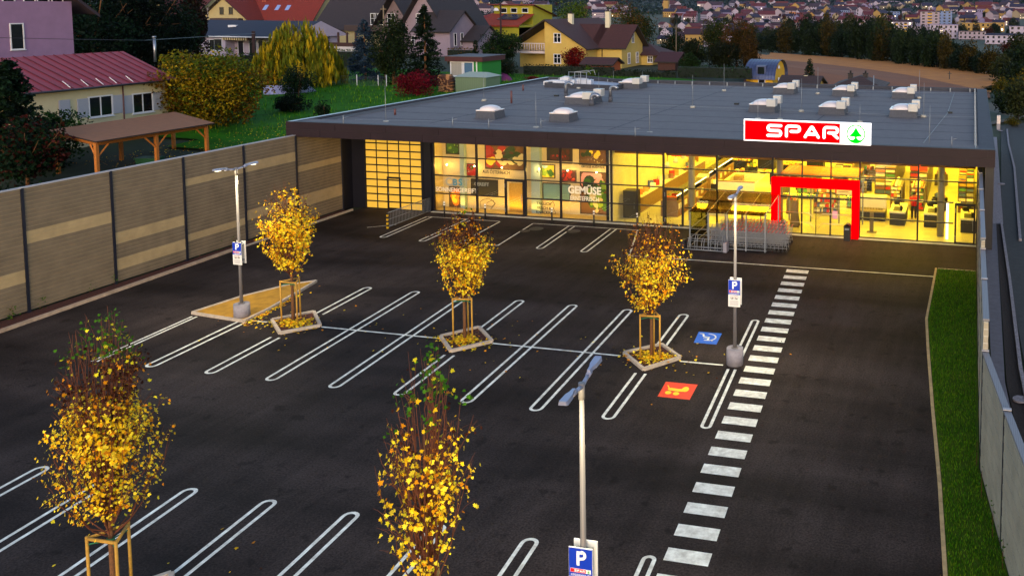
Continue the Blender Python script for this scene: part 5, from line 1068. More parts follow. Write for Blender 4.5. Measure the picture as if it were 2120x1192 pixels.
def make_cart():
    t = thing('shopping_trolley', 'grey wire shopping trolley', 'shopping trolley', (0, 0, 0)); b = MB(); r_ = .008
    def P(x, y, z): return (x, y, z)
    # basket: x forward (nose to -x), handle at +x
    for s_ in (-1, 1):
        for k in range(5): z = .42+k*.13; b.tube([(-.38+.02*(4-k), s_*(.2+.012*k), z), (.4, s_*(.25+.008*k), z+.02)], r_, 4, cap=False)
        for k in range(7): x = -.36+k*.12; b.tube([(x, s_*(.2+.006*k), .42), (x, s_*(.255+.006*k), .96)], r_*.8, 3, cap=False)
    for k in range(4): z = .42+k*.17; b.tube([(-.37, -.22, z), (-.37, .22, z)], r_, 4, cap=False)
    for k in range(5): y = -.18+k*.09; b.tube([(-.37, y, .42), (.38, y, .44)], r_*.8, 3, cap=False); b.tube([(-.37, y, .42), (-.4, y, .95)], r_*.8, 3, cap=False)
    b.build('basket', m_galv, t); b = MB()
    for s_ in (-1, 1):
        b.tube([(.42, s_*.26, 1.0), (.34, s_*.26, .5), (.4, s_*.27, .2), (.38, s_*.27, .12)], .013, 5); b.tube([(.4, s_*.27, .2), (-.36, s_*.2, .2), (-.36, s_*.2, .12)], .013, 5); b.tube([(-.1, s_*.22, .2), (.1, s_*.22, .42)], .01, 4)
    b.build('frame', m_galv, t); b = MB(); b.tube([(.44, -.27, 1.02), (.44, .27, 1.02)], .02, 6); b.build('handle', mat('red_handle', 'b81418', .4), t); b = MB()
    for x, y in ((.38, .27), (.38, -.27), (-.36, .2), (-.36, -.2)): b = MB(); b.tube([(x, y-.015, .07), (x, y+.015, .07)], .065, 8); b.build('wheel', m_blk, t)
    return t
cart = make_cart(); k = 0
rows = [(45.85, -13.2, 18), (46.6, -13.4, 18), (47.35, -13.1, 17), (48.1, -13.1, 15)]
names = ('front', 'second', 'third', 'rear')
for ri, (y, x0, n) in enumerate(rows):
    for i in range(n):
        o = cart if k == 0 else copy_tree(cart); k += 1
        o.location = (x0+i*.21, y+random.uniform(-.02, .02), 0); o.rotation_euler = (0, 0, random.uniform(-.03, .03))
        o['label'] = 'grey wire shopping trolley nested in the %s row of the shelter' % names[ri] if i < n-1 else 'outermost shopping trolley at the right end of the %s row' % names[ri]
        o['group'] = 'nested shopping trolleys, %s row' % names[ri]
t = thing('bicycle_rack', 'low galvanised bicycle rack with hoops before the trolley shelter', 'bicycle rack', (-13.3, 44.9, 0)); b = MB(); rx0, rx1, ry = -14.6, -12.45, 44.85
b.tube([(rx0, ry, .05), (rx1, ry, .05)], .03, 6); b.tube([(rx0, ry+.5, .05), (rx1, ry+.5, .05)], .03, 6); b.tube([(rx0, ry+.5, .5), (rx1, ry+.5, .5)], .02, 6); b.build('rail', m_galv, t)
for i in range(6):
    x = rx0+.2+i*.37; b = MB(); h = .8 if i % 2 else .62; b.tube([(x, ry, .05), (x, ry+.02, h*.6), (x, ry+.2, h), (x, ry+.5, h)], .018, 6); b.tube([(x+.12, ry, .05), (x+.12, ry+.05, h*.6), (x+.12, ry+.2, h)], .018, 6); b.build('hoop', m_galv, t)
for j, x in enumerate((rx0-.1, rx1+.05)): b = MB(); b.box(x-.08, x+.12, ry-.05, ry+.4, 0, .5); b.build('end_block', m_conc if j else m_post, t)

# stray leaves blown over the asphalt
n = 170; P = []
while len(P) < n:
    c = TR[random.randrange(5)]; P.append((c[0]+random.gauss(0, 2.2), c[1]+random.gauss(0, 1.8), .016))
P = np.array(P); tag(leaves('fallen_leaves', P, rng.uniform(.05, .1, n), LM, rng.choice([0,1,2,4], n), None, MAPLE, rng.normal(size=(n,3))*.25+np.array([0,0,1])), 'single yellow leaves scattered on the asphalt round the maples', 'leaves', kind='stuff')
# ================================================================== BACKGROUND: houses, gardens, trees, town
m_lawn2 = mat('garden_lawn', '265c04', .95, noise=(.5, .4, '357006'), bump=(20, .6), spec=.1)
g = MB(); q = [(-39, 50), (-39, 79), (-20, 88), (-34, 112), (-60, 112), (-84, 116), (-92, 96), (-75, 64), (-62, 56)]
from mathutils.geometry import tessellate_polygon
def sheet(poly, name, m, dz, step=6.):
    """a lawn or court lying on the terrain"""
    xs_ = [p[0] for p in poly]; ys_ = [p[1] for p in poly]; mb = MB()
    def ins(x, y):
        c = False; n = len(poly)
        for i in range(n):
            (xa, ya), (xb, yb) = poly[i], poly[i-1]
            if (ya > y) != (yb > y) and x < (xb-xa)*(y-ya)/(yb-ya)+xa: c = not c
        return c
    x = min(xs_)
    while x < max(xs_):
        y = min(ys_)
        while y < max(ys_):
            if ins(x+step/2, y+step/2): mb.poly([(a, c, terrain(a, c)+dz) for a, c in ((x, y), (x+step, y), (x+step, y+step), (x, y+step))], 0, True)
            y += step
        x += step
    return struct(mb, name, m)
sheet(q, 'lawn', m_lawn2, .12, 3.)
# lawn grass tufts
n = 9000; P = np.column_stack([rng.uniform(-80, -39.5, n), rng.uniform(58, 112, n)]); P = np.column_stack([P, [terrain(a, c)+.2 for a, c in P]])
nr = rng.normal(size=(n,3))*np.array([1,1,.2]); tag(leaves('grass', P, rng.uniform(.15, .3, n), gm, rng.integers(0, 3, n), None, LONG, nr, np.tile([0.,0,1], (n,1))), 'tufts of grass over the lawn behind the supermarket', 'grass', kind='stuff')
P = np.column_stack([rng.uniform(-56, -39.5, 2500), rng.uniform(46, 66, 2500)]); P = np.column_stack([P, [terrain(a, c)+.2 for a, c in P]])
tag(leaves('fallen_leaves', P, rng.uniform(.06, .14, 2500), LM, rng.choice([0,1,2,4], 2500, p=[.2,.3,.3,.2]), None, DIAM, rng.normal(size=(2500,3))*.3+np.array([0,0,1])), 'fallen yellow leaves on the ground beside the timber carport', 'leaves', kind='stuff')
struct((lambda b: (b.poly([(-57, 43, 2.14), (-48.3, 40.5, 2.14), (-46.5, 50, 2.14), (-46.5, 54.5, 2.14), (-55, 57, 2.14)]), b)[1])(MB()), 'paving', mat('pink_gravel', '6b4038', .9, noise=(3, .3)))

m_win = mat('window_dark', '0c0f16', .12, spec=.8); m_wfr = mat('window_frame', 'c9c6cc', .5); m_brass = mat('window_warm', '3a2410', .3)
def wallm(n, h): return mat('render_'+n, h, .9, noise=(.9, .08), bump=(20, .25))
def roofm(n, h, per=.34, dk=.62): return mat('tiles_'+n, h, .8, noise=(3, .3), stripes=('Z', per*.55, dk, .22), bump=(6, .5))
def add_window(parent, face, a, z, w_, h, plane, frame=None, sill=True, cross=True, shut=None, bar=True):
    """face S: on plane y, a = x ; face E: on plane x, a = y"""
    fr = MB(); pn = MB(); k = .09
    def bx(mb, a0, a1, z0, z1, d0, d1, m=0):
        if face == 'S': mb.box(a0, a1, plane-d1, plane-d0, z0, z1, m)
        else: mb.box(plane+d0, plane+d1, a0, a1, z0, z1, m)
    for (a0, a1, z0, z1) in ((a-w_/2-k, a-w_/2, z-h/2-k, z+h/2+k), (a+w_/2, a+w_/2+k, z-h/2-k, z+h/2+k), (a-w_/2, a+w_/2, z+h/2, z+h/2+k), (a-w_/2, a+w_/2, z-h/2-k, z-h/2)): bx(fr, a0, a1, z0, z1, .0, .07)
    if cross: bx(fr, a-.04, a+.04, z-h/2, z+h/2, .0, .045)
    if cross and bar and not shut: bx(fr, a-w_/2, a-.03, z+.1, z+.15, .0, .04); bx(fr, a+.03, a+w_/2, z+.1, z+.15, .0, .04)
    if sill: bx(fr, a-w_/2-.15, a+w_/2+.15, z-h/2-k-.05, z-h/2-k, 0, .14)
    f = fr.build('window', frame or m_wfr, parent); bx(pn, a-w_/2, a+w_/2, z-h/2, z+h/2, .005, .02); pn.build('pane', m_win, f)
    if shut:
        for s_ in (-1, 1):
            sh = MB(); c = a+s_*(w_/2+k+.42); bx(sh, c-.4, c+.4, z-h/2, z+h/2, .01, .06)
            i = 0; zz = z-h/2+.05
            while zz < z+h/2-.05: bx(sh, c-.34, c+.34, zz, zz+.05, .06, .08); zz += .1
            sh.build('shutter', shut, f)
def gable(parent, x0, x1, y0, y1, z0, he, hr, axis, wm, rm, oh=.5, th=.18, og=.5, wall=True, wname='wall', rname='roof'):
    """gabled block; axis = direction of the ridge; he/hr eave and ridge heights above z0"""
    w_ = MB()
    if wall:
        if axis == 'x':
            ym = (y0+y1)/2; w_.box(x0, x1, y0, y1, z0, z0+he)
            for x in (x0, x1): w_.poly([(x, y0, z0+he), (x, y1, z0+he), (x, ym, z0+hr-.02)])
        else:
            xm = (x0+x1)/2; w_.box(x0, x1, y0, y1, z0, z0+he)
            for y in (y0, y1): w_.poly([(x0, y, z0+he), (x1, y, z0+he), (xm, y, z0+hr-.02)])
        w_ = w_.build(wname, wm, parent)
    r_ = MB()
    if axis == 'x':
        ym = (y0+y1)/2; sl = (hr-he)/(ym-y0)
        for s_, ye in ((-1, y0-oh), (1, y1+oh)):
            ze = z0+he-sl*oh; a, c = x0-og, x1+og; P = [(a, ye, ze), (c, ye, ze), (c, ym, z0+hr), (a, ym, z0+hr)]; n0 = len(r_.v); r_.v += P + [(p[0], p[1], p[2]+th) for p in P]
            for qd in ((0,1,2,3),(4,5,6,7),(0,1,5,4),(1,2,6,5),(3,0,4,7)): r_.f.append(tuple(n0+i for i in qd)); r_.m.append(0 if qd == (4,5,6,7) else 1); r_.sm.append(False)
    else:
        xm = (x0+x1)/2; sl = (hr-he)/(xm-x0)
        for s_, xe in ((-1, x0-oh), (1, x1+oh)):
            ze = z0+he-sl*oh; a, c = y0-og, y1+og; P = [(xe, a, ze), (xe, c, ze), (xm, c, z0+hr), (xm, a, z0+hr)]; n0 = len(r_.v); r_.v += P + [(p[0], p[1], p[2]+th) for p in P]
            for qd in ((0,1,2,3),(4,5,6,7),(0,1,5,4),(1,2,6,5),(3,0,4,7)): r_.f.append(tuple(n0+i for i in qd)); r_.m.append(0 if qd == (4,5,6,7) else 1); r_.sm.append(False)
    return r_.build(rname, [rm, m_eave], parent)
def hip(parent, x0, x1, y0, y1, z, h, rm, oh=.5, rname='roof', inset=None, th=.15):
    x0 -= oh; x1 += oh; y0 -= oh; y1 += oh; b = MB()
    if (x1-x0) >= (y1-y0): i = (y1-y0)/2 if inset is None else inset; A, B = (x0+i, (y0+y1)/2, z+h), (x1-i, (y0+y1)/2, z+h); long_x = True
    else: i = (x1-x0)/2 if inset is None else inset; A, B = ((x0+x1)/2, y0+i, z+h), ((x0+x1)/2, y1-i, z+h); long_x = False
    c = [(x0,y0,z),(x1,y0,z),(x1,y1,z),(x0,y1,z)]
    if long_x: fs = [(c[0],c[1],B,A),(c[1],c[2],B),(c[2],c[3],A,B),(c[3],c[0],A)]
    else: fs = [(c[0],c[1],A),(c[1],c[2],B,A),(c[2],c[3],B),(c[3],c[0],A,B)]
    for f in fs: b.poly(f, 0)
    b.poly(list(reversed(c)), 1); 
    for i in range(4):
        p, q_ = c[i], c[(i+1) % 4]; b.poly([(p[0],p[1],z-th), (q_[0],q_[1],z-th), q_, p], 1)
    return b.build(rname, [rm, m_eave], parent)
m_eave = mat('eave_wood', '1c120f', .8)
def chimney(parent, x, y, z0, z1, m=None, s_=.7):
    b = MB(); b.obox((x, y), s_, s_, z0, z1); b.obox((x, y), s_*1.15, s_*1.15, z1, z1+.12, 0, 1); b.tube([(x, y, z1+.12), (x, y, z1+.45)], s_*.2, 8, 1); b.build('chimney', [m or mat('chimney_pale', 'b8b09c', .8), m_eave], parent)
def XY(u, v, z): return G(u, v, z)
ZG = 3.
# ---- yellow house --------------------------------------------------
def fX(u, Y, v=100): return atY(u, v, Y)[0]
def fZ(v, Y, u=1200): return atY(u, v, Y)[1]
wy = wallm('yellow', 'b0944c'); rb = roofm('brown', '3c1a18')
Y0 = 124.; h = thing('house', 'yellow two storey house with brown roofs, white balcony and two pale chimneys', 'house', (fX(1200, Y0), Y0, ZG))
xa, xb = fX(1129, Y0), fX(1213, Y0); xL = fX(1088, Y0); ze = fZ(98, Y0, 1213)-ZG; zr = fZ(43, Y0, 1133)-ZG; xm = fX(1133, Y0)
# main block: ridge along y, asymmetric widths taken about the apex
wM = xb-xm
b = MB(); b.box(xm-.4, xb, Y0, Y0+18, ZG, ZG+ze); b.poly([(xm-.4, Y0, ZG+ze), (xb, Y0, ZG+ze), (xm, Y0, ZG+zr), (xm-.4, Y0, ZG+zr-.2)]); b.box(xm-wM, xm-.4, Y0+3.2, Y0+18, ZG, ZG+ze); b.poly([(xm-wM, Y0+3.2, ZG+ze), (xm-.4, Y0+3.2, ZG+ze), (xm-.4, Y0+3.2, ZG+zr-.3)]); b.build('wall', wy, h)
gable(h, xm-wM, xm+wM, Y0+.2, Y0+18, ZG, ze, zr, 'y', wy, rb, oh=.7, og=1.2, wall=False)
b = MB(); zb = fZ(106, Y0, 1100); zt = fZ(90, Y0, 1100); b.box(xm-wM, xm-.4, Y0-.1, Y0+3.2, zb-.35, zb); bal = b.build('balcony', mat('balcony_white', 'b8a8a4', .7), h)
b = MB(); n = 14
for i in range(n+1): x = xm-wM+.1+(wM-.6)*i/n; b.tube([(x, Y0, zb), (x, Y0, (zb+zt)/2), (x, Y0, zt)], [.07, .1, .06], 6)
b.box(xm-wM, xm-.4, Y0-.1, Y0+.1, zt-.1, zt+.05); b.build('balustrade', mat('balcony_white', 'b8a8a4', .7), bal)
for u, v in ((1154, 79), (1154, 122)):
    x, z = atY(u, v, Y0); add_window(h, 'S', x, z, 1.0, 1.25, Y0)
Yw = Y0+4.; xw0, xw1 = xb-.2, fX(1287, Yw); Ye = Yw+8.8
gable(h, xw0, xw1, Yw, Ye, ZG, fZ(97, Yw, 1287)-ZG, fZ(54, Yw+4, 1320)-ZG, 'x', wy, rb, oh=.6, og=.9)
gable(h, xm, xw0+.4, Yw, Ye, ZG, fZ(97, Yw, 1287)-ZG, fZ(54, Yw+4, 1320)-ZG, 'x', wy, rb, oh=.6, og=0, wall=False)
for u, v, w_, hh_ in ((1302, 121, .9, 1.5), (1319, 119, .9, 1.5), (1310, 79, .8, 1.3)):
    y, z = atX(u, v, xw1); add_window(h, 'E', min(max(y, Yw+1.2), Ye-1.2), z, w_, hh_, xw1)
x, z = atY(1224, 118, Yw); add_window(h, 'S', x, z, .9, 1.1, Yw)
b = MB(); x = fX(1247, Yw); b.tube([(x, Yw-.5, fZ(98, Yw)), (x, Yw-.12, fZ(102, Yw)), (x, Yw-.12, ZG+1)], .07, 6); b.build('downpipe', m_eave, h)
chimney(h, fX(1182, Y0+6, 40), Y0+6, ZG+zr-1, fZ(29, Y0+6, 1182)); 
x, z = atY(1259, 42, Yw+4); chimney(h, x, Yw+4, z-1.5, z+1.3)
# annex to the right
Ya = Ye+2.5; xa1 = fX(1360, Ya-1); b = MB(); b.box(xw1-1, xa1, Ya-3, Ya+4, ZG, fZ(114, Ya-3, 1355)); b.build('annex_wall', wy, h)
b = MB(); zE = fZ(113, Ya-3, 1355); zR = fZ(90, Ya, 1300); b.poly([(xw1-1, Ya-3.6, zE), (xa1+1.8, Ya-3.6, zE-.1), (xa1-1.8, Ya+.5, zR), (xw1-1, Ya+.5, zR)]); b.poly([(xa1+1.8, Ya-3.6, zE-.1), (xa1+1.8, Ya+4.6, zE-.1), (xa1-1.8, Ya+.5, zR)]); b.poly([(xw1-1, Ya-3.6, zE-.15), (xa1+1.8, Ya-3.6, zE-.25), (xa1+1.8, Ya-3.6, zE-.1), (xw1-1, Ya-3.6, zE)]); b.build('annex_roof', rb, h)
x, z = atY(1346, 123, Ya-3); add_window(h, 'S', x, z, .7, .9, Ya-3)
b = MB(); x0, z0 = atY(1325, 143, Ya-3.1); b.box(x0, xa1, Ya-3.1, Ya-3, ZG-.5, z0); b.build('plinth', mat('plinth_blue', '4a5a9a', .8), h)
# open shed on the right of it
xs0, ys0 = G(1362, 146, ZG); hs = thing('open_shed', 'dark brown tiled open shed at the right end of the yellow house', 'shed', (xs0+3, ys0, ZG)); gable(hs, xs0, fX(1398, ys0, 120), ys0, ys0+5, ZG, fZ(128, ys0, 1380)-ZG, fZ(112, ys0, 1380)-ZG, 'x', mat('shed_wood', '3a1a10', .8), roofm('darkred', '38141a'), oh=.4)
# small timber shed
xs0, ys0 = G(1208, 158, ZG); hs = thing('garden_shed', 'small brown timber garden shed before the yellow house wall', 'shed', (xs0+2, ys0, ZG)); xe = fX(1264, ys0, 140); gable(hs, xs0, xe, ys0, ys0+3.5, ZG, fZ(134, ys0, 1235)-ZG, fZ(123, ys0, 1235)-ZG, 'x', mat('shed_plank', '8a3f14', .8, stripes=('X', .3, .6)), rb, oh=.35)
# ---- garden sheds --------------------------------------------------
ya = 96.; x0, x1, x2 = fX(931, ya), fX(979, ya), fX(1028, ya+3.5); t = thing('garden_cabin', 'garden cabin with white framed windows, turquoise curtains and a bright green side', 'shed', (x1, ya, ZG))
zt, zb = fZ(128, ya, 980), 3.0; b = MB(); b.box(x0, x1, ya+.1, ya+4.5, zb, zt); b.build('wall', mat('cabin_wall', '5a6068', .8), t)
b = MB(); b.box(x1, x2-2.3, ya+.12, ya+4.5, zb, zt); b.build('turquoise_wall', mat('cabin_turq', '2a86a8', .8, stripes=('X', .35, .72)), t); b = MB(); b.box(x2-2.3, x2, ya+.1, ya+4.5, zb, zt); b.build('green_wall', mat('cabin_green', '0f6a1c', .8), t)
b = MB(); b.box(x0-.5, x2+.3, ya-.3, ya+5, zt, zt+.55); b.box(x0-.55, x2+.35, ya-.35, ya+5.05, zt+.55, zt+.62, 1); b.build('roof', [mat('cabin_fascia', '3a0f14', .7), mat('cabin_roof', '4a4750', .8, stripes=('X', .3, .75))], t)
b = MB(); zs = zb+1.1
for xx in (x0, (x0+x1)/2, x1-.1, x1+.35, x2-2.4): b.box(xx, xx+.12, ya, ya+.12, zb, zt)
b.box(x0, x1, ya+.01, ya+.11, zt-.14, zt); b.box(x0, x1, ya+.01, ya+.11, zs, zs+.12); b.build('frame', m_wfr, t)
b = MB(); b.box(x0+.12, (x0+x1)/2, ya+.06, ya+.08, zs+.12, zt-.14); b.box((x0+x1)/2+.12, x1-.1, ya+.06, ya+.08, zs+.12, zt-.14, 1); b.build('curtain', [mat('curtain_grey', '8a8580', .8, stripes=('X', .2, .7)), mat('curtain_blue', '3a5a78', .8, stripes=('X', .25, .7))], t)
yb = 88.; x0, x1 = fX(938, yb), fX(1008, yb); t = thing('metal_shed', 'low grey green metal garden shed before the cabin', 'shed', ((x0+x1)/2, yb, 2.8)); zt = fZ(160, yb, 970)
b = MB(); b.box(x0+.2, x1-.2, yb, yb+3, 2.6, zt); b.build('wall', mat('shed_green', '586a52', .6, stripes=('X', .22, .8)), t)
b = MB(); xm_ = (x0+x1)/2; zr_ = fZ(149, yb+1.5, 985); P = [(x0, yb-.15, zt), (x1, yb-.15, zt), (x1, yb+3.2, zt), (x0, yb+3.2, zt)]; b.poly([P[0], P[1], (xm_+1.2, yb+1.5, zr_), (xm_-1, yb+1.5, zr_)]); b.poly([P[1], P[2], (xm_+1.2, yb+1.5, zr_)]); b.poly([P[2], P[3], (xm_-1, yb+1.5, zr_), (xm_+1.2, yb+1.5, zr_)]); b.poly([P[3], P[0], (xm_-1, yb+1.5, zr_)]); b.build('roof', mat('shed_roof', '8a9488', .5, stripes=('X', .22, .8)), t)
t = thing('firewood_stack', 'stack of split firewood left of the metal shed', 'firewood', (fX(928, 89), 89, 2.8)); b = MB(); rr = random.Random(5); xA, xB = fX(912, 89), fX(936, 89)
for i in range(150):
    x = rr.uniform(xA, xB); z = 2.9+rr.random()*2.0; r_ = rr.uniform(.09, .16); b.tube([(x, 88.4+rr.uniform(-.1,.1), z), (x, 89.4, z)], r_, 6, rr.randrange(2))
b.build('logs', [mat('log_end', 'a07048', .8, noise=(6, .3)), mat('log_bark', '4a2c20', .9)], t)
for i, (u, v, c, sx, h_, lb, nm) in enumerate(((1016,168,'1a2248',1.4,.9,'dark blue covered play tub beside the metal shed','play_tub'),(1034,166,'6a1c50',1.7,1.1,'purple domed play tent beside the metal shed','play_tent'))):
    x, y = G(u, v+4, 2.9); t = thing(nm, lb, 'toy', (x, y, 2.9)); b = MB(); b.dome((x, y, 2.8), sx, sx*.8, h_+.2, 14, 5); b.build('body', mat(nm, c, .6), t); b = MB(); b.tube([(x, y, 2.8+h_+.15), (x, y, 2.8+h_+.4)], .12, 8); b.build('knob', mat('toy_yellow', 'c8a010', .6), t)
for i, (u, v) in enumerate(((1017,163),(1028,153))):
    x, y = G(u, v+8, 2.9); t = thing('toy_sign', ('yellow toy ball post', 'yellow pinwheel post')[i]+' beside the green cabin wall', 'toy', (x, y, 2.9)); s_ = depth(x, y, 3)/CF; b = MB(); b.tube([(x, y, 2.9), (x, y, 2.9+8*s_)], .05, 5); b.build('post', m_blk, t); b = MB(); b.blob((x, y, 2.9+9*s_), .42, .15, .2, 8, 4); b.build('head', mat('toy_yellow', 'c8a010', .6), t)
# ---- modern yellow green house ------------------------------------
Ym = 190.; h = thing('house', 'lime yellow modern house with orange tiled roof and solar panels', 'house', (fX(1060, Ym), Ym, ZG)); wl = wallm('lime', '989020'); wg = wallm('limegreen', '606c1c'); ro = roofm('orange', '8a2a0c')
x0, x1 = fX(1024, Ym+4), fX(1104, Ym+4); z1 = fZ(10, Ym+4, 1060); b = MB(); b.box(x0, x1, Ym+4, Ym+14, ZG, z1); b.build('upper_wall', wl, h)
b = MB(); yy = Ym+2.8; b.poly([(x0-1, yy, z1+.1), (x1+1, yy, z1+.1), (x1+1, Ym+16, fZ(35, Ym+16, 1133)), (x0-1, Ym+16, fZ(35, Ym+16, 1133))]); b.poly([(x0-1, yy, z1-.15), (x1+1, yy, z1-.15), (x1+1, yy, z1+.1), (x0-1, yy, z1+.1)]); b.build('upper_roof', roofm('pinkish', '6a2a28'), h)
for u in (1043, 1064, 1087): x, z = atY(u, 22, Ym+4); add_window(h, 'S', x, z, 1.4, .9, Ym+4, cross=False)
xl = fX(985, Ym-3); xr = fX(1075, Ym-3); b = MB(); zl = fZ(53, Ym-3, 1050); b.box(xl+2, xr, Ym-3, Ym+4, ZG, zl); b.build('lower_wall', wl, h)
b = MB(); xr2 = x1; b.prism([(xr, Ym-3), (x1+.02, Ym+4), (x1+.02, Ym+14), (xr, Ym+14)], ZG, zl-.5); b.build('side_wall', wg, h)
b = MB(); zt_ = fZ(29, Ym+4, 1060); b.poly([(xl, Ym-4, zl), (xr+.6, Ym-4, zl), (x1+.6, Ym+4, zt_), (fX(1025, Ym+4), Ym+4, zt_)]); b.poly([(xl, Ym-4, zl-.3), (xr+.6, Ym-4, zl-.3), (xr+.6, Ym-4, zl), (xl, Ym-4, zl)]); b.build('lower_roof', ro, h)
b = MB(); A = lambda f, g_: (xl+(fX(1025, Ym+4)-xl)*g_+((xr+.6-xl)*(1-g_)+(x1+.6-fX(1025, Ym+4))*g_)*f, Ym-4+8*g_, zl+(zt_-zl)*g_+.18); b.poly([A(.33,.42), A(.78,.42), A(.8,.9), A(.3,.9)]); b.build('solar_panels', mat('solar_panel', '2a3050', .25, metal=.3, stripes=('X', 1.1, .5, .08)), h)
x_, z_ = atY(1029, 23, Ym+3); b = MB(); b.dome((x_, Ym+2.6, z_), .7, .2, .7, 12, 4); b.build('dish', m_wfr, h)
h = thing('house', 'red hip roofed house half hidden left of the lime yellow house', 'house', (fX(995, 215), 215, ZG)); x0, x1 = fX(972, 215), fX(1040, 215); z1 = fZ(44, 215, 990); b = MB(); b.box(x0+1, x1-1, 215.5, 226, ZG, z1); b.build('wall', wallm('grey', '8a8490'), h); hip(h, x0, x1, 215, 227, z1, fZ(26, 221, 990)-z1, roofm('red', '7a1c12'))
# ---- big dark roofed houses ---------------------------------------
wg2 = wallm('lilac', '80707e'); rd = roofm('slate', '2a2126'); wc = wallm('cream', '988a64')
Yd = 168.; h = thing('house', 'large farmhouse with a wide dark tiled roof behind the weeping willow', 'house', (fX(760, Yd), Yd, ZG)); x0, x1 = fX(650, Yd), fX(770, Yd)
gable(h, x0, fX(905, Yd), Yd+1, Yd+15, ZG, fZ(54, Yd, 700)-ZG, fZ(-14, Yd+8, 750)-ZG, 'x', wc, rd, oh=1, og=.6)
# front cross gable with deep eaves
gx0, gx1 = fX(771, Yd-6), fX(846, Yd-6); gable(h, gx0, gx1, Yd-3.5, Yd+6, ZG, fZ(53, Yd-6, 800)-ZG, fZ(-12, Yd-6, 812)-ZG, 'y', wallm('shade', '6a5a60'), rd, oh=1.2, og=2.2)
for u, v in ((775,40),(786,40),(810,40)): x, z = atY(u, v, Yd-3.5); add_window(h, 'S', x, z, 1.6, 2.2, Yd-3.5)
b = MB(); x0_, z0_ = atY(725, 62, Yd-3.6); b.box(x0_, gx1, Yd-5.5, Yd-3.6, z0_-.2, z0_+1.0); b.build('balcony', mat('wood_dark', '3a2a26', .8), h)
Yp = 150.; h = thing('house', 'lilac gabled house with a steep dark roof right of the tall spruce', 'house', (fX(880, Yp), Yp, ZG))
gable(h, fX(838, Yp), fX(925, Yp), Yp, Yp+13, ZG, fZ(52, Yp, 850)-ZG, fZ(-22, Yp, 888)-ZG, 'y', wg2, rd, oh=1.0, og=1.6)
for u, v, w_, hh_ in ((868,38,1.1,1.5),(888,36,1.1,1.5),(905,90,1.2,1.2),(858,84,1.1,1.4)): x, z = atY(u, v, Yp); add_window(h, 'S', x, z, w_, hh_, Yp)
Yq = 146.; h = thing('house', 'narrow lilac house with two slit windows before the steep dark roof', 'house', (fX(940, Yq), Yq, ZG))
xw = fX(931, Yq, 60); gable(h, xw-7, xw, Yq, Yq+9, ZG, fZ(62, Yq, 930)-ZG, fZ(24, Yq+4.5, 955)-ZG, 'x', wg2, rd, oh=.8, og=.5)
y_ = Yq+3; 
for dy in (1.7, 3.9): add_window(h, 'E', Yq+dy, atX(937, 83, xw)[1], .7, 2.2, xw, cross=False, sill=False)
h = thing('garage', 'low lilac garage with a dark roof right of the slit windows', 'garage', (fX(985, 150), 150, ZG)); xw = fX(988, 150, 80); gable(h, xw-6.5, xw, 150, 158, ZG, fZ(83, 150, 980)-ZG, fZ(55, 154, 995)-ZG, 'x', wg2, rd, oh=.7, og=.5)
# terrace and parasol left of it
x0, y0 = G(685, 98, ZG); t = thing('terrace_wall', 'low white and brown terrace wall right of the willow', 'wall', (x0, 138, ZG)); xA, xB = fX(680, 138), fX(748, 138); z_ = fZ(103, 138, 710); b = MB(); b.box(xA, xB, 138, 138.3, ZG-1, z_+.5); b.build('base', wallm('white', 'b8b0b0'), t); b = MB(); b.box(xA, xB, 138.05, 138.25, z_+.5, z_+1.2); b.build('panel', mat('brown_panel', '3a201c', .8), t)
b = MB()
for u in (700, 718, 736): x = fX(u, 138); b.box(x-.15, x+.15, 138.05, 138.25, z_+1.2, z_+3)
b.build('post', mat('brown_panel', '3a201c', .8), t)
# ---- red roof house left
Yr = 175.; h = thing('house', 'cream house with a large orange red roof, three roof windows and a chimney', 'house', (fX(560, Yr), Yr, ZG)); ror = roofm('brick', '6a1a0c')
x0, x1 = fX(478, Yr), fX(648, Yr); gable(h, x0, x1, Yr, Yr+14, ZG, fZ(42, Yr, 560)-ZG, fZ(-30, Yr+7, 560)-ZG, 'x', wc, ror, oh=.8, og=.4)
gx0, gx1 = fX(424, Yr-4), fX(514, Yr-4); gable(h, gx0, gx1, Yr-4, Yr+8, ZG, fZ(36, Yr-4, 470)-ZG, fZ(-6, Yr-4, 469)-ZG, 'y', wc, ror, oh=1.0, og=1.0)
for u in (459, 478): x, z = atY(u, 23, Yr-4); add_window(h, 'S', x, z, .9, 1.4, Yr-4, frame=mat('frame_brown', '2a1a14', .6), cross=False)
b = MB(); x0_, z0_ = atY(437, 38, Yr-5); b.box(x0_, fX(498, Yr-5), Yr-5.4, Yr-4, z0_-1.5, z0_); b.build('balcony', mat('wood_dark', '3a2a26', .8), h)
sl = (fZ(-30, Yr+7, 560)-fZ(42, Yr, 560))/7.
for u, v in ((550,20),(575,17),(596,15)):
    yq = Yr+2.2; x = fX(u, yq, v); z = fZ(42, Yr, 560)+sl*2.2+.3; b = MB(); b.poly([(x-.5, yq-.5, z-.5*sl), (x+.5, yq-.5, z-.5*sl), (x+.5, yq+.5, z+.5*sl), (x-.5, yq+.5, z+.5*sl)]); b.build('roof_window', mat('roof_window', '7a8cc0', .15, spec=.8), h)
x, z = atY(551, 5, Yr+4); chimney(h, x, Yr+4, z-2, z+4, mat('chimney_brick', '7a3424', .8), 1.2)
h = thing('house', 'grey house with a long dark roof at the top between the two red roofed houses', 'house', (fX(650, 230), 230, ZG)); gable(h, fX(620, 230), fX(700, 230), 230, 242, ZG, fZ(19, 230, 640)-ZG, fZ(0, 236, 640)-ZG, 'x', wg2, roofm('blueslate', '242838'), oh=.6)
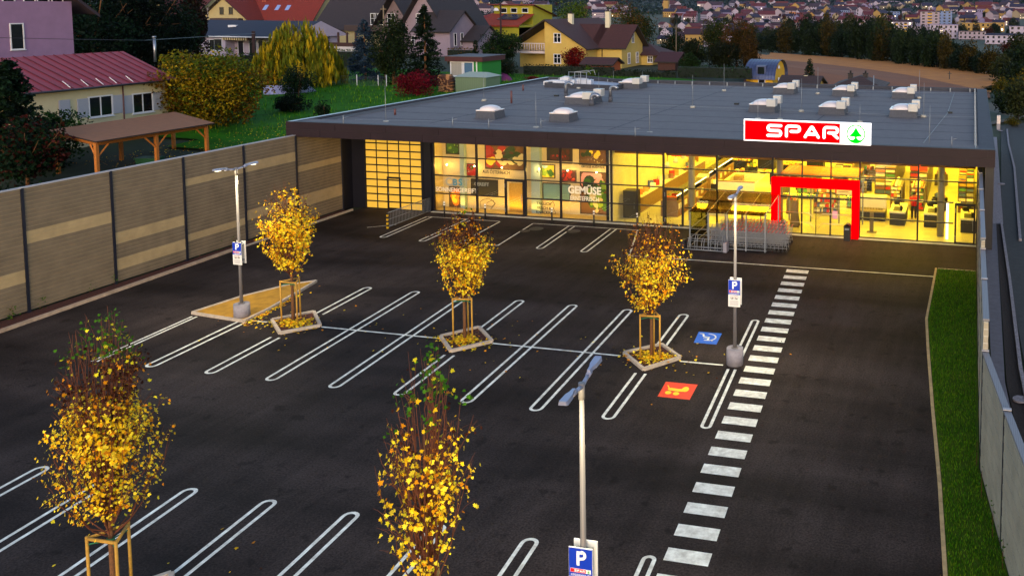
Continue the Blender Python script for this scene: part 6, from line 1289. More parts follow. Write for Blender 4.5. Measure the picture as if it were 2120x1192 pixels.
h = thing('house', 'red roofed annex left of the wide dark farmhouse roof', 'house', (fX(645, 186), 186, ZG)); gable(h, fX(628, 186), fX(668, 186), 186, 196, ZG, fZ(42, 186, 640)-ZG, fZ(16, 191, 640)-ZG, 'x', wc, ror, oh=.6)
h = thing('house', 'cream gable and dull red roof at the top left beside the dark trees', 'house', (fX(345, 200), 200, ZG)); gable(h, fX(322, 200), fX(420, 200), 200, 212, ZG, fZ(18, 200, 345)-ZG, fZ(-16, 206, 345)-ZG, 'x', wc, roofm('dullred', '4a1a18'), oh=.6); gable(h, fX(318, 196), fX(345, 196), 196, 204, ZG, fZ(28, 196, 330)-ZG, fZ(-6, 196, 331)-ZG, 'y', wc, roofm('dullred', '4a1a18'), oh=.6)
# ---- white bungalow with dark roof
Yb = 132.; h = thing('bungalow', 'white bungalow with a shallow dark blue roof, striped awning and dark windows', 'house', (fX(470, Yb), Yb, ZG)); x0, x1 = fX(340, Yb), fX(600, Yb); zw = fZ(75, Yb, 480); wb_ = wallm('bungalow', 'a898a8')
b = MB(); b.box(x0, fX(467, Yb), Yb, Yb+12, ZG-1, zw); b.box(fX(467, Yb), x1, Yb+2, Yb+12, ZG-1, zw); b.build('wall', wb_, h)
r_ = MB(); zr_ = fZ(42, Yb+7, 480); a_, c_ = x0-1, x1+.6; mr = mat('blue_slate_roof', '1c1c30', .7, noise=(2, .3), stripes=('Y', .5, .75))
for ya_, yb_, za_, zb_ in ((Yb-.8, Yb+7, zw, zr_), (Yb+14.5, Yb+7, zw, zr_)): r_.poly([(a_, ya_, za_), (c_, ya_, za_), (c_, yb_, zb_), (a_, yb_, zb_)])
r_.poly([(a_, Yb-.8, zw-.2), (c_, Yb-.8, zw-.2), (c_, Yb-.8, zw), (a_, Yb-.8, zw)], 1); r_.poly([(c_, Yb-.8, zw-.2), (c_, Yb+14.5, zw-.2), (c_, Yb+7, zr_)], 2); r_.build('roof', [mr, m_wfr, wb_], h)
x, z = atY(483, 54, Yb+4); b = MB(); b.obox((x, Yb+4), 1.4, .9, z-.3, z+.15, .3); b.build('roof_hatch', m_wfr, h)
for u, v, w_, hh_ in ((393,92,1.9,1.6),(439,93,.9,1.7),(452,93,1.5,1.9)): x, z = atY(u, v, Yb); add_window(h, 'S', x, z, w_, hh_, Yb, cross=False)
for u, v, w_, hh_ in ((499,100,1.0,2.4),(524,100,1.4,2.6),(540,100,.9,2.6)): x, z = atY(u, v, Yb+2); add_window(h, 'S', x, z, w_, hh_, Yb+2, cross=False, sill=False)
b = MB(); x0_, z0_ = atY(463, 79, Yb); n = 22; L_ = fX(516, Yb)-x0_
for i in range(n): b.box(x0_+L_*i/n, x0_+L_*(i+1)/n, Yb-.3, Yb+.1, z0_-.35, z0_+.1, i % 2)
b.build('awning', [mat('awning_cream', 'c8b88a', .8), mat('awning_brown', '5a3a2a', .8)], h)
# ---- purple house
wp_ = wallm('purple', '866686'); Xv = -80.; h = thing('house', 'purple rendered house with a tall window, cut by the left picture edge', 'house', (Xv, 60, 2.5)); y1 = atX(152, 80, Xv)[0]; y0 = 48.; zt = atX(80, 8, Xv)[1]
b = MB(); b.box(Xv-11, Xv, y0, y1, 2, zt); b.box(Xv-.2, Xv, y0, y1, zt, zt+.2); b.build('wall', wp_, h)
y, z = atX(35, 76, Xv); add_window(h, 'E', y, z, 1.0, 2.1, Xv, cross=False)
b = MB(); b.box(Xv-11, Xv-1.4, y0, y1-.8, zt, zt+2.6); b.build('upper_wall', wp_, h)
for u in (17, 60, 88, 118): y, z = atX(u, -4, Xv-1.4); add_window(h, 'E', y, zt+1.1, .9, 1.9, Xv-1.4, cross=False, sill=False)
b = MB(); zq = zt+.4; b.poly([(Xv+.6, y1+2.2, zq-1.4), (Xv-11, y1+2.2, zq-1.4), (Xv-11, y1-5, zq+4), (Xv+.6, y1-5, zq+4)]); b.poly([(Xv+.6, y1+2.2, zq-1.7), (Xv+.6, y1-5, zq+3.7), (Xv+.6, y1-5, zq+4), (Xv+.6, y1+2.2, zq-1.4)]); b.build('roof', mat('eave_purple', '2a1c28', .8), h)
# ---- red metal roofed bungalow beside the barrier
h = thing('bungalow', 'cream bungalow with a red standing seam metal roof and white louvred shutters', 'house', (-62, 50, 2)); Xb = -61.5
wcr = wallm('cream2', 'c0b08c')
ye0 = atX(60, 195, Xb)[0]; ye1 = atX(345, 165, Xb)[0]; ze_ = atX(200, 178, Xb)[1]
b = MB(); b.box(Xb-9, Xb, ye0-1, ye1, 1.9, ze_); b.build('wall', wcr, h)
zr_ = atX(120, 114, Xb-4.7)[1]; yhip = atX(255, 107, Xb-4.7)[0]
b = MB(); o_ = .5; mrr = mat('red_seam_roof', '8a2028', .5, noise=(1.2, .18)); A1 = (Xb+o_, ye0-8, ze_); A2 = (Xb+o_, ye1+o_, ze_); B1 = (Xb-4.7, ye0-8, zr_); B2 = (Xb-4.7, yhip, zr_); C2 = (Xb-9.5, ye1+o_, ze_); C1 = (Xb-9.5, ye0-8, ze_)
b.poly([A1, A2, B2, B1]); b.poly([A2, C2, B2]); b.poly([C2, C1, B1, B2]); n = 26
for i in range(n):
    y = A1[1]+(A2[1]-A1[1])*(i+.5)/n
    f = 1. if y < yhip else max(.05, (A2[1]-y)/(A2[1]-yhip)); p0 = np.array([Xb+o_, y, ze_+.02]); p1 = np.array([Xb+o_-(o_+4.7)*f, y, ze_+(zr_-ze_)*f+.02]); b.tube([p0, p1], .035, 4, 1)
b.poly([(Xb+o_, ye0-8, ze_-.14), (Xb+o_, ye1+o_, ze_-.14), (Xb+o_, ye1+o_, ze_), (Xb+o_, ye0-8, ze_)], 2); b.tube([(Xb+o_+.06, ye0-8, ze_-.06), (Xb+o_+.06, ye1+o_, ze_-.06)], .08, 6, 2)
b.build('roof', [mrr, mat('red_seam', '4a0f16', .5), mat('gutter_dark', '2c2a30', .5)], h)
b = MB()
for u in (141, 179, 210, 238, 272): y, z = atX(u, 165, Xb+.2); b.tube([(Xb+.35, y, ze_+.08), (Xb-.3, y, ze_+.5)], .03, 4)
b.build('snow_guard', m_wfr, h)
for u, v, w_ in ((208, 220, 1.7), (295, 213, 1.6)): y, z = atX(u, v, Xb); add_window(h, 'E', y, z, w_, 1.35, Xb, shut=mat('shutter_white', '9a9aa6', .6))
y, z = atX(150, 226, Xb); b = MB(); b.box(Xb+.02, Xb+.08, y-1.0, y-.2, z-.7, z+.7); [b.box(Xb+.08, Xb+.1, y-.95, y-.25, z-.65+.1*k_, z-.6+.1*k_) for k_ in range(13)]; b.build('shutter', mat('shutter_white', '9a9aa6', .6), h)
y, z = atX(253, 200, Xb); b = MB(); b.tube([(Xb+.1, y, ze_-.1), (Xb+.1, y, 2)], .05, 6); b.build('downpipe', mat('rust_pipe', '5a3230', .6), h)
y, z = atX(287, 115, Xb-4.2); b = MB(); s_ = 60/CF; b.tube([(Xb-4.2, yhip+2.4, zr_-1), (Xb-4.2, yhip+2.4, zr_+1.0)], .1, 8); b.tube([(Xb-4.2, yhip+2.4, zr_+1.0), (Xb-4.2, yhip+2.4, zr_+1.12)], .15, 8); b.build('flue', m_flash, h)
# ---- carport
mt_ = mat('carport_timber', 'a8621c', .75, noise=(8, .2)); t = thing('carport', 'timber carport with a brown felt roof behind the noise barrier', 'carport', (-52, 48, 2.1))
c4 = [(100,272,4.85), (198,296,4.75), (444,257,4.75), (362,234,4.85)]; q = [(*G(u, v, z), z) for u, v, z in c4]
b = MB(); n0 = len(b.v); b.v += q + [(p[0], p[1], p[2]+.08) for p in q]; b.f = [(3,2,1,0),(4,5,6,7),(0,1,5,4),(1,2,6,5),(2,3,7,6),(3,0,4,7)]; b.m = [1,0,1,1,1,1]; b.sm = [False]*6; b.build('roof', [mat('brown_felt', '84502c', .9, noise=(2.5, .15), bump=(30, .3)), mat('dark_edge', '2a1a12', .8)], t)
def lerp(a, c, f): return tuple(a[i]+(c[i]-a[i])*f for i in range(3))
pp = [lerp(q[0], q[3], .03), lerp(q[0], q[3], .5), lerp(q[0], q[3], .95), lerp(q[1], q[2], .03), lerp(q[1], q[2], .5), lerp(q[1], q[2], .95)]
def inw(p, o, f=.08): return (p[0]+(o[0]-p[0])*f, p[1]+(o[1]-p[1])*f, p[2])
pp = [inw(pp[i], pp[(i+3) % 6]) for i in range(6)]
for p in pp: b = MB(); b.obox((p[0], p[1]), .18, .18, 2.05, p[2]-.12, 0); b.build('post', mt_, t)
def beam(mb, a, c, w_=.09):
    mb.tube([a, c], w_, 4)
b = MB()
for i, j in ((0,2), (3,5), (0,3), (1,4), (2,5)): a, c = pp[i], pp[j]; beam(b, (a[0], a[1], a[2]-.16), (c[0], c[1], c[2]-.16), .11)
for i in range(3, 6):
    for s_ in (-1, 1):
        j = i+s_
        if not 3 <= j <= 5: continue
        a, c = pp[i], pp[j]; L_ = math.dist(a[:2], c[:2]); e = lerp(a, c, .85/L_); beam(b, (a[0], a[1], a[2]-1.0), (e[0], e[1], e[2]-.18), .06)
for i in (0, 3):
    a, c = pp[i], pp[3-i]; L_ = math.dist(a[:2], c[:2]); e = lerp(a, c, .85/L_); beam(b, (a[0], a[1], a[2]-1.0), (e[0], e[1], e[2]-.18), .06)
b.build('beams', mt_, t)
x, y = G(310, 340, 2.2); t = thing('plastic_tub', 'dark green plastic tub under the timber carport', 'tub', (x, y, 2.1)); b = MB(); b.obox((x, y), 1.2, .8, 2.1, 2.6, .2, 0, 1.12); b.obox((x, y), 1.42, 1.0, 2.6, 2.66, .2); b.build('body', mat('green_plastic', '0f4a2c', .5), t)
# white covered pool/cover
x, y = G(600, 222, 2.3); t = thing('pool_cover', 'pale lilac tarpaulin shelter behind the round dark shrub', 'shelter', (x, y, 2.2)); b = MB(); 
P0 = [(*G(u, v, z), z) for u, v, z in ((545,178,4.0),(638,175,4.0),(640,205,2.4),(545,212,2.4))]; xx = [p for p in P0]
b.poly([xx[3], xx[2], xx[1], xx[0]]); b.poly([xx[0], xx[1], (xx[1][0]-.5, xx[1][1]+3, 2.3), (xx[0][0]-.5, xx[0][1]+3, 2.3)]); b.poly([xx[2], (xx[1][0]-.5, xx[1][1]+3, 2.3), xx[1]]); b.poly([xx[3], xx[0], (xx[0][0]-.5, xx[0][1]+3, 2.3)]); b.build('cover', mat('tarpaulin', '8a88a8', .6, noise=(1, .25)), t)
x, y = G(580, 238, 2.3); t = thing('stone_pillar', 'small pale stone bird bath on the lawn before the round dark shrub', 'bird bath', (x, y, 2.3)); b = MB(); b.tube([(x, y, 2.2), (x, y, 3.0)], .17, 10); b.tube([(x, y, 3.0), (x, y, 3.1)], .34, 12); b.build('body', mat('stone', '8a7f72', .8), t)
# ---- barrel roofed house, brown roofs beyond the store
Yk = 118.; zk = .5; h = thing('house', 'bright yellow house with a blue grey barrel roof and a dormer window', 'house', (fX(1590, Yk), Yk, zk)); x1 = fX(1600, Yk); x0 = fX(1553, Yk); R_ = (fZ(131, Yk, 1600)-fZ(162, Yk, 1600)); ze_ = fZ(163, Yk, 1590); zt = fZ(126, Yk+4, 1600)
wyy = wallm('brightyellow', 'c89810'); b = MB(); D_ = 8.; b.box(x0-.5, x1, Yk, Yk+D_, zk-4, ze_); n = 14; pr = [(Yk+D_/2-math.cos(math.pi*k/n)*D_/2, ze_-.0+math.sin(math.pi*k/n)*(zt-ze_)) for k in range(n+1)]
b.poly([(x1, y, z) for y, z in pr]); b.build('wall', wyy, h)
b = MB(); pr2 = [(Yk+D_/2-math.cos(math.pi*k/n)*(D_/2+.35), ze_-.15+math.sin(math.pi*k/n)*(zt-ze_+.3)) for k in range(n+1)]
for k in range(n): b.poly([(x0-.8, *pr2[k]), (x1+.4, *pr2[k]), (x1+.4, *pr2[k+1]), (x0-.8, *pr2[k+1])], 0, True)
for i in range(26):
    x = x0-.8+i*.42
    if x < x1+.4: b.tube([(x, p[0], p[1]+.02) for p in pr2[:n//2+2]], .03, 4, 1)
b.build('roof', [mat('zinc_roof', '40486a', .4, metal=.3, noise=(1, .15)), mat('zinc_seam', '2a3050', .4, metal=.3)], h)
x, z = atY(1577, 148, Yk+.3); b = MB(); b.box(x-.65, x+.65, Yk-.1, Yk+2.5, z-.9, z+.8); dm = b.build('dormer', mat('zinc_roof', '40486a', .4), h); b = MB(); b.box(x-.45, x+.45, Yk-.13, Yk-.1, z-.6, z+.6); b.build('pane', m_win, dm)
x, z = atY(1577, 169, Yk); add_window(h, 'S', x, z, .8, 1.2, Yk, cross=False)
for v in (143, 168): y, z = atX(1608, v, x1+.1); b = MB(); b.dome((x1+.2, Yk+3, z), .12, .45, .45, 12, 4); b.build('dish', m_wfr, h)
Yh = 112.; h = thing('house', 'dark brown gabled roof with a yellow gable just beyond the store roof', 'house', (fX(1650, Yh), Yh, 0)); x1 = fX(1690, Yh+1); gable(h, fX(1615, Yh), x1, Yh, Yh+7, -4, fZ(181, Yh, 1650)+4, fZ(159, Yh+3.5, 1650)+4, 'x', wy, roofm('umber', '38221e'), oh=.5)
x, z = atY(1678, 158, Yh+3.5); chimney(h, x-.6, Yh+3.5, z-1.2, z+.1, None, .5)
h = thing('house', 'brown hip roof with two dark chimneys just beyond the store roof', 'house', (fX(1780, Yh), Yh, 0)); x0, x1 = fX(1722, Yh), fX(1828, Yh); zz = fZ(181, Yh, 1780); b = MB(); b.box(x0+.5, x1-.5, Yh+.5, Yh+7.5, -4, zz); b.build('wall', wy, h); hip(h, x0, x1, Yh, Yh+8, zz, fZ(156, Yh+4, 1780)-zz, roofm('umber', '38221e'), oh=.2)
for u in (1761, 1792): x, z = atY(u, 152, Yh+4); chimney(h, x, Yh+4, z-1.3, z-.1, mat('chimney_dark', '2c2422', .8), .6)
x, z = atY(1809, 157, Yh-1); t = thing('street_lamp', 'thin lamp mast with a satellite dish beside the brown hip roof', 'lamp', (x, Yh-1, 0)); b = MB(); b.tube([(x, Yh-1, -1), (x, Yh-1, z)], .07, 6); b.build('pole', m_galv, t); b = MB(); b.dome((x+.4, Yh-1.2, fZ(174, Yh-1)), .4, .15, .4, 12, 4); b.build('dish', m_wfr, t)

# ---- trees ----------------------------------------------------------
def leafset(*hx):
    r_ = []
    for c in hx: r_.append(MATS.get('leaf_'+c) or leafmat('leaf_'+c, c, .3))
    return r_
TC = [0]
def zbase(x, y): return terrain(x, y)
def decid(u, vb, vt, wpx, cols, label, cat='tree', z=None, Y=None, n=2600, k=30, ls=.34, tight=.3, stem=.12, name='deciduous_tree', squash=1., group=None, fill=.75):
    if Y: x, y = fX(u, Y, vb), Y
    else: x, y = (T(u, vb)[:2] if z is None else G(u, vb, z))
    z0 = terrain(x, y); s_ = depth(x, y, z0)/CF; H_ = atY(u, vt, y)[1]-z0; W_ = wpx*s_
    t = thing(name, label, cat, (x, y, z0), group); b = MB(); zc = z0+H_*(.5+stem/2); rz = H_*(1-stem)/2
    b.tube([(x, y, z0-.2), (x+.1, y, z0+H_*.35), (x, y, z0+H_*.75)], [H_*.028, H_*.02, H_*.006], 7)
    for i in range(9): a = random.uniform(0, 6.28); b.tube([(x, y, z0+H_*random.uniform(.15, .5)), (x+math.cos(a)*W_*.2, y+math.sin(a)*W_*.2, zc), (x+math.cos(a)*W_*.38, y+math.sin(a)*W_*.38, zc+rz*random.uniform(0, .6))], [H_*.01, H_*.006, H_*.002], 4)
    b.build('trunk', m_bark, t)
    n = int(n*1.9); ls *= 1.12
    P, idx = clumps(n, (x, y, zc), W_/2, W_/2*squash, rz, k=k, tight=tight, fill=fill); ck = rng.integers(0, len(cols), k); mi = np.where(rng.random(n) < .7, ck[idx], rng.integers(0, len(cols), n))
    leaves('crown', P, rng.uniform(.7, 1.3, n)*ls*max(1, s_*11), leafset(*cols), mi, t); return t
def conifer(u, vb, vt, wpx, cols, label, Y=None, n=3000, ls=.3, name='conifer', base=.06, group=None, ragged=.25):
    if Y: x, y = fX(u, Y, vb), Y
    else: x, y = T(u, vb)[:2]
    z0 = terrain(x, y); s_ = depth(x, y, z0)/CF; H_ = atY(u, vt, y)[1]-z0; W_ = wpx*s_
    t = thing(name, label, 'tree', (x, y, z0), group); b = MB(); b.tube([(x, y, z0-.2), (x, y, z0+H_*.97)], [H_*.02, .03], 7); b.build('trunk', m_bark, t)
    nb = 170; n = int(n*1.8); ls *= 1.1; P = []; NR = []; M = []
    for i in range(nb):
        f = base+(1-base)*(i/nb)**.9; a = rng.uniform(0, 6.28); L_ = W_/2*(1-f)**.75*rng.uniform(1-ragged, 1.08)+.15; m_ = max(4, int(n/nb*(1.6-1.2*f))); c_ = rng.integers(0, len(cols))
        q = rng.uniform(.15, 1, m_)**.8; sp = .12+.22*q*L_*.5
        px_ = x+np.cos(a)*L_*q+rng.normal(0, 1, m_)*sp*.55*abs(np.sin(a))+rng.normal(0, .06, m_); py_ = y+np.sin(a)*L_*q+rng.normal(0, 1, m_)*sp*.55*abs(np.cos(a))+rng.normal(0, .06, m_); pz_ = z0+H_*f-L_*.28*q+L_*.12*q*q+rng.normal(0, .09, m_)
        P.append(np.column_stack([px_, py_, pz_])); NR.append(np.column_stack([rng.normal(0,.5,m_), rng.normal(0,.5,m_), rng.uniform(.3,1,m_)])); M.append(np.where(rng.random(m_) < .75, c_, rng.integers(0, len(cols), m_)))
    P = np.vstack(P); leaves('crown', P, rng.uniform(.7, 1.3, len(P))*ls*max(1, s_*11), leafset(*cols), np.concatenate(M), t, nrm=np.vstack(NR)); return t
DG = ('0c1c12', '14281a', '0a140f'); DG2 = ('142414', '1c3018', '0e1a10')
conifer(35, 420, 128, 190, ('0f1f14', '182c1c', '0a1610'), 'dark spruce at the left picture edge before the red metal roof', Y=44, n=9000, ls=.24)
decid(60, 430, 240, 200, ('101f10', '3a1410', '142814'), 'dark undergrowth of shrubs below the left edge spruce', Y=41, n=2600, ls=.2, stem=.0, name='shrub', cat='shrub')
decid(120, 400, 215, 120, ('24401a', '1a3014', '2c4a1c'), 'green leafy shrub between the left spruce and the carport', Y=46.5, n=1500, ls=.16, stem=0, name='shrub', cat='shrub')
for i, (u, vb, vt, w_, c) in enumerate(((195, 160, -60, 190, DG), (290, 150, -50, 200, ('0a1a10', '141f12', '0c120c')), (345, 150, 2, 120, DG2), (240, 170, 30, 170, ('1c1a0e', '101a10', '0a140f')), (400, 60, -20, 60, ('2a1a14', '1c1c10')))): decid(u, vb, vt, w_, c, ('tall dark tree nearest the purple house', 'broad nearly black tree at the top left', 'dark tree just left of the white bungalow', 'low dark tree behind the metal roof', 'reddish brown tree beside the dull red roof')[i], Y=92+i*6, n=6500, ls=.34, stem=.0, k=44)
decid(425, 270, 92, 228, ('7a600a', '5a580e', '5a3c0a', '3c4c12', '8a7210', '4c5410'), 'large autumn tree with rust, green and gold leaves above the carport', Y=61, n=13000, k=70, ls=.19, stem=.0, tight=.24, fill=.9)
for i,(u,vt,w_) in enumerate(((418,76,40),(470,108,60),(360,120,60))): pass
decid(618, 216, 140, 78, DG2, 'round dark shrub before the pale tarpaulin', Y=80, n=1800, ls=.16, stem=0, name='shrub', cat='shrub'); decid(602, 236, 196, 75, ('0a140c', '101c10'), 'low black green shrub on the lawn behind the bird bath', Y=70, n=1500, ls=.16, stem=0, name='shrub', cat='shrub')
decid(670, 236, 206, 32, DG2, 'small dark bush alone on the lawn', Y=66, n=500, ls=.14, stem=0, name='bush', cat='shrub')
decid(535, 170, 135, 100, ('0f2a20', '16382a', '0c1c16'), 'flat spreading juniper left of the willow', Y=88, n=1800, ls=.2, stem=0, name='juniper', cat='shrub')
# weeping willow: hanging strands
def willow():
    x, y = fX(618, 90, 120), 90.; z0 = terrain(x, y); s_ = depth(x, y, z0)/CF; H_ = atY(620, 42, y)[1]-z0; W_ = 155*s_
    t = thing('weeping_willow', 'yellow weeping willow with hanging strands in the garden', 'tree', (x, y, z0)); b = MB(); b.tube([(x, y, z0), (x, y, z0+H_*.4), (x+.3, y, z0+H_*.7)], [.35, .3, .12], 8); P = []; M = []; NR = []
    for i in range(400):
        a = rng.uniform(0, 6.28); r_ = W_/2*rng.uniform(.1, 1.08)**.6; tz = z0+H_*(1-.55*(r_/(W_/2))**2.)*rng.uniform(.72, 1.03); L_ = (tz-z0)*rng.uniform(.45, 1.)
        m_ = 20; q = np.linspace(0, 1, m_); px_ = x+np.cos(a)*(r_+.5*q)+rng.normal(0, .12, m_); py_ = y+np.sin(a)*(r_+.5*q)+rng.normal(0, .12, m_); P.append(np.column_stack([px_, py_, np.maximum(z0+.1, tz-L_*q+rng.normal(0,.1,m_))])); c_ = rng.choice(3); M.append(np.full(m_, c_)); NR.append(np.column_stack([rng.normal(0,1,m_), rng.normal(0,1,m_), rng.normal(0,.2,m_)]))
        if i < 40: b.tube([(x, y, z0+H_*.5), (x+math.cos(a)*r_*.5, y+math.sin(a)*r_*.5, tz-.3), (x+math.cos(a)*r_, y+math.sin(a)*r_, tz)], [.09, .05, .02], 4)
    b.build('trunk', m_bark, t); P = np.vstack(P); NR = np.vstack(NR); leaves('crown', P, rng.uniform(.45, .8, len(P)), leafset('a08410', '7c7214', '5a6014'), np.concatenate(M), t, LONG*np.array([1.5, .8]), NR, np.tile([0.,0,1], (len(P),1)))
willow()
conifer(757, 172, 42, 82, ('2a3c50', '1f3040', '36485a'), 'blue spruce right of the willow', Y=98, n=4200, ls=.22, ragged=.15)
decid(815, 180, 35, 90, ('1c2a16', '2a3416', '141f12'), 'tall loose green tree between the blue spruce and the pointed spruce', Y=94, n=4200, ls=.22, stem=0)
conifer(882, 178, 12, 92, ('142214', '1e2c1a', '0c160e'), 'tall pointed spruce before the lilac houses', Y=95, n=5200, ls=.22, ragged=.4)
decid(862, 200, 140, 85, ('5a0a18', '3a0812', '6a1020'), 'dark crimson shrub beside the firewood stack', Y=84, n=2600, ls=.16, stem=0, name='shrub', cat='shrub')
decid(1040, 158, 60, 84, ('182c14', '243a18', '0f1c0e'), 'dense round green tree before the lime yellow house', Y=118, n=4200, ls=.22, stem=.08)
decid(1048, 170, 118, 44, ('202c18', '182010'), 'small loose green tree right of the green cabin wall', Y=104, n=1000, ls=.16, stem=.1)
decid(1190, 150, 92, 66, ('5a0808', '3a0608', '78100a'), 'crimson maple before the yellow house', Y=119.5, n=2200, ls=.18, stem=.1, name='crimson_maple')
decid(1222, 165, 138, 28, ('2c4a10', '4a5a10'), 'small yellow green bush right of the crimson maple', Y=108, n=700, ls=.14, stem=0, name='bush', cat='shrub')
decid(1102, 178, 158, 34, ('5a1c1c', '4a1818'), 'low reddish bush before the long hedge', Y=104, n=500, ls=.14, stem=0, name='bush', cat='shrub')
decid(1188, 75, -8, 82, ('3a5010', '5a6414', '24380e'), 'lit olive green tree behind the yellow house chimney', Y=165, n=2600, ls=.26, stem=.02)
decid(1315, 110, 0, 105, ('2c3c10', '4a3a10', '1c2a10', '5a2c0c'), 'large olive and rust tree behind the yellow house roof', Y=160, n=4200, ls=.26, stem=.02)
decid(1395, 150, 60, 70, ('1c2a14', '14200f'), 'dark green tree right behind the open shed', Y=165, n=2000, ls=.26, stem=0)
for i, (u, vb, vt, w_, c) in enumerate(((1440, 160, 78, 60, ('141c10', '1c2412')), (1478, 162, 40, 75, ('24300f', '3a3c10', '1a2410')), (1525, 165, 42, 80, ('4a2c0c', '3a300f', '2a240e')), (1500, 168, 88, 90, ('1c200e', '141a0e')), (1552, 160, 70, 45, ('2c2010', '3a2a10')), (1428, 172, 108, 40, ('1f3418', '16240f')))): decid(u, vb, vt, w_, c, ('dark tree beside the wooden pole', 'olive tree in the group left of the barrel roof', 'rust brown tree in the group left of the barrel roof', 'low dark tree at the foot of the rust brown tree', 'brown tree touching the barrel roof', 'small green conical tree right of the wooden pole')[i], Y=150-i*5, n=2600, ls=.25, stem=0)
conifer(1676, 172, 124, 36, ('24341a', '182410'), 'small spruce standing before the ploughed field', Y=118, n=1200, ls=.2)
# hedges
def hedge(pts, w_, h_, label, cols, n):
    x, y = pts[0]; t = thing('hedge', label, 'hedge', (x, y, terrain(x, y))); b = MB(); P = []
    for a, c in zip(pts, pts[1:]):
        L_ = math.dist(a, c); an = math.atan2(c[1]-a[1], c[0]-a[0]); b.obox(((a[0]+c[0])/2, (a[1]+c[1])/2), L_, w_*.7, terrain(*a), terrain(*a)+h_*.9, an)
        m_ = int(n*L_); q = rng.random(m_); sd_ = rng.choice([-1, 1, 0], m_, p=[.55, .1, .35]); o_ = np.where(sd_ == 0, rng.uniform(-1, 1, m_), sd_*-1.)*w_/2*-1*-1; hh_ = np.where(sd_ == 0, h_, rng.uniform(0, 1, m_)*h_)+rng.normal(0, .07, m_)
        P.append(np.column_stack([a[0]+(c[0]-a[0])*q-math.sin(an)*-o_*-1*-1, a[1]+(c[1]-a[1])*q+math.cos(an)*o_*-1, terrain(*a)+hh_]))
    b.build('core', mat('hedge_core', '0c160a', .95), t); P = np.vstack(P); leaves('foliage', P, rng.uniform(.14, .26, len(P)), leafset(*cols), rng.integers(0, len(cols), len(P)), t)
hA, hB, hC = (fX(1085, 112), 112), (fX(1270, 113), 113), (fX(1400, 114), 114)
hedge([hA, ((hA[0]+hB[0])/2, 112.5), hB], 1., fZ(136, 112, 1150)-terrain(*hA), 'long clipped hedge before the yellow house', ('14200e', '1c2a12', '0c140a'), 60)
hedge([hB, hC], 1., fZ(147, 113, 1330)-terrain(*hB), 'darker clipped hedge right of the small timber shed', ('101c0e', '14240f'), 60)
hedge([(fX(1405, 116), 116), (fX(1556, 116), 116)], 1.3, max(1.5, fZ(147, 116, 1480)-terrain(fX(1480, 116), 116)), 'uneven dark hedge left of the barrel roofed house', ('14220f', '202c12', '1a3a14'), 50)
hedge([(fX(930, 130), 130), (fX(982, 130), 130)], 1.5, fZ(101, 130, 950)-ZG, 'clipped orange green hedge before the narrow lilac house', ('5a4a10', '2c3c10', '6a3c0c'), 80)
hedge([(fX(680, 120), 120), (fX(745, 120), 120)], 2, fZ(104, 120, 710)-ZG, 'bright green hedge below the terrace wall', ('1a3a10', '244a14'), 70)
hedge([(fX(500, 110), 110), (fX(560, 110), 110)], 1.2, fZ(112, 110, 530)-ZG, 'clipped hedge behind the dark wooden pole', ('1a3410', '16280e'), 70)
conifer(985, 120, 84, 18, ('14240f', '1c3014'), 'small clipped cone shaped conifer beside the round tree', Y=128, n=800, ls=.18); conifer(677, 82, 56, 20, ('16280f', '1f3414'), 'small conifer beside the farmhouse terrace', Y=141, n=500, ls=.2)
# garden wire fence with pale posts
t = thing('garden_fence', 'wire garden fence with thin pale posts at the end of the lawn', 'fence', (fX(740, 92), 92, 2.9))
for u in (694, 739, 783, 800): x = fX(u, 92, 170); b = MB(); b.tube([(x, 92, 2.7), (x, 92, 4.4)], .045, 5); b.build('post', m_wfr, t)
b = MB()
for k_ in range(9): b.tube([(fX(640, 92), 92, 3.0+k_*.15), (fX(800, 92), 92, 3.0+k_*.15)], .008, 3)
b.build('wire', m_galv, t)
# poles
for (u, vb, vt, r_, Y, c, lb) in ((527, 130, 65, .3, 112, '2a1210', 'thick dark wooden pole before the white bungalow'), (798, 172, 12, .1, 99, '6a5a48', 'slim pale wooden pole beside the loose green tree'), (1037, 70, 6, .22, 165, '2a1418', 'dark wooden pole before the lime yellow house'), (1400, 150, 52, .12, 132, '4a3f30', 'grey wooden pole right of the open shed'), (431, 45, 15, .12, 165, '6a6060', 'grey pole before the cream gable'), (1931, 165, 92, .1, 270, '3a3430', 'left wooden pole of three in the field corner'), (1940, 175, 118, .1, 230, '3a3430', 'middle wooden pole of three in the field corner'), (1965, 190, 148, .1, 180, '3a3430', 'right wooden pole of three in the field corner')):
    x = fX(u, Y, vb); z0 = terrain(x, Y); z1 = atY(u, vt, Y)[1]; t = thing('utility_pole', lb, 'pole', (x, Y, z0)); b = MB(); b.tube([(x, Y, z0-1), (x, Y, z1)], [r_, r_*.8], 8); b.build('pole', mat('pole_'+c, c, .85), t); b = MB(); b.box(x-.4, x+.4, Y-.05, Y+.05, z1-.5, z1-.4); b.build('crossbar', mat('pole_'+c, c, .85), t)
t = thing('overhead_cable', 'thin overhead cable crossing before the purple house', 'cable', (-70, 60, 8)); b = MB(); P0 = [(*[ray(u, v)[i]*k_ for i in range(3)],) for u, v, k_ in ((-30, 78, 62), (155, 82, 66), (300, 84, 72), (527, 70, 110))]; b.tube([(p[0], p[1], p[2]+CH) for p in P0], .02, 3); b.build('wire', m_blk, t)
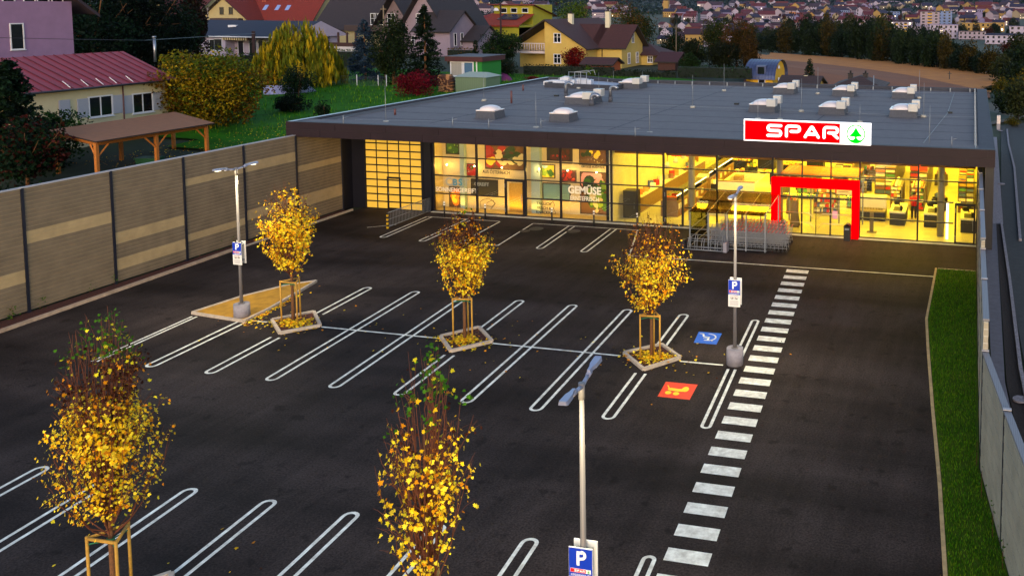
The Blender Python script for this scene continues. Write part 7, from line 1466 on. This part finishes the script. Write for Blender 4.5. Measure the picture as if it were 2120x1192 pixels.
# white cabinet and lamps at the right road
x, y = G(2067, 268, 1.0); t = thing('marker_pillar', 'white rectangular pillar at the far end of the gravel strip', 'pillar', (x, y, 1.0)); b = MB(); s_ = depth(x, y, 1)/CF; b.obox((x, y), 7*s_, 7*s_, .9, 1+12*s_); b.build('base', m_conc, t); b = MB(); b.obox((x, y), 7*s_, 7*s_, 1+12*s_, 1+29*s_); b.build('body', mat('pillar_white', 'c8b8b4', .6), t)
for i, (u, v) in enumerate(((2071, 271), (2073, 381), (2113, 828))):
    x, y = G(u, v, 1.02); t = thing('road_stud', ('far', 'middle', 'near')[i]+' pale round cover on the dark road outside the right wall', 'manhole cover', (x, y, 1.02)); b = MB(); b.prism([(x+.24*math.cos(a*.4), y+.24*math.sin(a*.4)) for a in range(16)], 1.02, 1.05+.01*i); b.build('cover', m_gravel, t)
# tree belt beyond the field
PROT = []
def far_proto(kind, cols, seed):
    t = thing('field_tree', 'x', 'tree', (0, 0, 0)); b = MB(); b.tube([(0, 0, -.5), (0, 0, 6)], [.22, .1], 6); b.build('trunk', mat('dark_bark', '20180f', .9), t)
    if kind == 'c':
        nb = 60; P = []
        for i in range(nb): f = .05+.95*i/nb; a = rng.uniform(0, 6.28); L_ = 2.6*(1-f)**.8+.2; q = rng.uniform(.1, 1, 14); P.append(np.column_stack([np.cos(a)*L_*q+rng.normal(0,.2,14), np.sin(a)*L_*q+rng.normal(0,.2,14), 12*f-.5*q+rng.normal(0,.15,14)]))
        P = np.vstack(P); leaves('crown', P, rng.uniform(.5, .9, len(P)), leafset(*cols), rng.integers(0, len(cols), len(P)), t)
    else:
        n = 2200; P, idx = clumps(n, (0, 0, 5.0), 4.4, 4.4, 5.6, k=30, tight=.33); ck = rng.integers(0, len(cols), 30); leaves('crown', P, rng.uniform(.5, .95, n), leafset(*cols), np.where(rng.random(n) < .7, ck[idx], rng.integers(0, len(cols), n)), t)
    return t
for kd, c in (('d', ('1c2a14', '24301a', '141f10')), ('d', ('2a3018', '34381c', '1c2412')), ('d', ('1a2814', '10190e', '202a16')), ('d', ('3a300f', '4a3a12', '2c280f')), ('d', ('141f14', '1c2a1c')), ('c', ('0f1c14', '16261a')), ('d', ('5a4a08', '3a3c10')), ('d', ('4a1c0c', '3a200e'))): PROT.append(far_proto(kd, c, 0))
used = [False]*len(PROT)
def far_tree(x, y, H_, W_, p, label, group):
    global used
    o = PROT[p] if not used[p] else copy_tree(PROT[p]); used[p] = True
    o.location = (x, y, terrain(x, y)); o.scale = (W_/8.8, W_/8.8, H_/11.); o.rotation_euler = (0, 0, random.uniform(0, 6.28)); o['label'] = label; o['group'] = group; return o
belt = [(1545+i*17+random.uniform(-5, 5), 0) for i in range(31)]
names8 = ['dark green', 'olive green', 'deep green', 'brownish gold', 'blackish green', 'narrow conifer', 'yellow green', 'rust red']
ti = 0
for u, _ in belt:
    f = (u-1540)/530.
    for row in range(2):
        vb = 106+52*f**1.35-(7 if row else 0)+random.uniform(-2, 2); x, y, z = T(u+random.uniform(-6, 6), vb); s_ = depth(x, y, z)/CF; hp = (44+32*math.sin(3.1*min(1, f*1.05))+random.uniform(-20, 14))*(1.1 if f > .15 else .8); p = random.choice([0, 0, 1, 2, 2, 4, 4, 3] if row == 0 else [0, 2, 4, 1, 6 if f > .6 else 1])
        far_tree(x, y, hp*s_, random.uniform(36, 52)*s_, p, names8[p]+' tree in the belt along the far edge of the stubble field', 'trees in the belt beyond the field, '+names8[p])
for u, vb, hp, wp2, p in ((2085,235,60,60,0),(2108,250,90,70,1),(2075,205,45,45,6),(2100,200,80,70,2),(2118,225,80,60,6),(2072,172,60,55,1),(2095,165,70,60,0),(2118,170,85,70,2),(2062,150,45,45,4),(2090,120,40,45,7),(2110,128,60,55,1),(2050,190,14,30,0),(2035,196,10,26,2),(2095,262,20,30,6)):
    x, y, z = T(u, vb); s_ = depth(x, y, z)/CF; far_tree(x, y, hp*s_, wp2*s_, p, names8[p]+' tree or bush in the thicket at the right picture edge', 'thicket at the right edge, '+names8[p])
# ---- the town -------------------------------------------------------
WC = [mat('town_wall_'+c, c, .9) for c in ('8c7c88', '84745e', '9a8ea0', '74688a', '94743c', '66749a', 'a86830')]
RC = [mat('town_roof_'+c, c, .9) for c in ('4a1420', '2c1624', '1c1834', '551c18', '30202e')]; m_lit = mat('lit_window', (1,1,1), .5, emit=((1, .7, .35), 2.2))
def town_house(k, x, y, w_, d_, h_, rh, ang, wall, roof, label, group, lit=False):
    z = terrain(x, y); t = thing('town_house', label, 'house', (x, y, z), group); ca, sa = math.cos(ang), math.sin(ang)
    def W(a, c, zz): return (x+a*ca-c*sa, y+a*sa+c*ca, z+zz)
    b = MB(); b.obox((x, y), w_, d_, z-3, z+h_, ang)
    for s_ in (-1, 1): b.poly([W(s_*w_/2, -d_/2, h_), W(s_*w_/2, d_/2, h_), W(s_*w_/2, 0, h_+rh)])
    nw_ = max(2, int(w_/3)); fl = max(1, int(h_/3))
    for f in range(fl):
        for i in range(nw_):
            a = -w_/2+w_*(i+.5)/nw_; zz = 1.0+3*f; mm = 2 if lit and random.random() < .12 else 1
            b.poly([W(a-.55, -d_/2-.05, zz), W(a+.55, -d_/2-.05, zz), W(a+.55, -d_/2-.05, zz+1.4), W(a-.55, -d_/2-.05, zz+1.4)], mm)
        for c in (-d_/4, d_/4): b.poly([W(w_/2+.05, c-.5, 1+3*f), W(w_/2+.05, c+.5, 1+3*f), W(w_/2+.05, c+.5, 2.4+3*f), W(w_/2+.05, c-.5, 2.4+3*f)], 1)
    b.build('wall', [wall, m_win, m_lit], t); r_ = MB(); e = .6
    for s_ in (-1, 1): r_.poly([W(-w_/2-e, s_*(d_/2+e), h_-e*rh/(d_/2)), W(w_/2+e, s_*(d_/2+e), h_-e*rh/(d_/2)), W(w_/2+e, 0, h_+rh), W(-w_/2-e, 0, h_+rh)]); r_.poly([W(-w_/2-e, s_*(d_/2+e), h_-e*rh/(d_/2)-.4), W(w_/2+e, s_*(d_/2+e), h_-e*rh/(d_/2)-.4), W(w_/2+e, s_*(d_/2+e), h_-e*rh/(d_/2)), W(-w_/2-e, s_*(d_/2+e), h_-e*rh/(d_/2))])
    r_.build('roof', roof, t); return t
rnd = random.Random(21); wn = ['pinkish white', 'buff', 'white', 'lilac', 'tan', 'pale blue', 'orange']; rn = ['red', 'dark red', 'slate blue', 'brick', 'plum']
protos = {}; cnt = 0; tries = 0
zones = [(930,1130,4,24,20),(1215,1300,4,34,12),(1370,1560,8,92,56),(1540,1800,4,62,92),(1740,2120,4,52,88),(1500,1640,52,88,12)]
spots_ = []
for (ua, ub, va, vb, n) in zones:
    k_ = 0; guard_ = 0
    while k_ < n and guard_ < 4000:
        guard_ += 1; u = rnd.uniform(ua, ub); v = va+(vb-va)*rnd.random()**.8
        if any(abs(u-a) < 9*(.5+v/70) and abs(v-c) < 2.2+v*.05 for a, c in spots_): continue
        spots_.append((u, v)); k_ += 1; x, y, z = T(u, v+5); sc_ = rnd.uniform(.8, 1.25); wi, ri = rnd.choice([0,0,1,2,2,3,4]), rnd.choice([0,0,1,2,2,3,4]); key = (wi, ri, rnd.randrange(2))
        if key not in protos:
            o = town_house(0, x, y, 13 if key[2] else 19, 9.5, 6 if key[2] else 8.5, 3.6, 0, WC[wi], RC[ri], '', '', lit=True); protos[key] = o
        else: o = copy_tree(protos[key]); o.location = (x, y, terrain(x, y))
        o.rotation_euler = (0, 0, rnd.choice([0, 0, .3, -.3, 1.2, 1.57, -.8])); big = 1.25+v/400; dd = math.hypot(x, y); big *= .74*min(2.4, max(1, dd/1300)); o.scale = (sc_*big, sc_*big, sc_*big)
        o['label'] = '%s town house with a %s roof %s' % (wn[wi], rn[ri], 'on the far slope' if dd > 2200 else 'in the valley town'); o['group'] = 'far town houses, %s walls and %s roof, %s' % (wn[wi], rn[ri], 'slope' if dd > 2200 else 'valley'); o['category'] = 'house'
for i in range(230):
    u = rnd.uniform(1370, 2120) if i < 195 else rnd.uniform(930, 1320); v = rnd.uniform(6, 100 if u > 1500 else 95)
    if u < 1370: v = rnd.uniform(6, 26)
    if u > 1800: v = min(v, 70)
    x, y, z = T(u, v+4); s_ = depth(x, y, z)/CF; p = rnd.choice([0, 2, 4, 4, 5, 5, 1, 3, 7]); hp = rnd.uniform(9, 20)*(.55+v/75); far_tree(x, y, hp*s_, hp*s_*rnd.uniform(.5, 1.1) if p != 5 else hp*s_*.5, p, names8[p]+' tree among the houses of the far town', 'trees of the far town, '+names8[p])
# named larger blocks
def block(u0, u1, vb, vt, wall, roof, label, D_=14, floors=4, rh=0, bays=8, balc=None, z=None, ang=0, group=None):
    x0, y0, zz = T((u0+u1)/2, vb); s_ = depth(x0, y0, zz)/CF; w_ = (u1-u0)*s_; h_ = (vb-vt)*s_; t = thing('apartment_block', label, 'building', (x0, y0, zz), group); xa, xb = x0-w_/2, x0+w_/2
    b = MB(); b.box(xa, xb, y0, y0+D_, zz-6, zz+h_); b.build('wall', wall, t); r_ = MB(); o_ = .7
    if rh: r_.poly([(xa-o_, y0-o_, zz+h_), (xb+o_, y0-o_, zz+h_), (xb-2, y0+D_/2, zz+h_+rh), (xa+2, y0+D_/2, zz+h_+rh)]); r_.poly([(xb+o_, y0-o_, zz+h_), (xb+o_, y0+D_, zz+h_), (xb-2, y0+D_/2, zz+h_+rh)]); r_.poly([(xa-o_, y0+D_, zz+h_), (xa-o_, y0-o_, zz+h_), (xa+2, y0+D_/2, zz+h_+rh)])
    else: r_.box(xa-o_, xb+o_, y0-o_, y0+D_+o_, zz+h_, zz+h_+.6)
    r_.build('roof', roof, t)
    for f in range(floors):
        z_ = zz+h_*(f+.3)/floors
        for i in range(bays):
            x = xa+w_*(i+.5)/bays; ww = w_/bays*.2; hh_ = h_/floors*.26
            b = MB()
            if balc and i in balc: b.box(x-ww*1.9, x+ww*1.9, y0-1.2, y0, z_-hh_*.6, z_+hh_*.35); b.build('balcony', mat('balcony_yellow', 'c89c30', .8), t); b = MB(); b.box(x-ww*1.6, x+ww*1.6, y0-.06, y0, z_+hh_*.4, z_+hh_*1.9); b.build('window', m_win, t)
            else: b.box(x-ww, x+ww, y0-.06, y0, z_, z_+hh_*2); b.build('window', m_lit if rnd.random() < .04 else m_win, t)
    return t
block(1905, 1944, 62, 25, WC[0], RC[2], 'left white wing of the tall tower block with yellow balconies', floors=6, bays=3, balc=(1,)); block(1940, 1970, 60, 24, WC[5], RC[2], 'blue grey right wing of the tall tower block', floors=6, bays=3); block(1922, 1932, 25, 15, WC[2], WC[2], 'left white lift tower on the tower block roof', floors=1, bays=1); block(1940, 1951, 25, 15, WC[2], WC[2], 'right white lift tower on the tower block roof', floors=1, bays=1)
block(1734, 1800, 72, 42, WC[0], RC[0], 'pale apartment block with dull red roof and yellow balconies above the tree belt', floors=4, bays=7, rh=5, balc=(3, 5)); block(1842, 1888, 74, 46, WC[2], RC[1], 'pale apartment block with orange balconies left of the tower block', floors=4, bays=5, rh=3, balc=(1, 3)); block(1800, 1842, 72, 52, WC[3], RC[1], 'lilac block with a dark hipped roof before the apartment blocks', floors=3, bays=3, rh=6)
block(1886, 1950, 76, 55, WC[0], WC[3], 'low pale block with corner balconies under the tower block', floors=3, bays=6); block(1925, 1982, 80, 52, WC[2], WC[3], 'long pale block right of the low pale block', floors=3, bays=6); block(1992, 2078, 66, 49, WC[4], WC[4], 'long yellow lit flat roofed terrace at the right', floors=2, bays=9); block(1985, 2040, 82, 66, WC[0], RC[1], 'low white building with a small tower below the yellow terrace', floors=2, bays=6)
block(2041, 2140, 92, 74, WC[2], RC[2], 'long white building with a blue roof at the right picture edge', floors=2, bays=9, rh=2); block(2090, 2140, 74, 55, WC[2], RC[2], 'white school building above the blue roof at the right edge', floors=2, bays=4)
block(1718, 1758, 37, 22, WC[5], RC[2], 'long pale blue three storey block in the middle of the town', floors=3, bays=10, rh=5); block(1758, 1786, 34, 21, WC[1], RC[2], 'buff block right of the pale blue block', floors=3, bays=5, rh=5); block(1814, 1862, 36, 25, WC[5], WC[5], 'light blue flat roofed block left of the tower block', floors=3, bays=8); block(1543, 1572, 20, 11, WC[4], RC[1], 'cream villa with a dark roof near the top of the town', floors=2, bays=4, rh=5); block(1634, 1646, 40, 26, WC[6], WC[6], 'small bright orange block in the middle of the town', floors=3, bays=2); block(1228, 1268, 33, 20, WC[2], RC[2], 'long white block behind the large olive tree', floors=3, bays=9)
# church
x0, y0, zz = T(1378, 26); s_ = depth(x0, y0, zz)/CF; t = thing('church', 'white church with a blue roof and tower at the top of the town', 'church', (x0, y0, zz)); b = MB(); b.box(x0-5*s_, x0+5*s_, y0, y0+10*s_, zz-2, zz+24*s_); b.build('tower', WC[4], t); b = MB(); b.box(x0-3*s_, x0+14*s_, y0+3, y0+14*s_, zz-2, zz+9*s_); b.build('nave', WC[2], t); b = MB(); b.poly([(x0-12*s_, y0-2, zz-2*s_), (x0+8*s_, y0-2, zz-2*s_), (x0, y0+4, zz+12*s_)]); b.build('roof', RC[2], t)
for i, (u, v, w_) in enumerate(((1650, 12, 36), (1770, 10, 60), (1835, 8, 55), (1690, 5, 40))):
    x0, y0, zz = T(u, v); s_ = depth(x0, y0, zz)/CF; t = thing('factory_hall', ('first', 'second', 'third', 'fourth')[i]+' long white flat hall on the far edge of the town', 'building', (x0, y0, zz), 'long white halls'); b = MB(); b.box(x0-w_/2*s_, x0+w_/2*s_, y0, y0+30, zz-2, zz+4*s_); b.build('wall', WC[2], t); b = MB(); b.box(x0-w_/2*s_, x0+w_/2*s_, y0-1, y0+31, zz+4*s_, zz+5*s_); b.build('roof', WC[3], t)
x0, y0, zz = T(2057, 32); s_ = depth(x0, y0, zz)/CF; t = thing('mast', 'white crane mast among the trees at the right of the town', 'mast', (x0, y0, zz)); b = MB(); b.tube([(x0, y0, zz), (x0, y0, zz+17*s_)], .9*s_, 6); b.box(x0-8*s_, x0+10*s_, y0-1, y0+1, zz+12.5*s_, zz+13.5*s_); b.build('body', WC[2], t)
# town ground mass: gardens and woods on the far slope as one wood
n = 16000; U = rng.uniform(900, 2130, n); V = 2+rng.random(n)**1.6*30; P = []
for u, v in zip(U, V):
    x, y, z = T(u, v); 
    if math.hypot(x, y) > 1500: P.append((x+rng.normal(0, 15), y+rng.normal(0, 25), z+rng.uniform(0, 9)))
P = np.array(P); tag(leaves('far_woodland', P, rng.uniform(5, 12, len(P)), leafset('0f1f1c', '16282a', '1c2c1e'), rng.integers(0, 3, len(P)), None), 'dark blue green woodland and gardens covering the far slope', 'woodland', kind='stuff')
if HAZE:
    hz = MB(); hz.box(-3600, 2600, -30, 5900, -60, 480); ho = hz.build('haze', [bpy.data.materials.new('haze')]); hm = ho.data.materials[0]; hm.use_nodes = True; hn = hm.node_tree; hn.nodes.remove(hn.nodes['Principled BSDF']); pv = hn.nodes.new('ShaderNodeVolumePrincipled'); pv.inputs['Density'].default_value = HAZE; pv.inputs['Color'].default_value = (.55, .62, .9, 1); hn.links.new(pv.outputs[0], hn.nodes['Material Output'].inputs['Volume']); tag(ho, kind='stuff')
